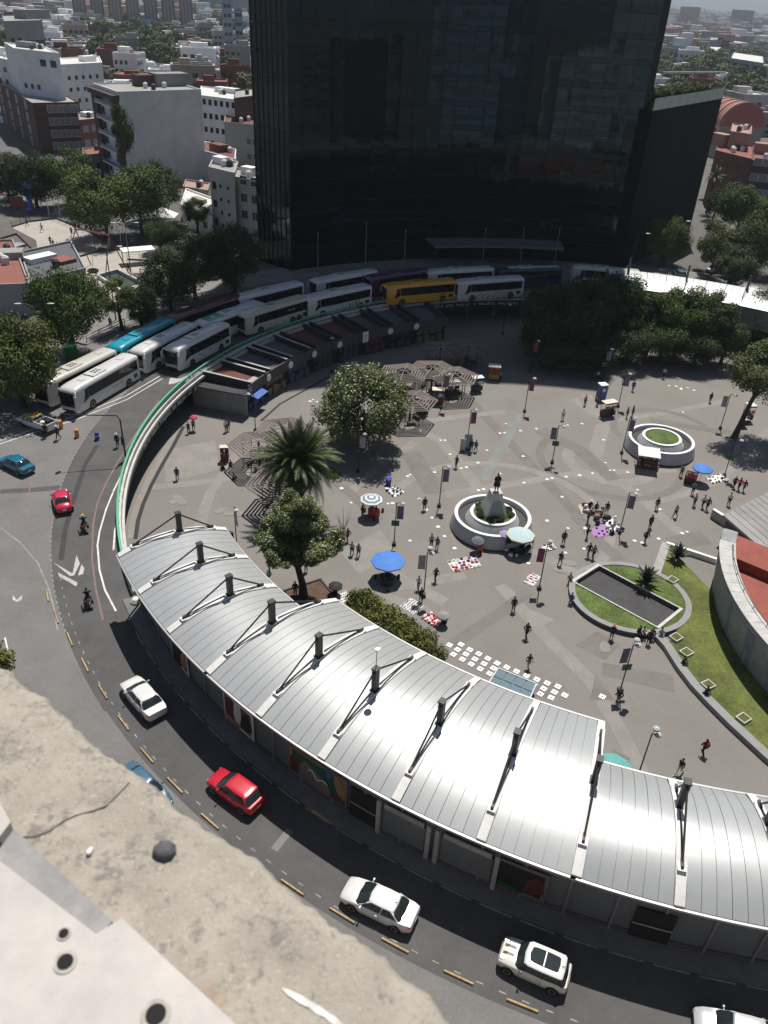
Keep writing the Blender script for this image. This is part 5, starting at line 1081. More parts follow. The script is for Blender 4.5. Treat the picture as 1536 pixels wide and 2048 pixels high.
# ------------------------------------------------------------------ planters, lawn, amphitheatre
def planter(label, c, grass=True):
    t = thing('round_planter', label, 'planter', (c[0], c[1], 0)); WC = M('planter_concrete', (.40, .41, .42), .75, noise=(.9, .14), bump=(14, .2, .01))
    MB().lathe([(4.55, 0.0), (4.6, .22), (4.62, .24)], 48).build('base', COND, t)
    m = MB(); m.lathe([(4.62, .2), (4.28, 1.62), (4.26, 1.70), (3.92, 1.72), (3.86, 1.62), (3.85, 1.2)], 56, cap=False); m.build('outer_wall', WC, t, smooth=True)
    m = MB(); m.lathe([(4.27, 1.705), (4.27, 1.74), (3.90, 1.74), (3.90, 1.705)], 56, cap=False); m.build('rim', WHITE, t)
    m = MB(); m.lathe([(.05, 1.2), (3.9, 1.2)], 40, cap=False); m.build('basin_floor', M('wet_bitumen', (.020, .020, .021), .6, noise=(2, .3)), t)
    m = MB(); m.lathe([(3.0, 1.2), (2.55, 1.95), (2.5, 2.0), (2.2, 2.0), (2.15, 1.85)], 48, cap=False); m.build('inner_wall', WC, t, smooth=True)
    m = MB(); m.lathe([(2.56, 1.99), (2.54, 2.02), (2.2, 2.02), (2.2, 1.99)], 48, cap=False); m.build('rim', WHITE, t)
    m = MB(); m.lathe([(2.2, 1.9), (1.4, 2.02), (.05, 2.06)], 32, cap=False); m.build('soil', GRASS if grass else SOIL, t)
    return t
P1 = G(985.5, 1029.5, 1.72); P2 = G(1323, 877, 1.72)
tp1 = planter('round white planter with a pedestal in its middle', P1, True); tp2 = planter('round white planter with green grass in its middle and no statue', P2, True)
for i in range(16):
    a = i*2.39996; r = rnd.uniform(1.3, 2.0); o = link('bush', CR['shrub'], tp1, (r*math.cos(a), r*math.sin(a), 2.1), a, mat=LF['mid'] if i % 2 else LF['dark']); o.scale = (.5, .5, .42)
ped = thing('pedestal', 'tapered pale stone pedestal carrying the bronze statue', 'pedestal', (P1.x, P1.y, 1.98), math.radians(12))
MB().loft([[(x*1.28, y*1.28, 0) for x, y in ((-1, -1), (1, -1), (1, 1), (-1, 1))], [(x*.55, y*.55, 2.75) for x, y in ((-1, -1), (1, -1), (1, 1), (-1, 1))]]).build('shaft', CONL, ped)
MB().box((0, 0, 2.80), (1.2, 1.2, .1)).build('cap', CONL, ped)
MB().loft([[(-.9, -1.16, .35), (.9, -1.16, .35), (.45, -.76, 2.0), (-.45, -.76, 2.0)], [(-.9, -1.2, .35), (.9, -1.2, .35), (.45, -.80, 2.0), (-.45, -.80, 2.0)]]).build('plaque', M('plaque_grey', (.26, .28, .30), .6), ped)
BRZ = M('dark_bronze', (.022, .020, .018), .45, .5)
sta = thing('statue', 'dark bronze statue of a man in a long coat on the pedestal', 'statue', (P1.x, P1.y, 4.83), math.radians(185)); sta.scale = (1.32,)*3
J = pose('lean'); link('body', skin_mesh('body', J, BE, 'pel', [BRZ], 1), sta); link('trousers', BODY['lean']['trousers'], sta, mat=BRZ); link('shirt', BODY['lean']['shirt1'], sta, mat=BRZ); link('hair', BODY['lean']['hair0'], sta, mat=BRZ)
m = MB(); m.loft([[(r*math.cos(q), r*.72*math.sin(q)+y, z) for q in [k*.4488 for k in range(14)]] for z, r, y in ((.52, .30, .0), (.8, .26, .0), (1.05, .20, .02), (1.3, .22, .03), (1.42, .15, .03))]); m.build('coat', BRZ, sta, smooth=True)
# oval lawn with sunken dark pond and the long lawn
def ell(n=64, k=1.0, c=(24.95, 62.6), a=6.0, b=5.65): return [(c[0]+a*k*math.cos(2*math.pi*i/n), c[1]+b*k*math.sin(2*math.pi*i/n)) for i in range(n)]
lw = thing('oval_lawn', 'oval raised lawn with a low grey seat wall and a sunken dark rectangle', 'lawn', (24.95, 62.6, 0)); l0 = -Vector(lw.location)
def ringwall(o, i, z0, z1):
    m = MB(); n = len(o); m.loft([[(x, y, z0) for x, y in o], [(x, y, z1) for x, y in o], [(x, y, z1) for x, y in i], [(x, y, z0) for x, y in i]], cap=False); return m
ringwall(ell(), ell(k=.90), 0.0, .5).build('seat_wall', M('seat_wall', (.25, .25, .245), .8, noise=(1, .12)), lw, l0)
ringwall(ell(k=1.001), ell(k=.985), 0.02, .40).build('wall_face', COND, lw, l0)
pond = [Vector(G(u, v, .5).to_2d()) for u, v in ((1198, 1131), (1147, 1163), (1315, 1254), (1361, 1217))]
pc = sum(pond, Vector((0, 0)))/4; po = [pc+(p-pc)*1.05 for p in pond]
m = MB(); e = ell(k=.905)
# grass as a fan of quads between ellipse and pond frame
NE = 64; fr = []
for i in range(NE):
    x, y = e[i]; d = Vector((x, y))-pc; best = None
    for j in range(4):
        A, B = po[j], po[(j+1) % 4]; s = B-A; den = d.x*s.y-d.y*s.x
        if abs(den) < 1e-9: continue
        tt = ((A.x-pc.x)*s.y-(A.y-pc.y)*s.x)/den; uu = ((A.x-pc.x)*d.y-(A.y-pc.y)*d.x)/den
        if tt > 0 and -1e-6 <= uu <= 1+1e-6: best = tt if best is None else min(best, tt)
    fr.append(pc+d*min(best or .5, .97))
for i in range(NE):
    k = (i+1) % NE; m.poly([(e[i][0], e[i][1], .42), (e[k][0], e[k][1], .42), (fr[k].x, fr[k].y, .44), (fr[i].x, fr[i].y, .44)])
tag(m.build('grass', GRASS, lw, l0), kind='stuff')
ringwall([tuple(p) for p in po], [tuple(pc+(p-pc)*.985) for p in pond], -.25, .54).build('pond_kerb', CONL, lw, l0)
m = MB(); m.poly([(p.x, p.y, .035) for p in pond]); m.build('pond_floor', M('pond_bitumen', (.040, .039, .040), .75, noise=(.8, .3), noise2=(6, .2)), lw, l0)
ringwall([tuple(pc+(p-pc)*.99) for p in pond], [tuple(pc+(p-pc)*.975) for p in pond], .03, .45).build('pond_side', COND, lw, l0)
ll = thing('long_lawn', 'long curved lawn with patchy yellow green grass between seat wall and amphitheatre', 'lawn', (31, 55, 0)); q0 = -Vector(ll.location)
kw = [G(u, v, .5).to_2d() for u, v in ((1316, 1268), (1336, 1290), (1362, 1331), (1389, 1366), (1418, 1397), (1462, 1441), (1536, 1509), (1600, 1563))]
AC = (56.6, 57.4)
top = [G(1312, 1146, .5).to_2d(), G(1333, 1086, .5).to_2d(), G(1433, 1119, .5).to_2d()]
am = [Vector((AC[0]+23.6*math.cos(math.radians(a)), AC[1]+23.6*math.sin(math.radians(a)))) for a in range(166, 222, 4)]
m = MB(); k = 0
left = [top[1], top[0], G(1340, 1160, .5).to_2d(), G(1372, 1215, .5).to_2d(), G(1355, 1257, .5).to_2d()]+kw[1:]
for i in range(len(left)-1):
    j0 = int(i*(len(am)-1)/(len(left)-1)); j1 = int((i+1)*(len(am)-1)/(len(left)-1)); A, B, Cc, D = left[i], left[i+1], am[j1], am[j0]
    for s in range(4):
        f0, f1 = s/4, (s+1)/4; zz = .40
        m.poly([(*A.lerp(D, f0), zz+.25*f0), (*B.lerp(Cc, f0), zz+.25*f0), (*B.lerp(Cc, f1), zz+.25*f1), (*A.lerp(D, f1), zz+.25*f1)])
GRY = M('grass_dry', (.108, .128, .028), .9, noise=(.30, .5), noise2=(3.5, .4), bump=(25, .7, .06))
tag(m.build('grass', GRY, ll, q0), kind='stuff')
def wallpath(name, pts, w, z0, z1, mat, par, off):
    m = MB(); pts = [Vector(p) for p in pts]; rings = []
    for i, p in enumerate(pts):
        d = (pts[min(i+1, len(pts)-1)]-pts[max(i-1, 0)]); n = Vector((-d.y, d.x)).normalized()*w/2
        rings.append([(*(p+n), z0), (*(p-n), z0), (*(p-n), z1), (*(p+n), z1)])
    m.loft(rings); return m.build(name, mat, par, off)
wallpath('seat_wall', kw, .8, 0, .5, M('seat_wall', (.25, .25, .245)), ll, q0); wallpath('end_kerb', [top[1], top[2]], .35, 0, .62, WHITE, ll, q0); wallpath('end_kerb', [top[1], top[0]], .9, 0, .52, CONC, ll, q0)
for u, v in ((1345, 1160), (1352, 1275), (1373, 1305), (1416, 1370), (1487, 1437)):
    p = G(u, v, .55); a = rnd.uniform(.5, .8); m = MB(); m.box((0, 0, .02), (1.0, .9, .3)); m.m = 1; m.box((0, 0, .175), (.82, .72, .02)); o = m.build('light_box', [CONL, GRY], ll, p+q0+Vector((0, 0, -.05)), a)
# amphitheatre
at = thing('amphitheatre', 'round amphitheatre with graffiti stained grey wall and red tiled steps', 'amphitheatre', (AC[0], AC[1], 0)); a0v = -Vector(at.location)
m = MB(); k = 40; rings = []
for i in range(k+1):
    a = math.radians(152+i*(300-152)/k); ca, sa = math.cos(a), math.sin(a); rings.append([(AC[0]+r*ca, AC[1]+r*sa, z) for r, z in ((23.75, 0), (24.35, 5.0), (24.2, 5.1), (22.9, 5.1), (22.9, 0))])
GRAF = M('stained_wall', (.27, .275, .275), .85, noise=(.35, .2), noise2=(2.5, .18), bump=(14, .2, .01))
m.loft(rings); m.build('wall', GRAF, at, a0v, smooth=True)
for i in range(30):
    b = 158+i*3.4; MB().ring(22.86, 24.42, 5.105, 5.16, b, b+3.32, 1, AC).build('coping', M('coping_stone', (.47, .46, .44), .85, noise=(1.2, .2), noise2=(6, .12)), at, a0v)
rl = MB(); rl.tube([(AC[0]+23.2*math.cos(math.radians(b)), AC[1]+23.2*math.sin(math.radians(b)), 5.5) for b in range(160, 240, 4)], .035, 5); rl.build('handrail', STEEL, at, a0v)
for b in range(160, 240, 6): MB().box((AC[0]+23.2*math.cos(math.radians(b)), AC[1]+23.2*math.sin(math.radians(b)), 5.33), (.05, .05, .36)).build('rail_post', STEEL, at, a0v)
for b, w, mt in ((188, 3.2, (.17, .20, .25)), (196, 2.4, (.20, .24, .26)), (206, 3.5, (.22, .22, .21)), (179, 1.6, (.17, .22, .27)), (213, 2.0, (.19, .19, .19)), (201, 1.2, (.29, .2, .22))):
    m = MB(); rr = [[(AC[0]+r*math.cos(math.radians(x)), AC[1]+r*math.sin(math.radians(x)), z) for r, z in ((23.79, .4), (24.29, 4.4), (24.25, 4.4), (23.75, .4))] for x in (b, b+w/2, b+w)]
    m.loft(rr); m.build('graffiti', M('graffiti_%d' % b, mt, .85, noise=(1.3, .3)), at, a0v)
# red steps: straight terraces falling towards the stage
sd = Vector((math.cos(math.radians(-62)), math.sin(math.radians(-62)))); 
for i in range(12):
    z = 4.55-.42*(i % 3)*1.0-.0; 
q1, q2 = G(1472, 1080, 4.0).to_2d(), G(1536, 1106, 4.0).to_2d(); ax = (q2-q1).normalized(); nn = Vector((ax.y, -ax.x))
if nn.y > 0: nn = -nn
for i, (o0, o1, z) in enumerate(((-1.0, 3.2, 4.0), (3.2, 4.6, 2.9), (4.6, 15.5, 3.5), (15.5, 17.2, 2.6), (17.2, 34, 3.2))):
    base = q1+nn*o0; poly = []
    A = q1+nn*o0-ax*6; B = q1+nn*o1-ax*6
    def clip(off):
        # start of the terrace where it meets the inside of the wall
        b_ = q1+nn*off; dx = b_-Vector(AC); bb = dx.dot(ax); cc = dx.length_squared-22.88**2; D = bb*bb-cc
        return b_+ax*(-bb-math.sqrt(D)) if D > 0 else None
    N = 6; L_ = []
    for s in range(N+1):
        c_ = clip(o0+(o1-o0)*s/N)
        if c_ is not None: L_.append(c_)
    if len(L_) > 1:
        pts = L_+[L_[-1]+ax*30, L_[0]+ax*30]; MB().prism([tuple(p) for p in pts], .05, z).build('step', REDT, at, a0v)
# flat canopy roof beside it
cp = thing('canopy_roof', 'flat grey concrete canopy roof with streaky boards at the right edge', 'roof', (38, 72, 5.5)); c0 = -Vector(cp.location)
R1, R2, R3, R4 = [G(u, v, 3.4).to_2d() for u, v in ((1446, 1030), (1536, 984), (1640, 1010), (1620, 1145))]; R5 = G(1536, 1108, 3.4).to_2d()
n = 9
for i in range(n):
    f0, f1 = i/n+.004, (i+1)/n-.004; A, B = R1.lerp(R2, f0), R1.lerp(R2, f1); e_ = (R5-R1)*1.9
    MB().prism([tuple(A), tuple(B), tuple(B+e_), tuple(A+e_)], 3.15+rnd.uniform(-.01, .01), 3.4).build('roof_board', M('canopy_concrete', (.27, .265, .255), .85, rand=.08, noise=(.5, .16), noise2=(5, .1)), cp, c0)
W1, W2 = G(1422, 1034, 0).to_2d(), G(1462, 1060, 0).to_2d(); wallpath('end_wall', [W1, W2], .35, 0, 1.1, CONC, cp, c0); wallpath('wall_cap', [W1, W1.lerp(W2, .5)], .4, 1.1, 1.16, WHITE, cp, c0)
m = MB(); e_ = (R5-R1)*1.85; m.prism([tuple(R1.lerp(R2, .05)+e_*.03), tuple(R1.lerp(R2, .95)+e_*.03), tuple(R1.lerp(R2, .95)+e_*.97), tuple(R1.lerp(R2, .05)+e_*.97)], 0.02, 3.1); m.build('room', COND, cp, c0)
# glass skylight beside the station
gs = thing('glass_skylight', 'low pale blue glass skylight box among the white floor lights', 'skylight', G(1030, 1362, 0)); s0 = -Vector(gs.location)
Q = [G(u, v, 1.1).to_2d() for u, v in ((997, 1334), (1073, 1365), (1058, 1400), (976, 1366))]; qc = sum(Q, Vector((0, 0)))/4
SKG = M('skylight_glass', (.16, .22, .25), .08, 0, .6)
MB().prism([tuple(qc+(q-qc)*.97) for q in Q], .02, .9).build('glass_side', SKG, gs, s0)
for i in range(4):
    for j in range(2):
        f = lambda a, b: Q[0].lerp(Q[1], a).lerp(Q[3].lerp(Q[2], a), b)
        pts = [f(i/4+.02, j/2+.03), f((i+1)/4-.02, j/2+.03), f((i+1)/4-.02, (j+1)/2-.03), f(i/4+.02, (j+1)/2-.03)]; MB().prism([tuple(p) for p in pts], .92, .96).build('pane', SKG, gs, s0)
for A, B in ((Q[0], Q[1]), (Q[1], Q[2]), (Q[2], Q[3]), (Q[3], Q[0])): MB().bar((*A, .95), (*B, .95), .12, .12).build('frame', M('pale_frame', (.42, .48, .50), .5), gs, s0)

# ------------------------------------------------------------------ lamp posts with banners
BANP = M('banner_purple', (.16, .13, .20), .8, noise=(1.2, .3)); BANR = M('banner_magenta', (.20, .05, .10), .8, noise=(1.2, .4)); BANG = M('banner_grey', (.33, .33, .36), .8, noise=(1.2, .2)); SIGG = M('sign_green', (.03, .12, .05), .6)
LHEAD = M('lamp_head', (.50, .50, .49), .4)
def lamp(label, u, v, ban=None, side=1, heads=1, sign=False, z=0.0, hgt=5.4, yaw=0):
    t = thing('street_lamp', label, 'lamp post', T(u, v, z), math.radians(yaw))
    m = MB(); m.tube([(0, 0, 0), (0, 0, .5), (0, 0, hgt)], [.075, .06, .05], 8); m.build('pole', STEEL, t)
    MB().box((0, 0, .18), (.42, .42, .36)).build('base_box', STEEL, t)
    m = MB(); m.tube([(0, 0, hgt-.1), (.35, 0, hgt+.05), (.62, 0, hgt)], .03, 5); m.build('arm', STEEL, t)
    m = MB(); m.lathe([(.05, hgt-.05), (.30, hgt-.12), (.24, hgt), (.08, hgt+.1)], 12, (.66 if heads == 1 else .45, 0, 0)); m.build('lamp_head', LHEAD, t)
    if heads == 2: m = MB(); m.lathe([(.05, hgt+.55), (.30, hgt+.48), (.24, hgt+.6), (.08, hgt+.7)], 12, (.2, 0, 0)); m.tube([(0, 0, hgt), (.2, 0, hgt+.6)], .03, 5); m.build('lamp_head', LHEAD, t)
    if ban:
        for zz in (hgt-.4, hgt-2.0): MB().bar((0, 0, zz), (side*.82, 0, zz), .03, .03).build('bracket', STEEL, t)
        m = MB(); m.loft([[(side*(.1+.7*i/4), .05*math.sin(i*1.3+z_*2), hgt-.4-1.6*z_) for i in range(5)] for z_ in (0, .33, .66, 1)], cap=False, closed=False)
        k = len(m.v); m.v += [(x, y+.012, z) for x, y, z in m.v]; m.f += [tuple(i+k for i in f) for f in m.f]; m.mi += list(m.mi); m.build('banner', ban, t)
    if sign: MB().prism([(-.42, -.02), (.42, -.02), (.42, .02), (-.42, .02)], hgt-2.9, hgt-2.2).build('direction_sign', SIGG, t)
    return t
for a in ((1240, 1382, BANP, -1, 2, True, 'double headed lamp post with green sign on the open lower right of the plaza', 10), (1238.8, 1066, BANP, 1, 1, False, 'lamp post with purple banner beside the purple cloth stall', -15), (878, 1013, BANP, 1, 1, False, 'lamp post with purple banner left of the statue planter', 0),
    (1104, 926, BANP, -1, 1, True, 'lamp post with banner and green sign above the statue planter', -10), (1078, 1178, BANR, -1, 2, False, 'double headed lamp post with magenta banner beside the pink striped mat', 0), (847, 1193, BANG, -1, 2, False, 'lamp post with pale banner right of the blue parasol', 0),
    (474, 1099, BANG, 1, 1, False, 'lamp post with thin grey banner close to the station roof', -60), (788, 1090, BANP, 1, 1, True, 'lamp post with banner and green sign above the blue parasol', 0), (1236, 814, BANP, 1, 1, False, 'lamp post with purple banner beside the tan roofed cart', -12),
    (1243, 907, BANP, 1, 1, False, 'lamp post with banner left of the grass planter', -20), (1440, 858, BANG, -1, 1, False, 'lamp post with pale banner left of the forked trunk tree', -15), (1448, 953, BANP, 1, 1, True, 'lamp post with banner and green sign beside the small blue umbrella', -15),
    (1272, 1563, None, 1, 2, False, 'plain lamp post without banner just behind the station roof', 0), (1049, 824, BANR, 1, 1, False, 'lamp post with magenta banner near the edge of the tower shadow', -15), (934, 893, BANR, 1, 1, False, 'lamp post with magenta banner behind the tall placard', 5),
    (882.5, 817, BANP, 1, 1, False, 'lamp post with wide banner among the carts by the lattice shelters', 0), (716, 944, BANG, 1, 1, False, 'lamp post with grey banner below the flowering tree', -5), (1202, 762, BANP, 1, 1, True, 'lamp post with banner and green sign in the tower shade', 0),
    (1059, 745, BANR, 1, 1, False, 'lamp post in the deep tower shade in front of the dark trees', 0), (511, 862, None, 1, 1, False, 'lamp post without banner by the blue awning of the end shop', 180), (663, 745, None, 1, 1, False, 'lamp post in front of the red roofed shops', 90), (1005, 668, None, 1, 1, False, 'lamp post in the shade under the painted parapet words', 0)):
    lamp(a[6], a[0], a[1], a[2], a[3], a[4], a[5], 0, 5.4, a[7])
# tall street lamps and flagpoles on road level
def tall(label, u, v, hgt, arm=True, name='street_lamp', mat=STEEL, two=True, yaw=0):
    t = thing(name, label, 'street lamp' if arm else 'flagpole', T(u, v, RZ+.1), math.radians(yaw)); m = MB(); m.tube([(0, 0, 0), (0, 0, hgt)], [.11, .06], 8); m.build('pole', mat, t)
    if arm:
        for s in ((1, -1) if two else (1,)):
            m = MB(); m.tube([(0, 0, hgt-.3), (s*.9, 0, hgt+.25), (s*1.7, 0, hgt+.3)], .045, 5); m.build('arm', mat, t); m = MB(); m.blob((s*2.0, 0, hgt+.3), (.5, .17, .1)); m.build('lamp_head', LHEAD, t, smooth=True)
    else: m = MB(); m.blob((0, 0, hgt+.08), (.1, .1, .1)); m.build('finial', LHEAD, t); MB().lathe([(.2, 0), (.14, .3)], 8).build('base', CONC, t)
    return t
FPM = M('flagpole_grey', (.22, .23, .24), .5, .3)
for i, (u, v, top) in enumerate(((636, 549, 490), (730, 545, 475), (807, 543, 487), (963, 537, 480), (1038, 536, 473), (1107, 537, 488))):
    tall(('flagpole farthest left in front of the tower', 'tall flagpole behind the white coach farthest back', 'flagpole above the purple coach roof', 'flagpole above the white coach right of the yellow one', 'flagpole right of the middle of the tower canopy', 'flagpole at the right end of the tower canopy')[i], u, v, 7.6 if i != 1 else 9, False, 'flagpole', FPM)
for u, v, hg, lab, yw in ((97, 750, 9.5, 'twin arm street lamp between the yellow green tree and the cream coach', 10), (232, 640, 11, 'slim street lamp in front of the sand court', 20), (262, 545, 8.5, 'pale concrete floodlight post beside the sunken court', 15), (353, 640, 12, 'teal street lamp among the dark park trees', 0), (1257, 552, 8, 'white globe lamp right of the tower base', 0), (1328, 560, 11, 'tall globe lamp in front of the office wing', 0)):
    tall(lab, u, v, hg, True, 'street_lamp', CONC if 'concrete' in lab else (M('teal_pole', (.02, .12, .13), .5) if 'teal' in lab else STEEL), 'twin' in lab or 'flood' in lab, yw)
tp = thing('traffic_light', 'black traffic light mast with long arm over the junction by the parapet', 'traffic light', T(252, 918, RZ)); B0 = Vector(tp.location); E0 = G(120, 828, 10.2)-B0; K0 = G(238, 848, 9.4)-B0
K0 = Vector((0, 0, 5.2)); m = MB(); m.tube([(0, 0, 0), (0, 0, 4.9), tuple(K0+Vector((-.35, .1, .15)))], [.11, .08, .07], 8); m.build('pole', STEEL, tp)
EA = G(122, 829, 10.3)-B0; m = MB(); m.tube([tuple(K0+Vector((-.35, .1, .15))), tuple(EA)], [.07, .045], 6); m.build('arm', STEEL, tp)
m = MB(); m.box((0, 0, 0), (.34, .3, .95)); hd = m.mesh('signal_head', STEEL); link('signal_head', hd, tp, EA+Vector((.1, 0, -.3)), .6); link('signal_head', hd, tp, (.0, -.15, 2.4), .2)

# ------------------------------------------------------------------ hexagonal lattice shelters
def Tm(u, v, h): p = G(u, v, h); p.z = 0.0; return p
LATW = M('lattice_wood', (.105, .075, .066), .8, noise=(2, .2)); LATE = M('lattice_edge', (.33, .29, .265), .7)
pg = thing('lattice_shelter', 'hexagonal lattice shelter farthest left, beside the palm', 'shelter', Tm(517, 884, 3.4), math.radians(8), 'hexagonal lattice shelters'); HR, HZ = 3.75, 3.0
MB().lathe([(.16, 0), (.13, HZ+.55)], 8).build('post', STEEL, pg)
for i in range(6):
    a, b = math.radians(60*i), math.radians(60*i+60); m = MB(); m.bar((.15*math.cos(a), .15*math.sin(a), HZ+.50), (HR*math.cos(a), HR*math.sin(a), HZ+.02), .07, .10); m.build('rib', LATE, pg)
    for k in range(6):
        r = HR*(.32+.68*(k+.5)/5.6) if k < 5 else HR; r = min(r, HR*.995); z = HZ+.52-.46*r/HR
        p = (r*math.cos(a), r*math.sin(a), z); q = (r*math.cos(b), r*math.sin(b), z); m = MB(); m.bar(p, q, .24, .04); m.m = 1; m.bar((p[0], p[1], z+.03), (q[0], q[1], z+.03), .05, .035); m.build('slat', [LATW, LATE], pg)
    p = MB(); p.bar((1.9*math.cos(a), 1.9*math.sin(a), 0), (1.9*math.cos(a), 1.9*math.sin(a), HZ+.25), .09, .09); p.build('corner_post', STEEL, pg)
for i in (0, 2, 4):
    a = math.radians(60*i+30); m = MB(); m.box((1.3*math.cos(a), 1.3*math.sin(a), .44), (.45, 1.5, .08), a); m.box((1.3*math.cos(a), 1.3*math.sin(a), .2), (.3, 1.2, .4), a); m.build('bench', LATW, pg)
for u, v, rz, lab in ((568, 856, 20, 'hexagonal lattice shelter partly behind the palm crown'), (558, 962, 15, 'hexagonal lattice shelter low behind the palm trunk'), (866, 735, 6, 'sunlit hexagonal lattice shelter right of the flowering tree'), (808, 742, 20, 'hexagonal lattice shelter behind the right side of the flowering tree'), (822, 797, 10, 'hexagonal lattice shelter just right of the flowering tree, half hidden'),
        (908, 748, 14, 'hexagonal lattice shelter at the shadow edge, right of the sunlit one'), (882, 695, 5, 'hexagonal lattice shelter in shade above the sunlit one'), (936, 690, 16, 'hexagonal lattice shelter deepest in the tower shade')): dup(pg, Tm(u, v, 3.4), math.radians(rz), lab)
# ------------------------------------------------------------------ stalls, umbrellas, mats and goods
def parasol(label, pos, r, h, m1, m2=None, rings=None, n=8, cat='parasol', tilt=0.0, sag=.35):
    t = thing('parasol', label, cat, pos, rnd.random()); t.rotation_euler = (tilt, 0, t.rotation_euler[2])
    MB().lathe([(.025, 0), (.022, h+sag+.1)], 6).build('pole', GREYM, t)
    lv = rings or [0, .5, 1.0]
    for i in range(n):
        a0, a1 = 2*math.pi*i/n, 2*math.pi*(i+1)/n; m = MB()
        for k in range(len(lv)-1):
            m.m = k % 2 if rings else (i % 2 if m2 else 0); s0, s1 = max(lv[k], .02), lv[k+1]; z = lambda s: h+sag*(1-s**1.4)
            q = [(r*s0*math.cos(a0), r*s0*math.sin(a0), z(s0)), (r*s1*math.cos(a0), r*s1*math.sin(a0), z(s1)), (r*s1*math.cos(a1), r*s1*math.sin(a1), z(s1)), (r*s0*math.cos(a1), r*s0*math.sin(a1), z(s0))]
            m.poly(q); m.poly([(x, y, w-.012) for x, y, w in reversed(q)])
        m.m = 0 if not m2 else m.m
        m.poly([(r*math.cos(a0), r*math.sin(a0), h), (r*math.cos(a1), r*math.sin(a1), h), (r*.985*math.cos(a1), r*.985*math.sin(a1), h-.16), (r*.985*math.cos(a0), r*.985*math.sin(a0), h-.16)])
        m.build('canopy_panel', [m1, m2 or m1], t)
        b = MB(); b.tube([(0, 0, h+sag-.02), (r*.5*math.cos(a0), r*.5*math.sin(a0), h+sag*.6), (r*math.cos(a0), r*math.sin(a0), h)], .012, 4); b.build('rib', GREYM, t)
    return t
UB = M('umbrella_blue', (.05, .19, .56), .7, noise=(2, .08)); UW = M('umbrella_white', (.66, .68, .68), .7); UN = M('umbrella_slate', (.14, .22, .30), .7); UG = M('umbrella_pale_green', (.46, .55, .45), .7); UL = M('umbrella_lilac', (.34, .28, .46), .7); UD = M('umbrella_grey', (.13, .14, .17), .7); UP = M('umbrella_pink', (.58, .06, .13), .7); UT = M('umbrella_light_blue', (.40, .56, .68), .7); UK = M('umbrella_black', (.02, .02, .022), .7); UGY = M('umbrella_mid_grey', (.30, .30, .30), .7)
def Tm(u, v, h): p = G(u, v, h); p.z = 0.0; return p
parasol('big blue parasol over the dark round stall in the open plaza', Tm(776, 1120, 2.2), 1.75, 2.1, UB)
parasol('blue and white ring striped parasol over a red snack stall', Tm(743, 997, 2.3), 1.30, 2.2, UW, UN, rings=[0, .22, .42, .62, .82, 1.0])
parasol('small bright blue parasol beside the magazine stall on the right', Tm(1407, 934, 2.2), 1.25, 2.0, UB)
parasol('pale green and blue parasol against the statue planter', Tm(1042, 1066, 2.3), 1.55, 2.1, UG, UT, rings=[0, .35, .7, 1.0])
parasol('small lilac parasol beside the pale green one at the statue planter', Tm(1012, 1066, 1.9), .75, 1.8, UL)
parasol('dark slate umbrella held low against the statue planter wall', Tm(955, 1076, 1.6), .72, 1.45, UD, tilt=.15)
parasol('grey umbrella over the seller beside the pink and white mat', Tm(887, 1228, 1.3), .62, 1.15, UGY)
parasol('black umbrella over the seller at the end of the station roof', Tm(671, 1168, 1.3), .72, 1.1, UK)
p = G(387.4, 861, 0); parasol('small pink umbrella carried near the underpass', (p.x+.1, p.y+.15, .95), .52, .95, UP, cat='umbrella')
parasol('teal parasol peeking over the lower station roof', Tm(1228, 1533, 2.2), 1.5, 2.0, M('umbrella_teal', (.10, .34, .31), .7))
RAGS = [cloth(PAL[k]) for k in 'krwobtpgcm']
def stall(label, pos, rz, roof, w, d, h, side, goods, n=8, cat='cart'):
    t = thing('vendor_cart', label, cat, pos, rz)
    MB().box((0, 0, h), (w, d, .07)).build('roof', roof, t); MB().box((0, -d*.5+.02, h-.12), (w*.98, .04, .18)).build('valance', side, t)
    for sx in (-1, 1):
        for sy in (-1, 1): MB().bar((sx*w*.44, sy*d*.42, .25), (sx*w*.44, sy*d*.42, h), .04, .04).build('post', STEEL, t)
    MB().box((0, 0, .62), (w*.86, d*.80, .72)).build('body', side, t)
    for sx in (-1, 1):
        m = MB(); m.lathe([(.05, -.03), (.26, -.03), (.26, .03), (.05, .03)], 14); o = m.build('wheel', TYRE, t, (sx*w*.40, d*.2, .26)); o.rotation_euler = (0, math.pi/2, 0)
    for i in range(n):
        x, y = rnd.uniform(-.38, .38)*w, rnd.uniform(-.34, .34)*d; s = rnd.uniform(.10, .2); MB().box((x, y, .98+s/2), (s*1.5, s*1.3, s), rnd.random()).build('goods', rnd.choice(goods), t)
    for sx in (-.5, .5): MB().box((sx*w*.5, -d*.4, 1.55), (w*.4, .05, .5)).build('hanging_goods', rnd.choice(goods), t)
    return t
CREAMR = M('cart_roof_cream', (.60, .55, .46), .7); WR = M('cart_roof_white', (.74, .74, .72), .5); REDS = M('cart_red', (.26, .03, .03), .6); BRS = M('cart_brown', (.06, .035, .03), .7); BLS = M('booth_blue', (.04, .10, .30), .5); YELS = M('cart_yellow', (.34, .22, .05), .7)
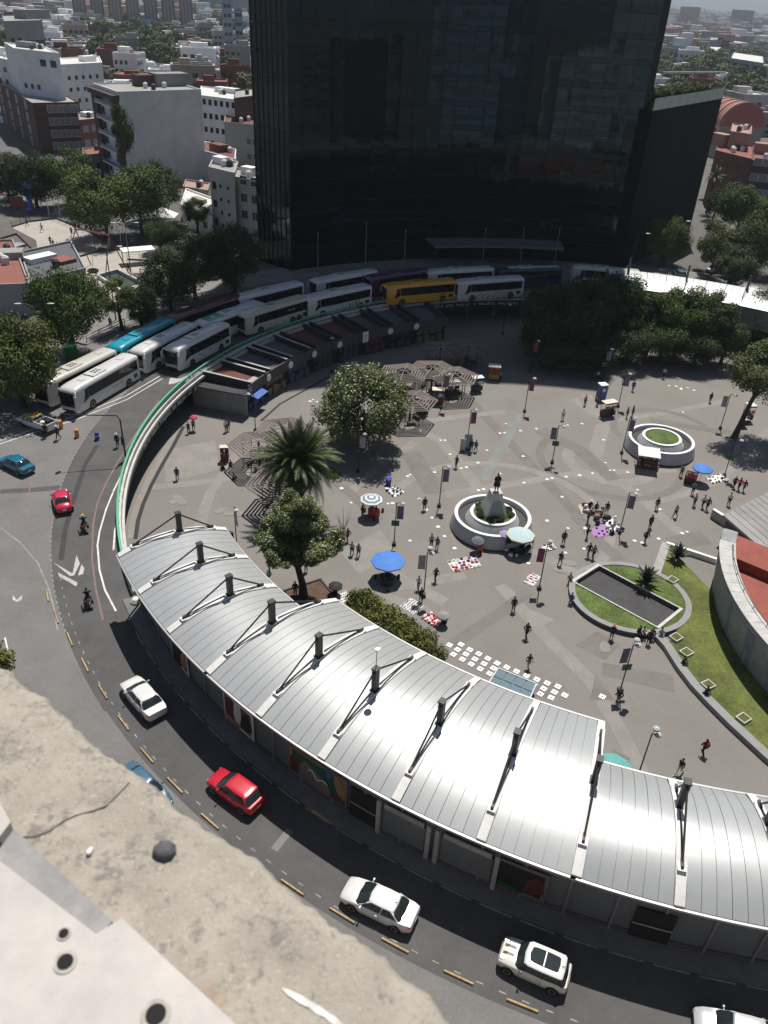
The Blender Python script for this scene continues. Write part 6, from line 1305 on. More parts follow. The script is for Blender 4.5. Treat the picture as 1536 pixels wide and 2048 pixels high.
CARTS = [(990, 731, 2.3, -5, CREAMR, 1.9, 1.4, YELS, 'snack cart with cream roof and yellow trim standing in the tower shade'), (956, 754, 2.3, 20, WR, 1.7, 1.1, BRS, 'cart with white tilted roof at the edge of the tower shadow'), (906, 762, 2.4, 22, WR, 2.0, 1.2, BRS, 'cart with bright white roof behind the wide lamp banner'),
    (877, 778, 2.3, 0, CREAMR, 1.8, 1.2, REDS, 'red cart with a cream roof among the lattice shelters'), (846, 795, 2.4, -25, WR, 1.9, 1.3, BRS, 'white roofed cart beside the flowering tree'), (1220, 803, 2.3, 25, CREAMR, 2.2, 1.2, BRS, 'brown cart with tan roof between the blue booth and the lamp'),
    (1503, 809, 2.5, 10, WR, 1.2, 1.3, BRS, 'tall white topped cart beside the forked trunk tree'), (1490, 838, 1.2, 10, WR, 1.0, .8, BRS, 'small low white cart at the foot of the forked trunk tree'), (448, 893, 2.0, 10, CREAMR, 1.1, .8, REDS, 'small cream topped cart left of the first lattice shelter')]
for u, v, h, rz, rf, w, d, sd_, lab in CARTS:
    p = Tm(u, v, h); stall(lab, p, math.radians(rz), rf, w, d, h, sd_, RAGS)
bt = thing('booth', 'tall blue booth with white top at the edge of the tower shadow', 'booth', Tm(1207, 768, 2.5), math.radians(15)); MB().box((0, 0, 1.2), (1.15, 1.1, 2.4)).build('body', BLS, bt); MB().box((0, 0, 2.46), (1.25, 1.2, .14)).build('roof', WR, bt); MB().box((0, -.57, 1.1), (.7, .03, 1.8)).build('door', M('booth_door', (.08, .14, .34), .5), bt)
m = MB(); m.lathe([(.02, 0), (.3, 0), (.3, .01)], 16); o = m.build('round_emblem', WHITE, bt, (0, -.60, 1.75)); o.rotation_euler = (math.pi/2, 0, 0)
tn = thing('market_tent', 'white pyramid tent over a crowded red stall at the grass planter', 'tent', Tm(1299, 903, 2.3), math.radians(-12))
for i in range(4):
    a, b = math.radians(45+90*i), math.radians(135+90*i); R_ = 1.95
    m = MB(); q = [(R_*math.cos(a), R_*math.sin(a), 2.25), (R_*math.cos(b), R_*math.sin(b), 2.25), (0, 0, 2.95)]; m.loft([q, [(x*.98, y*.98, z-.03) for x, y, z in q]]); m.build('roof_panel', WR, tn)
    MB().bar((R_*.96*math.cos(a), R_*.96*math.sin(a), 0), (R_*.96*math.cos(a), R_*.96*math.sin(a), 2.25), .05, .05).build('leg', GREYM, tn)
st_ = thing('market_stall', 'red stepped stall stacked with goods under the white tent', 'stall', Tm(1297, 922, .6), math.radians(-12))
for k in range(3):
    MB().box((0, -.2-.45*k, 1.0-.28*k), (2.6, .42, .08)).build('shelf', REDS, st_)
    for j in range(9): MB().box((-1.15+j*.29, -.2-.45*k, 1.1-.28*k), (.2, .26, .14)).build('goods', rnd.choice(RAGS), st_)
MB().box((0, .05, .4), (2.7, 1.3, .78)).build('table', BRS, st_)
def stallround(label, u, v, r, side, z=1.0):
    t = thing('snack_stall', label, 'stall', Tm(u, v, .5)); MB().lathe([(r*.8, 0), (r, .15), (r, .75), (r*.9, .8)], 14).build('counter', side, t)
    for i in range(9): a = i*2.4; MB().box((r*.6*math.cos(a), r*.6*math.sin(a), .88), (.2, .16, .16), a).build('goods', rnd.choice(RAGS), t)
    for i in range(3): a = i*2.1+.6; m = MB(); m.lathe([(.16, 0), (.14, .5)], 8); m.build('stool', BLACK, t, (1.7*r*math.cos(a), 1.7*r*math.sin(a), 0))
    return t
stallround('round dark stall in the shade of the big blue parasol', 775, 1158, .8, BRS); stallround('red and white snack stall under the striped parasol', 748, 1022, .7, M('snack_red', (.42, .05, .03), .6)); 
mg = thing('magazine_stand', 'magazine stand with pink and white covers beside the small blue parasol', 'stand', Tm(1382, 955, .8), math.radians(-20))
MB().box((0, 0, .45), (1.4, .7, .9)).build('base', BRS, mg)
for i in range(5):
    for k in range(3): MB().box((-.56+i*.28, -.34+.0*k, 1.0+.3*k), (.22, .03, .26)).build('magazine', rnd.choice([cloth(PAL[q]) for q in 'wrpoc']), mg)
MB().box((0, -.30, 1.35), (1.45, .04, 1.0)).build('back_board', M('stand_pink', (.38, .2, .2), .8), mg)
sb = thing('placard', 'tall pale blue placard standing behind two people', 'placard', Tm(936, 885, 1.0), math.radians(-8)); MB().box((0, 0, 1.15), (1.0, .08, 2.1)).build('panel', M('placard_blue', (.22, .34, .42), .5, noise=(2, .3)), sb); MB().box((0, 0, .06), (.9, .5, .1)).build('foot', STEEL, sb)
sb2 = thing('placard', 'white rounded placard left of the pale blue one', 'placard', Tm(926, 890, .9), math.radians(-8)); MB().box((0, 0, .95), (.7, .08, 1.7)).build('panel', M('placard_white', (.42, .41, .40), .6), sb2); MB().box((0, 0, .05), (.6, .4, .1)).build('foot', STEEL, sb2)
bn = thing('rubbish_bin', 'blue plastic tub on the small rug right of the striped parasol', 'tub', Tm(777, 962, .5)); MB().lathe([(.30, 0), (.38, .85), (.42, .88), (.3, .92)], 14).build('body', M('tub_blue', (.03, .04, .32), .5), bn); MB().lathe([(.05, .93), (.33, .93), (.33, .98)], 12).build('lid', M('tub_blue', (.03, .04, .32)), bn)
# mats with rows of goods
def mat_(label, corners, mt, z=.04):
    pts = [G(u, v, 0).to_2d() for u, v in corners]; c = sum(pts, Vector((0, 0)))/len(pts); o = thing('ground_cloth', label, 'cloth', (c.x, c.y, .035)); q = MB()
    N = 6; ring_ = []
    A, B, C_, D = pts
    for i in range(N+1):
        row = []
        for j in range(N+1):
            p = A.lerp(B, i/N).lerp(D.lerp(C_, i/N), j/N); e = 1 if i in (0, N) or j in (0, N) else 0; row.append((p.x-c.x+rnd.gauss(0, .025), p.y-c.y+rnd.gauss(0, .025), .012+abs(rnd.gauss(0, .012))))
        ring_.append(row)
    for i in range(N):
        for j in range(N): q.poly([ring_[i][j], ring_[i+1][j], ring_[i+1][j+1], ring_[i][j+1]])
    k = len(q.v); q.v += [(x, y, 0) for x, y, z_ in q.v]; q.f += [tuple(i+k for i in reversed(f)) for f in q.f]; q.mi += list(q.mi)
    m = q.mesh('sheet', mt, True); link('sheet', m, o); return pts
def goods(pts, nx, ny, mk, label, cat, group, jit=.06, keep=1.0, f0=.08, f1=.92, z=.085):
    A, B, C_, D = pts
    for i in range(nx):
        for j in range(ny):
            if rnd.random() > keep: continue
            s, t_ = f0+(f1-f0)*i/max(1, nx-1), f0+(f1-f0)*j/max(1, ny-1); p = A.lerp(B, s).lerp(D.lerp(C_, s), t_)
            me, mt, zz, sc = mk(); o = link(me.name.split('.')[0], me, None, (p.x+rnd.gauss(0, jit), p.y+rnd.gauss(0, jit), z+zz), rnd.uniform(-.4, .4), mt); o.scale = (sc, sc, sc); tag(o, '%s, %s along, %s row from the upper left edge' % (label, ORD[i], ORD[j]), cat, group)
hm = MB(); hm.lathe([(.24, 0), (.25, .02), (.13, .05), (.12, .15), (.05, .18)], 12); HATM = hm.mesh('hat', WHITE, True)
bm2 = MB(); bm2.box((0, 0, .015), (.30, .22, .03)); BOOK = bm2.mesh('booklet', WHITE)
sm2 = MB(); sm2.blob((-.06, 0, .04), (.05, .14, .05)); sm2.blob((.06, .02, .04), (.05, .14, .05)); SHOEP = sm2.mesh('shoe_pair', WHITE)
bx2 = MB(); bx2.box((0, 0, .06), (.26, .2, .12)); BOXM = bx2.mesh('small_box', WHITE)
bg2 = MB(); bg2.blob((0, 0, .24), (.34, .26, .24)); BUND = bg2.mesh('bundle', WHITE, True)
WCL = M('cloth_white', (.66, .65, .63), .9, noise=(3, .08)); PCL = M('cloth_purple', (.36, .19, .42), .9, noise=(2, .1)); PKC = M('cloth_pink', (.62, .20, .27), .9, noise=(3, .1)); BCL = M('cloth_beige', (.50, .42, .33), .9, noise=(3, .1)); GCL = M('cloth_grey', (.20, .20, .20), .9, noise=(3, .1))
cc = lambda ks: cloth(PAL[rnd.choice(ks)])
q = mat_('white cloth covered with rows of hats below the statue planter', ((893, 1125), (952, 1112), (962, 1132), (908, 1145)), WCL); goods(q, 7, 4, lambda: (HATM, cc('wwpcnrw'), 0, rnd.uniform(.7, .95)), 'pale hat below the statue planter', 'hat', 'hats on the white cloth')
q = mat_('white cloth with a grid of dark items behind the shrubs', ((800, 1213), (822, 1196), (848, 1212), (826, 1230)), WCL); goods(q, 7, 6, lambda: (SHOEP, cc('kkgk'), 0, .62), 'dark shoes behind the shrubs', 'shoes', 'shoes on the white cloth behind the shrubs', .02)
q = mat_('white cloth with small dark items by the end of the station roof', ((668, 1192), (690, 1182), (712, 1196), (688, 1208)), WCL); goods(q, 6, 5, lambda: (SHOEP, cc('kgnp'), 0, .6), 'dark shoes by the station roof', 'shoes', 'shoes on the cloth by the station roof', .02)
q = mat_('pink and white cloth beside the magenta banner lamp', ((1046, 1165), (1063, 1146), (1082, 1155), (1066, 1174)), WCL); goods(q, 5, 6, lambda: (BOOK, cc('wwrpw'), 0, .8), 'booklet beside the magenta banner', 'booklet', 'booklets beside the magenta banner lamp', .02)
q = mat_('pink and white cloth strewn with goods beside the grey umbrella', ((841, 1236), (862, 1226), (884, 1246), (872, 1256)), PKC); goods(q, 6, 5, lambda: (BOXM, cc('wwrwp'), 0, rnd.uniform(.6, 1.1)), 'small box by the grey umbrella', 'box', 'boxes on the pink cloth')
q = mat_('purple cloth with a few black items in the middle of the plaza', ((1178, 1060), (1208, 1049), (1222, 1070), (1190, 1077)), PCL); goods(q, 4, 3, lambda: (BOXM, cc('kkn'), 0, .8), 'black item on the purple cloth', 'item', 'items on the purple cloth', .15, .7)
q = mat_('white cloth with heaped clothes joining the purple cloth', ((1206, 1040), (1228, 1036), (1241, 1060), (1218, 1066)), WCL); goods(q, 4, 4, lambda: (BUND, cc('wwkgpl'), 0, rnd.uniform(.5, .9)), 'clothes beside the purple cloth', 'clothes', 'heaps of clothes on the white cloth', .15, .75)
q = mat_('grey cloth with dark bundles between the beige and purple cloths', ((1185, 1030), (1205, 1022), (1222, 1040), (1196, 1050)), GCL); goods(q, 4, 3, lambda: (BUND, cc('kkgr'), 0, rnd.uniform(.7, 1.3)), 'bundle on the grey cloth', 'bundle', 'bundles on the grey cloth', .2, .9)
q = mat_('beige cloth with bags at the upper end of the ground stalls', ((1156, 1012), (1175, 1005), (1194, 1020), (1164, 1030)), BCL); goods(q, 4, 3, lambda: (BUND, cc('wckg'), 0, rnd.uniform(.5, .9)), 'bundle on the beige cloth', 'bundle', 'bundles on the beige cloth', .2, .8)
q = mat_('white rug with parts of a toy stall right of the striped parasol', ((772, 982), (790, 974), (810, 984), (790, 995)), WCL); goods(q, 5, 4, lambda: (BOXM, cc('kkgwb'), 0, rnd.uniform(.6, 1.2)), 'toy box right of the striped parasol', 'box', 'boxes on the rug', .1, .8)
q = mat_('white cloth with spread wares beside the lamp on the far right', ((1412, 957), (1440, 948), (1456, 962), (1425, 968)), WCL); goods(q, 6, 3, lambda: (BOXM, cc('kwwgc'), 0, rnd.uniform(.6, 1.2)), 'ware on the far right cloth', 'ware', 'wares on the far right cloth', .12, .85)
q = mat_('dark cloth with wares in front of the pale green parasol', ((1010, 1104), (1055, 1094), (1062, 1110), (1018, 1118)), GCL); goods(q, 7, 3, lambda: (BUND, cc('kkgwk'), 0, rnd.uniform(.45, .9)), 'bag before the pale green parasol', 'bag', 'bags in front of the pale green parasol', .1, .9)
q = mat_('narrow white cloth right of the pale green parasol', ((1082, 1094), (1106, 1086), (1112, 1098), (1090, 1103)), WCL); goods(q, 5, 2, lambda: (BOOK, cc('wgck'), 0, .9), 'print on the narrow white cloth', 'print', 'prints on the narrow white cloth', .05)
q = mat_('white table cloth beside the trunk of the leafy tree', ((562, 1186), (578, 1180), (592, 1204), (574, 1212)), WCL); goods(q, 3, 3, lambda: (BOXM, cc('wgk'), 0, .8), 'item beside the leafy tree trunk', 'item', 'items beside the leafy tree trunk', .08, .7)
# hanging rack stalls against the statue planter
rk = thing('clothes_rack', 'rack of dark bags hung along the statue planter under the pale green parasol', 'rack', Tm(1038, 1096, .4), math.radians(8))
for x in (-1.5, 1.5): MB().bar((x, 0, 0), (x, 0, 1.9), .05, .05).build('upright', STEEL, rk)
MB().bar((-1.5, 0, 1.85), (1.5, 0, 1.85), .04, .04).build('rail', STEEL, rk)
for i in range(12): MB().blob((-1.35+i*.245, 0, 1.35), (.11, .16, .40)).build('hanging_bag', cloth(PAL['kkgmekcnkogk'[i]]), rk, smooth=True)
person('person in red and orange crouching under the slate umbrella at the planter', Tm(960, 1098, .4), math.radians(180), 'ground', 'o', 'r', 1, 1, '')
person('seller in black sitting under the pale green parasol', Tm(1058, 1092, .4), math.radians(170), 'ground', 'k', 'k', 1, 0, '')
person('seller in black crouching under the grey umbrella', Tm(888, 1240, .3), math.radians(180), 'ground', 'k', 'k', 1, 0, '')
person('seller in black under the black umbrella', Tm(670, 1186, .3), math.radians(180), 'ground', 'k', 'k', 1, 0, '')
person('customer in black at the striped parasol stall', Tm(724, 1025, .4), math.radians(260), 'lean', 'k', 'k', 1, 0, '')
person('child sized figure in teal in the shade of the leafy tree', Tm(540, 1142, .4), math.radians(150), 'ground', 't', 't', 1, 1, '', .85)
person('person in grey in the shade under the leafy tree', Tm(520, 1150, .4), math.radians(200), 'ground', 'g', 'k', 1, 0, '')
person('person in blue standing in the shade of the leafy tree', Tm(612, 1140, .2), math.radians(200), 'stand', 'b', 'n', 1, 0, '')
person('person in black sitting on a bench by the first lattice shelter', Tm(448, 935, .3), math.radians(100), 'ground', 'k', 'k', 1, 0, '')
person('person in grey sitting beside a bag by the first lattice shelter', Tm(461, 928, .3), math.radians(200), 'ground', 'g', 'g', 1, 0, '')
person('person in maroon seated in the shade of the first lattice shelter', Tm(466, 955, .3), math.radians(260), 'ground', 'm', 'k', 1, 0, '')
person('vendor in dark apron behind the tan roofed cart', Tm(1222, 832, .2), math.radians(180), 'stand', 'k', 'k', 0, 0, '')
person('customer in black beside the red cream roofed cart', Tm(862, 803, .2), math.radians(120), 'stand', 'k', 'j', 1, 0, '')
person('customer in teal next to the white roofed cart by the flowering tree', Tm(868, 809, .2), math.radians(200), 'stand', 't', 'k', 1, 0, '')
person('vendor in green at the right end of the white tent', Tm(1322, 922, .2), math.radians(200), 'stand', 'e', 'k', 1, 0, '')
person('person in grey by the cart in the tower shade', Tm(1000, 760, .2), math.radians(200), 'stand', 'g', 'k', 1, 0, '')
# barrels and street bits at the junction
def barrel(label, u, v, c, z=RZ):
    t = thing('traffic_barrel', label, 'barrel', T(u, v, z+.005)); m = MB(); m.lathe([(.32, 0), (.34, .08), (.27, .1), (.27, .38), (.25, .42), (.25, .66), (.23, .7), (.22, .98), (.12, 1.02)], 14); m.build('body', c, t, smooth=True)
    MB().lathe([(.275, .44), (.258, .62)], 14, cap=False).build('reflective_band', M('band_grey', (.4, .4, .4), .5), t); return t
OB = M('barrel_orange', (.62, .20, .02), .6); barrel('orange traffic barrel nearest the pickup', 123, 856, OB); barrel('orange traffic barrel in the middle of the junction, left of the blue one', 155, 874, OB); barrel('blue traffic barrel in the middle of the junction', 195, 879, M('barrel_blue', (.03, .06, .34), .6))
gb = thing('utility_cabinet', 'bright green utility cabinet on the pavement behind the cream coach', 'cabinet', T(144, 718, 4.62), math.radians(28)); MB().box((0, 0, .95), (1.7, .9, 1.9)).build('body', M('cabinet_green', (.02, .20, .06), .5), gb); MB().box((0, 0, 1.93), (1.8, 1.0, .08)).build('top', M('cabinet_green', (.02, .20, .06)), gb); MB().box((0, -.47, .95), (1.4, .03, 1.6)).build('door', M('cabinet_door', (.02, .15, .05), .5), gb)
gr = thing('guard_rail', 'low white rail along the far pavement edge behind the coaches', 'rail', PO(80, 160, 4.62)); g0 = -Vector(gr.location)
for z in (.5, .95): MB().ring(79.75, 79.85, 4.62+z-.05, 4.62+z+.05, 138, 160, 1).build('rail', CONL, gr, g0)
for i in range(12): MB().box(tuple(PO(79.8, 138+2*i, 5.12)), (.12, .12, 1.0)).build('post', CONL, gr, g0)
# pot plants and clutter in the shade
for u, v, lab in ((1145, 735, 'low dark bench wall in the deep shade below the dark trees'),): t = thing('bench', lab, 'bench', T(u, v)); MB().box((0, 0, .25), (5, .6, .5)).build('seat', COND, t)
# ------------------------------------------------------------------ park, old house, city, hills
def sheetpx(name, px, z, mat, kind=True):
    m = MB(); m.poly([(p.x, p.y, z) for p in [G(u, v, z) for u, v in px]]); o = m.build(name, mat)
    return struct(o) if kind else o
SAND = M('sand_court', (.38, .35, .305), .9, noise=(.25, .12), noise2=(2, .08))
sheetpx('sand_court', [(24, 455), (60, 444), (112, 438), (172, 462), (205, 482), (192, 505), (130, 522), (78, 512), (72, 480)], 4.43, SAND)
sheetpx('sand_court', [(130, 522), (192, 505), (255, 498), (335, 508), (330, 532), (290, 545), (195, 549), (172, 552)], 4.43, SAND)
sheetpx('park_path', [(168, 545), (195, 549), (222, 580), (242, 600), (236, 642), (222, 648), (192, 618), (172, 578)], 4.434, SAND)
sheetpx('park_path', [(345, 470), (420, 492), (412, 500), (330, 478)], 4.434, SAND)
sheetpx('park_lawn', [(290, 545), (330, 532), (420, 545), (500, 560), (470, 600), (330, 640), (245, 655), (240, 600)], 4.426, M('park_ground', (.050, .058, .03), .9, noise=(.3, .4)))
sheetpx('street', [(0, 425), (170, 432), (345, 470), (505, 520), (505, 505), (360, 448), (180, 405), (0, 395)], 4.45, ASPL)
FENM = M('fence_mesh', (.035, .045, .055), .6); TEALM = M('fence_blue', (.05, .10, .16), .6)
def fence(label, pts, h, n, mt, z=4.43):
    t = thing('fence', label, 'fence', pts[0]); f0 = -Vector(pts[0])
    for (a, b) in zip(pts[:-1], pts[1:]):
        k = max(2, int((b-a).length/2.2))
        for i in range(k+1):
            p = a.lerp(b, i/k); MB().bar((p.x, p.y, z), (p.x, p.y, z+h), .07, .07).build('post', mt, t, f0)
        for j in range(6): MB().bar((a.x, a.y, z+h*(j+.5)/6), (b.x, b.y, z+h*(j+.5)/6), .03, .03).build('wire', mt, t, f0)
        MB().bar((a.x, a.y, z+.15), (b.x, b.y, z+.15), .12, .3).build('kerb', COND, t, f0)
    return t
V4 = lambda u, v: G(u, v, 4.43)
fence('dark tall fence behind the sand court under the big trees', [V4(112, 438), V4(172, 462), V4(250, 497)], 4.0, 8, TEALM)
fence('low fence between the two halves of the sand court', [V4(130, 522), V4(192, 505), V4(255, 498)], 2.2, 6, FENM)
fence('low kerb fence at the far end of the court by the playground', [V4(24, 455), V4(60, 444), V4(112, 438)], 1.2, 6, FENM)
fence('thin posts fence along the right end of the sand court', [V4(255, 520), V4(330, 524)], 2.6, 6, GREYM)
WHF = M('white_frame', (.6, .6, .58), .6)
for u, v, rz, lab in ((110, 436, 30, 'white goal frame at the fence, left court'), (232, 494, 30, 'white goal frame at the fence, right court')):
    p = V4(u, v); t = thing('goal', lab, 'goal', p, math.radians(rz))
    for x in (-1.1, 1.1): MB().bar((x, 0, 0), (x, 0, 3.2), .12, .12).build('upright', WHF, t)
    MB().bar((-1.1, 0, 3.2), (1.1, 0, 3.2), .12, .12).build('crossbar', WHF, t)
sw = thing('swing_frame', 'tall red swing frame with tyre swing beside the sunken court', 'swing', V4(196, 545)); 
A_, B_ = Vector((-3.5, 1.5, 7.2)), Vector((3.5, -1.5, 7.2)); RD = M('swing_red', (.30, .06, .05), .6)
MB().bar(A_, B_, .16, .16).build('top_beam', RD, sw)
for e in (A_, B_):
    for s in (-1, 1): MB().bar(e, (e.x*1.15+s*1.3, e.y*1.15+s*2.6, 0), .13, .13).build('leg', RD if s > 0 else GREYM, sw)
m = MB(); [m.tube([(.8*math.cos(q), .8*math.sin(q), .4) for q in [k*.45 for k in range(15)]], .25, 6)]; m.build('tyre', BLACK, sw, (-.5, -1, .2)); MB().bar((0, 0, 7.2), (-.5, -1, .9), .05, .05).build('rope', GREYM, sw)
sc_ = thing('sunken_court', 'small sunken dark green court with pale kerb in the park', 'court', V4(242, 567)); q_ = -Vector(sc_.location)
cp_ = [V4(196, 556), V4(236, 545), V4(292, 574), V4(252, 592)]
m = MB(); m.poly([(p.x, p.y, 4.45) for p in cp_]); m.build('floor', M('court_green', (.025, .045, .035), .85, noise=(1, .2)), sc_, q_)
for a, b in zip(cp_, cp_[1:]+cp_[:1]): MB().bar((a.x, a.y, 4.75), (b.x, b.y, 4.75), .35, .7).build('kerb', CONL, sc_, q_)
stp = thing('park_steps', 'pale striped park steps below the sunken court', 'steps', V4(280, 590)); q_ = -Vector(stp.location)
for i in range(5): a, b = V4(264+i*3, 577+i*7), V4(292+i*3, 571+i*7); MB().bar((a.x, a.y, 4.6-.03*i), (b.x, b.y, 4.6-.03*i), .5, .3).build('step', CONL, stp, q_)
pgd = thing('playground_slide', 'blue playground slide with red frame at the far left', 'slide', V4(62, 420)); BL_ = M('slide_blue', (.03, .10, .36), .5)
m = MB(); m.bar((0, 0, 4), (1.8, -4, .6), 1.0, .25); m.build('chute', BL_, pgd); m = MB(); m.lathe([(1.6, 4.8), (.1, 6.4)], 4); m.build('roof', BL_, pgd)
for x in (-1, 1):
    for y in (-1, 1): MB().bar((x, y, 0), (x, y, 4.9), .14, .14).build('post', RD, pgd)
MB().box((-3, 0, 1.6), (3, .15, 2.2)).build('climbing_panel', RD, pgd)
cv = thing('shade_canopy', 'small white pitched canopy beside the dark park trees', 'canopy', G(325, 430, 7.5)); c_ = Vector(cv.location); MB().loft([[(-3, -2, 0), (3, -2, 0), (3, 2, 0), (-3, 2, 0)], [(-.2, -.1, 1.6), (.2, -.1, 1.6), (.2, .1, 1.6), (-.2, .1, 1.6)]]).build('roof', WHITE, cv); MB().bar((0, 0, -3.05), (0, 0, .1), .2, .2).build('post', GREYM, cv)
cv = thing('park_shelter', 'low white roofed park shelter at the right of the sand court', 'shelter', G(275, 498, 7)); MB().box((0, 0, 0), (6, 3, .15), .5).build('roof', WHITE, cv)
for x, y in ((-2.4, -1.9), (2.6, .8)): MB().bar((x, y, -2.57), (x, y, 0), .15, .15).build('post', GREYM, cv)

WINM = M('window_dark', (.016, .019, .023), .12, 0, .5); WINL = M('window_pale', (.20, .22, .24), .25); FRM = M('window_frame', (.45, .45, .44), .6); TANK = M('water_tank', (.62, .62, .60), .5); TANKB = M('water_tank_black', (.03, .03, .03), .5)
wm = MB(); wm.box((0, 0, 0), (1, .12, 1)); WINB = wm.mesh('window', WINM)
fm = MB()
for a in ((-.5, 0, 0, .07, 1.06), (.5, 0, 0, .07, 1.06), (0, 0, -.5, 1.06, .07), (0, 0, .5, 1.06, .07), (0, 0, 0, .04, 1)): fm.box((a[0], 0, a[2]), (a[3], .18, a[4]))
WFR = fm.mesh('frame', FRM)
def building(label, FL, FR, BL, z1, wall, roof, wins=(), z0=4.4, name='building', cat='building', para=.7, boxes=(), tanks=0, frames=False):
    """FL, FR, BL: roof corners front-left, front-right, back-left in the plan"""
    FL, FR, BL = Vector(FL[:2]), Vector(FR[:2]), Vector(BL[:2]); BR = FR+BL-FL; c = (FL+FR+BL+BR)/4
    t = thing(name, label, cat, (c.x, c.y, z0)); pts = [p-c for p in (FL, FR, BR, BL)]
    H = z1-z0; MB().prism([tuple(p) for p in pts], 0, H-para*.6).build('wall', wall, t)
    inner = [p*.97 for p in pts]; MB().prism([tuple(p) for p in inner], H-para*.6-.02, H-para*.5).build('roof', roof, t)
    for i in range(4):
        a, b = pts[i], pts[(i+1) % 4]; MB().bar((a.x*.992, a.y*.992, H-para*.3), (b.x*.992, b.y*.992, H-para*.3), .25, para*.6).build('parapet', wall, t)
    sides = dict(front=(pts[0], pts[1]), left=(pts[3], pts[0]), right=(pts[1], pts[2]))
    for side, cols, rows, w, h, zb, zp, x0, x1, me in wins:
        a, b = sides[side]; d = (b-a); ang = math.atan2(d.y, d.x); nrm = Vector((d.y, -d.x)).normalized()
        for i in range(cols):
            for j in range(rows):
                s = x0+(x1-x0)*(i+.5)/cols; p = a+d*s+nrm*.03; z = zb+zp*j
                o = link('window', WINB, t, (p.x, p.y, z), ang, WINM if me == 0 else WINL); o.scale = (w, 1, h)
                if frames: q = link('frame', WFR, o)
    for bx, by, sx, sy, sz, mt in boxes: MB().box((bx, by, H-para*.5+sz/2), (sx, sy, sz), math.atan2((FR-FL).y, (FR-FL).x)).build('roof_box', mt, t)
    for i in range(tanks):
        m = MB(); m.lathe([(.55, 0), (.6, .1), (.6, 1.1), (.3, 1.4)], 10); p = inner[0].lerp(inner[2], rnd.uniform(.25, .8)).lerp(inner[1], rnd.uniform(0, .3)); m.build('water_tank', TANK if i % 3 else TANKB, t, (p.x, p.y, H-para*.5))
    return t
def mt_(n, c, r=.85): return M('facade_'+n, c, r, noise=(.25, .12), noise2=(2.5, .08))
WHW = mt_('white', (.70, .715, .73)); WHB = mt_('bright', (.76, .76, .75)); GRW = mt_('grey', (.24, .24, .235)); PKW_ = mt_('pinkish', (.43, .40, .385)); BRW = mt_('brick', (.16, .06, .045)); BRD = mt_('dark_brick', (.085, .045, .038)); TNW = mt_('tan', (.34, .28, .22)); RFG = mt_('roof_grey', (.30, .29, .28)); RFW = mt_('roof_white', (.60, .59, .57)); RFR = mt_('roof_red', (.235, .085, .065)); PNK = mt_('pink', (.36, .22, .19)); BLW = mt_('blue_grey', (.22, .27, .33)); OLD = mt_('old_plaster', (.30, .30, .30)); GLB = mt_('glass_blue', (.10, .13, .15), .3); SLT = mt_('slate', (.10, .10, .11))
def P3(u, v, z): return G(u, v, z)
tb = building('tall white block with a blank side wall and brown balcony front on the left', P3(236, 183, 26.4), P3(402, 178, 26.4), P3(186, 166, 26.4), 26.4, WHW, RFG, wins=(('left', 2, 6, 2.6, 1.7, 2.5, 3.5, .1, .9, 0),), boxes=((1, 6, 12, 4, 2.6, BRD), (4, 7, 9, 5, 3.0, GRW)), tanks=3, frames=True)
tc = Vector(tb.location); a_, b_ = P3(236, 183, 26.4).to_2d(), P3(186, 166, 26.4).to_2d(); dl = b_-a_; nl = Vector((dl.y, -dl.x)).normalized()
if nl.x > 0: nl = -nl
an = math.atan2(dl.y, dl.x)
for j in range(6):
    z = 5.2+3.5*j; p = a_+dl*.45+nl*.7; MB().box((0, 0, 0), (dl.length*.7, 1.5, .28), an).build('balcony', WHB, tb, (p.x-tc.x, p.y-tc.y, z-4.4)); p = a_+dl*.45+nl*1.4; MB().box((0, 0, .5), (dl.length*.7, .06, .8), an).build('balcony_glass', GLB, tb, (p.x-tc.x, p.y-tc.y, z-4.4))
for s_, w_ in ((.88, .2), (.06, .1)): p = a_+dl*s_+nl*.5; MB().box((0, 0, 10.4), (dl.length*w_, 1.1, 21.4), an).build('brown_panel', BRD, tb, (p.x-tc.x, p.y-tc.y, 0))
p = a_+dl*.5+nl*.8; MB().box((0, 0, 0), (dl.length*1.02, 1.8, 1.1), an).build('fascia', BRD, tb, (p.x-tc.x, p.y-tc.y, 20.6))
t = building('pinkish grey block with round portholes beside the black tower', P3(418, 333, 18), P3(468, 345, 18), P3(428, 312, 18), 18, PKW_, RFG, wins=(('front', 1, 3, 1.0, 1.4, 3, 3.6, .05, .3, 0),), boxes=((-1, 2, 3, 2, 1.4, WHB),), tanks=3)
m = MB(); m.lathe([(.03, -.06), (.34, -.06), (.34, .06), (.03, .06)], 12); ph = m.mesh('porthole', WINM)
A, B = P3(418, 333, 18), P3(468, 345, 18); ang = math.atan2((B-A).y, (B-A).x)
for i in range(2):
    for j in range(4): p = A.lerp(B, .42+.3*i)-Vector(t.location); o = link('porthole', ph, t, (p.x, p.y-.02, 2.5+2.6*j)); o.rotation_euler = (math.pi/2, 0, ang)
building('pinkish block right half with stacked balconies against the tower', P3(468, 352, 17), P3(522, 362, 17), P3(474, 335, 17), 17, PKW_, RFG, wins=(('front', 2, 4, 1.6, 1.7, 2.2, 3.3, .15, .95, 0),), boxes=((0, 1, 3, 2, 1.6, WHB),), tanks=2, frames=True)
building('dark glass and brick corner block at the left edge behind the trees', P3(64, 206, 18), P3(158, 204, 18), P3(-40, 140, 18), 18, BRD, RFG, wins=(('front', 3, 4, 2.6, 2.0, 2.0, 3.3, .28, .98, 1), ('left', 6, 4, 2.6, 2.2, 2.0, 3.3, .04, .96, 1)), boxes=((0, 4, 6, 4, 2.6, WHB), (5, 5, 5, 3, 2.4, WHB)), tanks=2, frames=True)
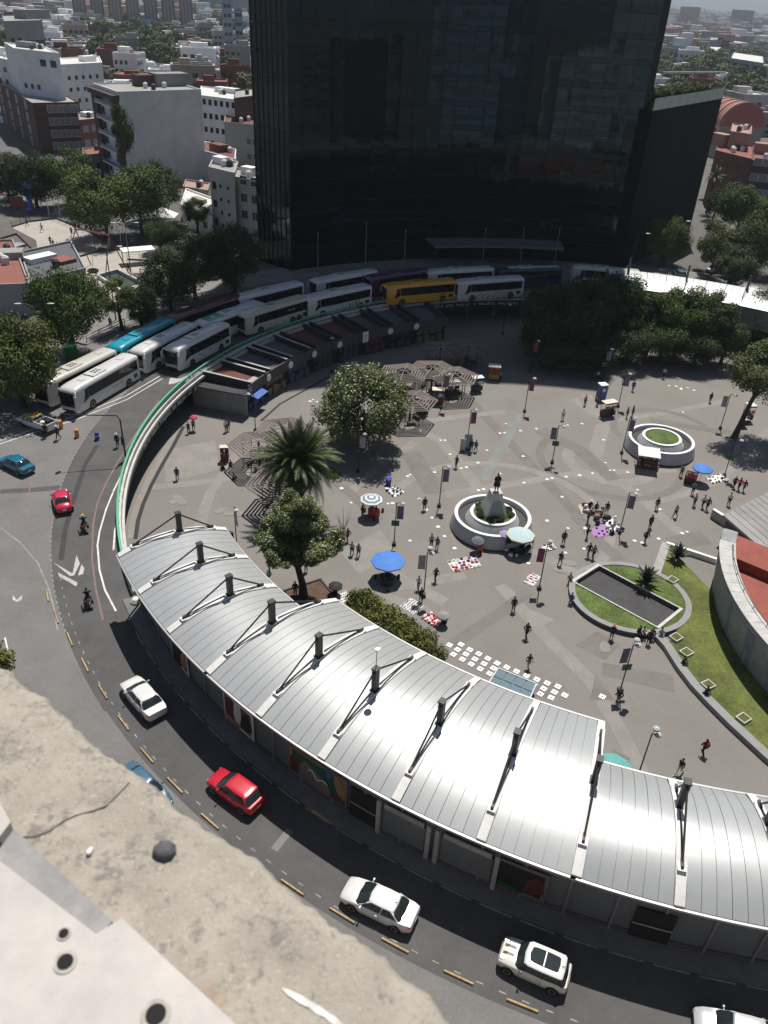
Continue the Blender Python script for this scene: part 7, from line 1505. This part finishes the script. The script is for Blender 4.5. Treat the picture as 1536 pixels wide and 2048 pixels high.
building('white stepped apartment block, tall part with few windows at the left', P3(28, 96, 30), P3(118, 106, 30), P3(8, 84, 30), 30, WHB, RFW, wins=(('front', 2, 1, 2.4, 1.8, 22.5, 3, .5, .95, 0), ('front', 3, 5, 1.2, 1.3, 3, 3.2, .05, .5, 0)), boxes=((-2, 3, 7, 3, 1.6, GRW),), tanks=4)
building('white apartment wing with rows of small square windows', P3(118, 118, 27), P3(206, 142, 23), P3(118, 105, 27), 25.5, WHB, RFW, wins=(('front', 5, 5, 1.0, 1.1, 4, 3.3, .08, .92, 0),), boxes=((2, 1, 5, 3, 1.6, WHB),), tanks=2)
building('white block with terraces at the far left edge', P3(-30, 110, 25), P3(30, 122, 25), P3(-40, 98, 25), 25, WHW, RFW, wins=(('front', 4, 5, 2.0, 1.5, 3, 3.6, .05, .95, 0),), boxes=((0, 2, 5, 4, 2.5, WHB),), tanks=2)
building('long grey concrete block at the top left with dark openings', P3(8, 42, 33), P3(84, 40, 33), P3(4, 30, 33), 33, GRW, RFG, wins=(('front', 4, 3, 2.6, 3.4, 10, 5, .45, .98, 0), ('front', 2, 2, 2, 1.6, 16, 6, .05, .4, 0)), boxes=((4, 2, 16, 6, 3.4, GRW),))
building('white block with small windows behind the blank wall, by the tower', P3(398, 186, 21), P3(476, 203, 20), P3(402, 168, 21), 20.5, WHB, RFW, wins=(('front', 6, 4, 1.1, 1.5, 3, 3.8, .05, .95, 0),), boxes=((2, 4, 8, 3, 1.4, WHW),), tanks=3)
building('dark red brick block touching the tower edge on the left', P3(468, 196, 22), P3(515, 190, 22), P3(470, 180, 22), 22, BRD, RFG, wins=(('front', 2, 4, 1.4, 1.5, 4, 4, .1, .9, 0),), tanks=1)
building('grey plaster block with brown stripe beside the tower edge', P3(448, 243, 16), P3(518, 250, 16), P3(452, 228, 16), 16, GRW, BRW, wins=(('front', 2, 2, 1.2, 1.4, 3, 4, .6, .95, 0),), tanks=3)
building('low white building with flat white roof below the blank wall', P3(362, 408, 9), P3(424, 432, 9), P3(372, 376, 9), 9, WHB, RFW, wins=(('front', 3, 1, 1.5, 1.2, 2.2, 3, .1, .9, 0),), boxes=((0, 1, 4, 1.5, .8, TNW),))
building('low terracotta roofed house between blank wall and pink block', P3(366, 372, 8), P3(415, 380, 8), P3(372, 358, 8), 8, TNW, PNK, tanks=2)
building('low brick house with white roof panels in front of the tower edge', P3(405, 300, 12), P3(470, 318, 12), P3(410, 282, 12), 12, WHW, BRW, boxes=((0, 0, 5, 3, 1.8, BRW),), tanks=3)
building('reddish roofed small house behind the big trees on the left', P3(165, 310, 10), P3(205, 305, 10), P3(165, 296, 10), 10, OLD, RFR, wins=(('front', 2, 1, 1.2, 1.2, 2.5, 3, .1, .9, 0),), tanks=1)
building('brick apartment strip with white balconies between two left blocks', P3(158, 240, 16), P3(196, 236, 16), P3(156, 225, 16), 16, BRW, RFG, wins=(('front', 2, 3, 2.0, 1.8, 2, 3.6, .05, .95, 1),), boxes=((0, 0, 3, 3, 1.2, WHB),), tanks=1)
building('old plaster house with patched red and white roofs at the left edge', P3(-40, 570, 9.5), P3(58, 566, 9.5), P3(-60, 480, 9.5), 9.5, OLD, RFR, wins=(('front', 1, 1, 1.2, 1.8, 2.6, 3, .8, .98, 0),), boxes=((1, 3, 4, 3, 1.2, RFG), (-2, 0, 3, 4, .6, RFR)), tanks=3)
building('old plaster house wing with small dark window beside the round tree', P3(60, 560, 9.0), P3(172, 545, 8.0), P3(40, 500, 9), 8.8, OLD, SLT, wins=(('front', 1, 1, 1.0, 1.8, 2.2, 3, .05, .3, 0),), boxes=((-2, 0, 5, 2.4, .9, WHB), (2, 0, 3, 3, .6, RFR)), tanks=1)
building('brick walled shed at the corner of the sand court', P3(30, 520, 8), P3(75, 505, 8), P3(-10, 478, 8), 8, BRW, SLT, boxes=((0, 0, 3, 2, .5, RFG),))
# right hand side
building('dark brick block with white window bands at the right edge', P3(1432, 300, 18), P3(1505, 318, 18), P3(1440, 276, 18), 18, BRW, RFR, wins=(('front', 2, 3, 1.4, 1.6, 3, 4, .2, .8, 0),), boxes=((-3, 4, 5, 3, 3.2, PNK),), tanks=5)
building('brick apartment block cut by the right edge with pale window frames', P3(1505, 320, 18), P3(1600, 330, 18), P3(1512, 292, 18), 18, BRD, RFR, wins=(('front', 5, 4, 1.9, 1.7, 2.5, 3.6, .04, .96, 1),), boxes=((-2, 3, 6, 3, 2.6, PNK),), tanks=2, frames=True)
building('pinkish rooftop house above the brick block', P3(1462, 262, 22), P3(1502, 268, 22), P3(1466, 246, 22), 22, PNK, PNK, wins=(('front', 1, 1, .8, 1.6, 14, 3, .7, .95, 0),), tanks=4)
building('low tan house in the gap between office wing and brick block', P3(1412, 262, 12), P3(1446, 272, 12), P3(1416, 246, 12), 12, TNW, RFG, tanks=5)
building('white modern house with dark window bands at the far right', P3(1462, 116, 20), P3(1528, 126, 20), P3(1468, 104, 20), 20, BLW, RFW, wins=(('front', 3, 3, 8, 2.2, 3, 4.6, .04, .96, 0),))
building('dark red box house with white edge among the far right trees', P3(1410, 100, 16), P3(1446, 102, 16), P3(1410, 92, 16), 16, BRD, RFW)
building('pale grey far block above the white modern house', P3(1420, 84, 18), P3(1442, 86, 18), P3(1420, 78, 18), 20, BLW, RFG)
# red barrel vault
bv = thing('barrel_roof_hall', 'hall with a ribbed red barrel roof behind the office wing', 'hall', tuple(G(1475, 262, 14).to_2d())+(4.4,)); bx = Vector(bv.location)
a_, b_ = G(1440, 252, 14)-bx, G(1528, 255, 14)-bx; wd = (b_-a_).to_2d().length; dx = (b_-a_).to_2d().normalized(); dy = Vector((-dx.y, dx.x)); a2 = a_.to_2d()
MB().prism([tuple(a2), tuple(a2+dx*wd), tuple(a2+dx*wd+dy*30), tuple(a2+dy*30)], 0, 9.6).build('wall', TNW, bv)
def arch(y0, y1, rad, mt, name):
    rings = []
    for y in (y0, y1):
        rings.append([(*(a2+dx*(wd/2+rad*math.cos(q))+dy*y), 9.5+rad*.92*math.sin(q)) for q in [math.pi*i/16 for i in range(17)]])
    m = MB(); m.loft(rings); m.build(name, mt, bv, smooth=True)
arch(0, 30, wd/2, mt_('vault_red', (.36, .11, .09)), 'vault')
for i in range(7): arch(.4+i*4.6, 1.3+i*4.6, wd/2+.35, TNW, 'vault_rib')
# wing roof garden
for i in range(9):
    p = wp[0].lerp(wp[1], .06+.1*i)+Vector((-2.6, 2.2)); t = thing('planter_shrub', 'shrub of the rooftop garden on the dark office wing', 'shrub', (p.x, p.y, 33.55), 0, 'rooftop garden shrubs'); c = link('crown', CR['shrub'], t, (0, 0, 1.6), i, mat=LF['mid' if i % 2 else 'olive']); c.scale = (2.0, 2.0, 1.9); m = MB(); m.tube([(0, 0, 0), (0, 0, 1.4)], .1, 5); m.build('stem', BARK, t)
# far complex of brick slabs and pale towers
D2 = lambda u, dist: Vector((G(u, 60, 4.4).to_2d().normalized()*dist))
for i in range(7):
    a, b = D2(152+i*35, 930), D2(152+i*35+26, 930); nb = a*1.03
    building('far red brick slab with glass strips, %s from the left of seven' % ORD[i], a, b, nb, 46+6*math.sin(i*1.7), mt_('far_brick', (.20, .09, .07)), RFG, wins=(('front', 3, 1, 2.2, 34, 20, 3, .1, .9, 1),))
building('far pale blue office slab behind the brick row, beside the tower', D2(400, 1500), D2(506, 1500), D2(400, 1560), 86, BLW, RFG, wins=(('front', 18, 1, 2.0, 70, 40, 3, .02, .98, 1),))
building('narrow pale blue tower with dark windows in the far left city', D2(446, 640), D2(466, 640), D2(446, 655), 40, BLW, RFG, wins=(('front', 2, 6, 2, 2, 4, 5.4, .1, .9, 0),))
building('second pale blue tower right of the narrow one in the far left city', D2(470, 660), D2(486, 660), D2(470, 675), 34, BLW, RFG, wins=(('front', 2, 5, 2, 2, 4, 5.4, .1, .9, 0),))
building('far hazy block with stepped top near the horizon, left one', D2(1352, 2400), D2(1392, 2400), D2(1352, 2480), 46, PNK, RFG)
building('far hazy dark block near the horizon, right one', D2(1455, 3000), D2(1500, 3000), D2(1455, 3100), 44, SLT, RFG)
# far houses
HM = []
WALLS = [WHB, WHW, TNW, PKW_, GRW, WHW, OLD, BLW, PKW_, BRW]; ROOFS = [RFG, RFW, RFG, RFG, RFG, RFW, RFG, RFG, RFW, RFR]
for k in range(10):
    r = random.Random(100+k); m = MB(); m.m = 0; m.box((0, 0, .5), (1, 1, 1)); m.m = 1; m.box((0, 0, 1.005), (.94, .94, .02))
    m.m = 0
    for s in ((-.48, 0, .05, 1), (.48, 0, .05, 1), (0, -.48, .9, .05), (0, .48, .9, .05)): m.box((s[0], s[1], 1.03), (s[2], s[3], .08))
    m.box((r.uniform(-.25, .25), r.uniform(-.2, .25), 1.12), (r.uniform(.2, .5), r.uniform(.2, .4), .24)); m.m = 1; m.box((r.uniform(-.3, .3), r.uniform(-.3, .3), 1.08), (.12, .12, .14))
    m.m = 2
    for i in range(r.randint(3, 5)):
        for j in range(3): m.box((-.38+.76*i/3.6, -.5, .2+.28*j), (.12, .02, .13)); m.box((.5, -.38+.76*i/3.6, .2+.28*j), (.02, .12, .13)); m.box((-.5, -.38+.76*i/3.6, .2+.28*j), (.02, .12, .13))
    HM.append(m.mesh('house', [WALLS[k], ROOFS[k], WINM]))
cands = []
for (u0, u1, va, vb) in ((-60, 508, 12, 215), (1296, 1620, 20, 268)):
    v = vb
    while v > va:
        base = G(u0, v, 4.4); d = base.to_2d().length; step_px = 1592*13.5*(1+d/2500)/d; u = u0+rnd.uniform(0, step_px)
        while u < u1:
            cands.append((u+rnd.uniform(-.2, .2)*step_px, v, d)); u += step_px*rnd.uniform(.9, 1.7)
        hz = -60 if u0 < 0 else 8
        v -= max(1.0, (v-hz)*(13*(1+d/2200)/d)*rnd.uniform(.95, 1.5))
named = [Vector(o.location[:2]) for o in SC.objects if o.parent is None and o.get('category') in ('building', 'hall', 'tower')]
# big trees patches in the far city (pixel windows)
def in_green(u, v): return (205 < u < 345 and 82 < v < 152) or (160 < u < 420 and 30 < v < 52) or (1310 < u < 1520 and 95 < v < 262) or (420 < u < 470 and 60 < v < 92)
cands.sort(key=lambda c: c[2]); nh = nt = 0; far = MB(); far_n = 0
FT = {}
for kk in ('far', 'far2'):
    m = CR[kk].copy(); b_ = bmesh.new(); b_.from_mesh(m); n0 = len(b_.faces); bmesh.ops.create_cone(b_, cap_ends=True, segments=6, radius1=.09, radius2=.05, depth=1.3, matrix=Matrix.Translation((0, 0, -.75)))
    b_.faces.ensure_lookup_table()
    for f in b_.faces[n0:]: f.material_index = 1
    b_.to_mesh(m); b_.free(); m.materials.append(BARK); FT[kk] = m
TCOL = [LF['far'], LF['mid'], LF['olive']]
for u, v, d in cands:
    p = G(u, v, 4.4); q = p.to_2d()
    if any((q-n).length < 15 for n in named): continue
    if (in_green(u, v) and rnd.random() < .93) or rnd.random() < .16:
        if nt < 260:
            for _ in range(2 if in_green(u, v) else 1):
                s = rnd.uniform(4.0, 6.6)*(1+d/4000); o = link('tree', FT[rnd.choice(('far', 'far2'))], None, (p.x+rnd.uniform(-7, 7), p.y+rnd.uniform(-7, 7), 4.4+s*1.3), rnd.random()*6); o.scale = (s, s, s*.95); o.material_slots[0].link = 'OBJECT'; o.material_slots[0].material = rnd.choice(TCOL)
                tag(o, 'hazy leafy tree among the roofs of the far city', 'tree', 'trees among the far roofs'); nt += 1
        continue
    k = rnd.randrange(10); w, dp, h = rnd.uniform(8, 17)*(1+d/3500), rnd.uniform(8, 15)*(1+d/3500), rnd.choice((4.5, 6, 6, 8, 9, 12))*(1+d/4500); rz = rnd.choice((.22, .22, .25, -.1))+rnd.gauss(0, .04)
    if nh < 298:
        o = link('house', HM[k], None, (p.x, p.y, 4.4), rz); o.scale = (w, dp, h); tag(o, 'small flat roofed house in the hazy low city far behind the black tower', 'house', 'houses of the far city'); nh += 1
    else: far.m = k % 4; far.box((p.x, p.y, 4.4+h/2), (w, dp, h), rz); far_n += 1
if far.v: tag(far.build('distant_houses', [WHW, GRW, TNW, PNK]), kind='stuff')
# ground cover of tree tops filling the far plain beyond the houses
# hills on the horizon
def hill(x0, x1, dist, hmax, seed, name='hills'):
    r = random.Random(seed); n = 60; m = MB(); rows = []
    for j, (dd, f) in enumerate(((0, 0), (500, .55), (1100, 1.0), (2600, .6))):
        row = []
        for i in range(n+1):
            u = x0+(x1-x0)*i/n; dv = Vector((math.tan(u), 1)).normalized()*(dist+dd); hh = hmax*f*(.55+.45*math.sin(i*.13+seed))*(.8+.2*math.sin(i*.6+seed*2))*(.9+.1*math.sin(i*1.9))
            row.append((dv.x, dv.y, 4.3+hh))
        rows.append(row)
    m.loft(rows, cap=False, closed=False); return struct(m.build(name, M('hill_green', (.06, .07, .05), .95), smooth='all'))
hill(-.9, .9, 9500, 260, 1.7); hill(-.9, .9, 13500, 520, 4.1)

# ------------------------------------------------------------------ viewpoint building, and unseen blocks added to give the tower glass reflections
e0, e1 = G(0, 1325, 49.2).to_2d(), G(930, 2048, 49.2).to_2d(); ed = (e1-e0).normalized(); en = Vector((-ed.y, ed.x))   # en points to the plaza
if en.y < 0: en = -en
own = thing('viewpoint_building', 'concrete building with rough roof ledge from which the plaza is seen', 'building', (e0.x, e0.y, 4.4)); o0 = -Vector(own.location)
mid = e0+ed*.4
f0, f1 = mid-ed*22-en*.10, mid+ed*20-en*.10
MB().prism([tuple(f0), tuple(f1), tuple(f1-en*16), tuple(f0-en*16)], 4.4, 48.6).build('wall', PKW_, own, o0)
ang = math.atan2(ed.y, ed.x)
for j in range(11):
    for i in range(12):
        p = f0+(f1-f0)*((i+.5)/12)+en*.02; o = link('window', WINB, own, (p.x+o0.x, p.y+o0.y, 2.8+3.9*j), ang, WINM); o.scale = (2.2, 1, 1.7)
for lab, x, y, w, d, h, wl, rw in (('pale block on the near side of the ring, mirrored in the tower', 52, -8, 26, 22, 34, WHB, 6), ('tall grey block on the near right side, mirrored in the tower', 92, 12, 26, 26, 62, mt_('mirror_blue', (.45, .56, .66)), 12), ('brick block on the near left side, mirrored in the tower', -48, 6, 24, 26, 30, TNW, 6), ('white tower far on the near side, mirrored in the tower', 30, -90, 40, 24, 78, WHB, 14), ('pink block on the near right corner, mirrored in the tower', 118, 62, 22, 26, 36, PNK, 7), ('white low block on the near right corner, mirrored in the tower', 128, 110, 26, 24, 24, WHW, 5)):
    a, b, c_ = Vector((x+w/2, y+d/2)), Vector((x-w/2, y+d/2)), Vector((x+w/2, y-d/2))
    building(lab, a, b, c_, h, wl, RFG, wins=(('front', 7, rw, 2.2, 2.0, 3, (h-8)/rw, .04, .96, 0),))
# ledge
def ledge_mat(name, base, dark, sc, thr=.56):
    m = bpy.data.materials.new(name); m.use_nodes = True; nt = m.node_tree; b = nt.nodes['Principled BSDF']; b.inputs['Roughness'].default_value = .9
    g = nt.nodes.new('ShaderNodeNewGeometry'); L = nt.links.new
    def noise(s, d=6, r=.6): n = nt.nodes.new('ShaderNodeTexNoise'); n.inputs['Scale'].default_value = s; n.inputs['Detail'].default_value = d; n.inputs['Roughness'].default_value = r; L(g.outputs['Position'], n.inputs['Vector']); return n.outputs['Fac']
    def ramp(x, a, c): r = nt.nodes.new('ShaderNodeMapRange'); r.inputs['From Min'].default_value = a; r.inputs['From Max'].default_value = c; L(x, r.inputs['Value']); return r.outputs['Result']
    def mix(f, A, B):
        x = nt.nodes.new('ShaderNodeMix'); x.data_type = 'RGBA'; L(f, x.inputs['Factor'])
        for i, k in ((A, 'A'), (B, 'B')):
            if isinstance(i, tuple): x.inputs[k].default_value = (*i, 1)
            else: L(i, x.inputs[k])
        return x.outputs['Result']
    c = mix(ramp(noise(sc*.35), .38, .64), base, tuple(v*.80 for v in base)); mm = nt.nodes.new('ShaderNodeMath'); mm.operation = 'ADD'; L(noise(sc*1.7, 8, .72), mm.inputs[0]); m2 = nt.nodes.new('ShaderNodeMath'); m2.operation = 'MULTIPLY_ADD'; L(noise(sc*.33, 2), m2.inputs[0]); m2.inputs[1].default_value = .55; m2.inputs[2].default_value = -.275; L(m2.outputs[0], mm.inputs[1])
    c = mix(ramp(mm.outputs[0], thr-.02, thr+.10), c, dark); c = mix(ramp(noise(sc*3.1, 6, .7), .60, .70), c, tuple(v*.8 for v in dark)); c = mix(ramp(noise(sc*4.3, 3), .60, .72), c, tuple(min(1, v*1.25) for v in base)); c = mix(ramp(noise(sc*.22, 3), .64, .80), c, (.36, .28, .20)); c = mix(ramp(noise(sc*12, 3), .50, .75), c, tuple(v*.75 for v in base))
    L(c, b.inputs['Base Color']); bp = nt.nodes.new('ShaderNodeBump'); bp.inputs['Strength'].default_value = .5; bp.inputs['Distance'].default_value = .004; L(noise(sc*4), bp.inputs['Height']); L(bp.outputs['Normal'], b.inputs['Normal']); return m
LEDG = ledge_mat('ledge_concrete', (.40, .36, .30), (.21, .192, .17), 46, .55)
lg = thing('roof_ledge', 'rough weathered concrete ledge crossing the lower left corner', 'ledge', (e0.x, e0.y, 49.0)); g0 = -Vector(lg.location)
from mathutils import noise as mnoise
def ledge_z(s, t): return 49.2+.0035*mnoise.noise(Vector((s*20, t*11, 0)))+.002*mnoise.noise(Vector((s*60, t*33, 5)))+.001*mnoise.noise(Vector((s*150, t*90, 5)))
def on_ledge(u, v, up=0.0):
    p = G(u, v, 49.2); d = p.to_2d()-e0; z = ledge_z(d.dot(ed), -d.dot(en)/.55); q = G(u, v, z); q.z += up; return q
m = MB(); nx, ny = 340, 60; rows = []
for i in range(nx+1):
    s = -.25+1.5*i/nx; row = []
    jag = .016*mnoise.noise(Vector((s*7, 3.1, 0)))+.007*mnoise.noise(Vector((s*26, 1, 0)))+.003*mnoise.noise(Vector((s*80, 2, 0)))
    for j in range(ny+1):
        t = j/ny; p = e0+ed*s-en*(t*.55)+en*jag*max(0, 1-t*4)**2; row.append((p.x, p.y, ledge_z(s, t)-(.010 if j == 0 else 0)))
    p = e0+ed*s+en*(jag-.004+.004*mnoise.noise(Vector((s*30, 9, 0)))); rows.append([(p.x, p.y, 48.62), (p.x+en.x*.004, p.y+en.y*.004, 49.10)]+row)
m.loft(rows, cap=False, closed=False); m.build('coping', LEDG, lg, g0, smooth='all')
for a, b in ((-22, -.26), (1.26, 20)): 
    p, q = mid*0+e0+ed*a, e0+ed*b; MB().prism([tuple(p-en*.005), tuple(q-en*.005), tuple(q-en*.6), tuple(p-en*.6)], 48.62, 49.195).build('coping', LEDG, lg, g0)
def flat(name, px, z0, z1, mt): m = MB(); m.prism([tuple(G(u, v, z1).to_2d()) for u, v in px], z0, z1); return m.build(name, mt, lg, g0, smooth=False)
CAPW = M('cap_white', (.46, .43, .395), .55, noise=(7, .14), noise2=(45, .08)); CAPG = M('cap_grey', (.26, .25, .245), .6, noise=(14, .25), noise2=(70, .15))
flat('grey_strip', [(-200, 1480), (0, 1630), (22, 1652), (225, 1842), (190, 1880), (0, 1742), (-200, 1600)], 49.19, 49.222, CAPG)
flat('white_cap', [(-200, 1590), (0, 1722), (192, 1868), (243, 1836), (480, 2056), (640, 2210), (-200, 2250)], 49.19, 49.24, CAPW)
flat('white_chip', [(-60, 1560), (0, 1605), (21, 1644), (0, 1672), (-60, 1640)], 49.19, 49.236, CAPW)
HOL = M('hole_black', (.01, .01, .01), .9); RUST = M('hole_stain', (.42, .385, .345), .8, noise=(90, .3))
for u, v, rr in ((131, 1925, .0072), (312, 2030, .0088), (128, 1868, .0045)):
    p = G(u, v, 49.24); mm = MB(); mm.lathe([(.0005, 0), (rr*1.5, 0), (rr*1.5, .0012)], 20); mm.build('stain_ring', RUST, lg, p+g0); mm = MB(); mm.lathe([(.0003, .0013), (rr, .0013), (rr, .0022)], 18); mm.build('bolt_hole', HOL, lg, p+g0)
pb_ = on_ledge(331, 1706, .001); mm = MB(); mm.blob((0, 0, .003), (.0135, .012, .009), 9, 6); mm.v = [(x*(1+.25*mnoise.noise(Vector((x*90, y*90, z*90)))), y*(1+.25*mnoise.noise(Vector((y*90, x*90, 3)))), z) for x, y, z in mm.v]; o = mm.build('pebble', M('pebble_grey', (.10, .10, .105), .85, noise=(120, .3)), None, pb_, smooth=True); tag(o, 'small dark grey pebble lying on the rough ledge', 'pebble')
SPL = M('paint_splash', (.60, .60, .58), .7, noise=(60, .3))
mm = MB(); up_ = [(563, 1977), (576, 1979), (590, 1986), (606, 1993), (622, 2004), (640, 2013), (656, 2026), (672, 2035), (690, 2052), (705, 2062)]; dn_ = [(565, 1980), (574, 1991), (586, 1998), (600, 2009), (617, 2016), (633, 2029), (650, 2036), (664, 2049), (682, 2058), (696, 2072)]
for i in range(9): mm.poly([on_ledge(*up_[i], .0012), on_ledge(*dn_[i], .0012), on_ledge(*dn_[i+1], .0012), on_ledge(*up_[i+1], .0012)])
mm.build('paint_splash', SPL, lg, g0); flat('paint_splash', [(172, 1702), (181, 1693), (187, 1695), (182, 1705), (175, 1708)], 49.19, 49.2045, SPL)
cr_ = [(34, 1676), (70, 1674), (98, 1664), (124, 1645), (150, 1632), (188, 1622), (214, 1612), (232, 1594), (250, 1576), (262, 1562)]
mm = MB(); pts = [on_ledge(u, v, .0006) for u, v in [(a[0]+(b[0]-a[0])*k/4, a[1]+(b[1]-a[1])*k/4) for a, b in zip(cr_[:-1], cr_[1:]) for k in range(4)]]
for i in range(len(pts)-1):
    a, b = pts[i], pts[i+1]; n_ = Vector((-(b-a).y, (b-a).x, 0)).normalized()*.0011; mm.poly([a-n_, a+n_, b+n_*.8, b-n_*.8])
mm.build('crack', M('crack_dark', (.07, .06, .05), .95), lg, g0)
# haze
hz_ = MB(); hz_.box((0, 5000, 334), (52000, 52000, 670)); hm_ = bpy.data.materials.new('haze_air'); hm_.use_nodes = True; nt = hm_.node_tree
nt.nodes.remove(nt.nodes['Principled BSDF']); pv = nt.nodes.new('ShaderNodeVolumePrincipled'); pv.inputs['Color'].default_value = (.76, .88, 1.0, 1); pv.inputs['Density'].default_value = .00012; pv.inputs['Anisotropy'].default_value = .3
nt.links.new(pv.outputs[0], nt.nodes['Material Output'].inputs['Volume']); ho = hz_.build('haze', hm_); ho['kind'] = 'stuff'
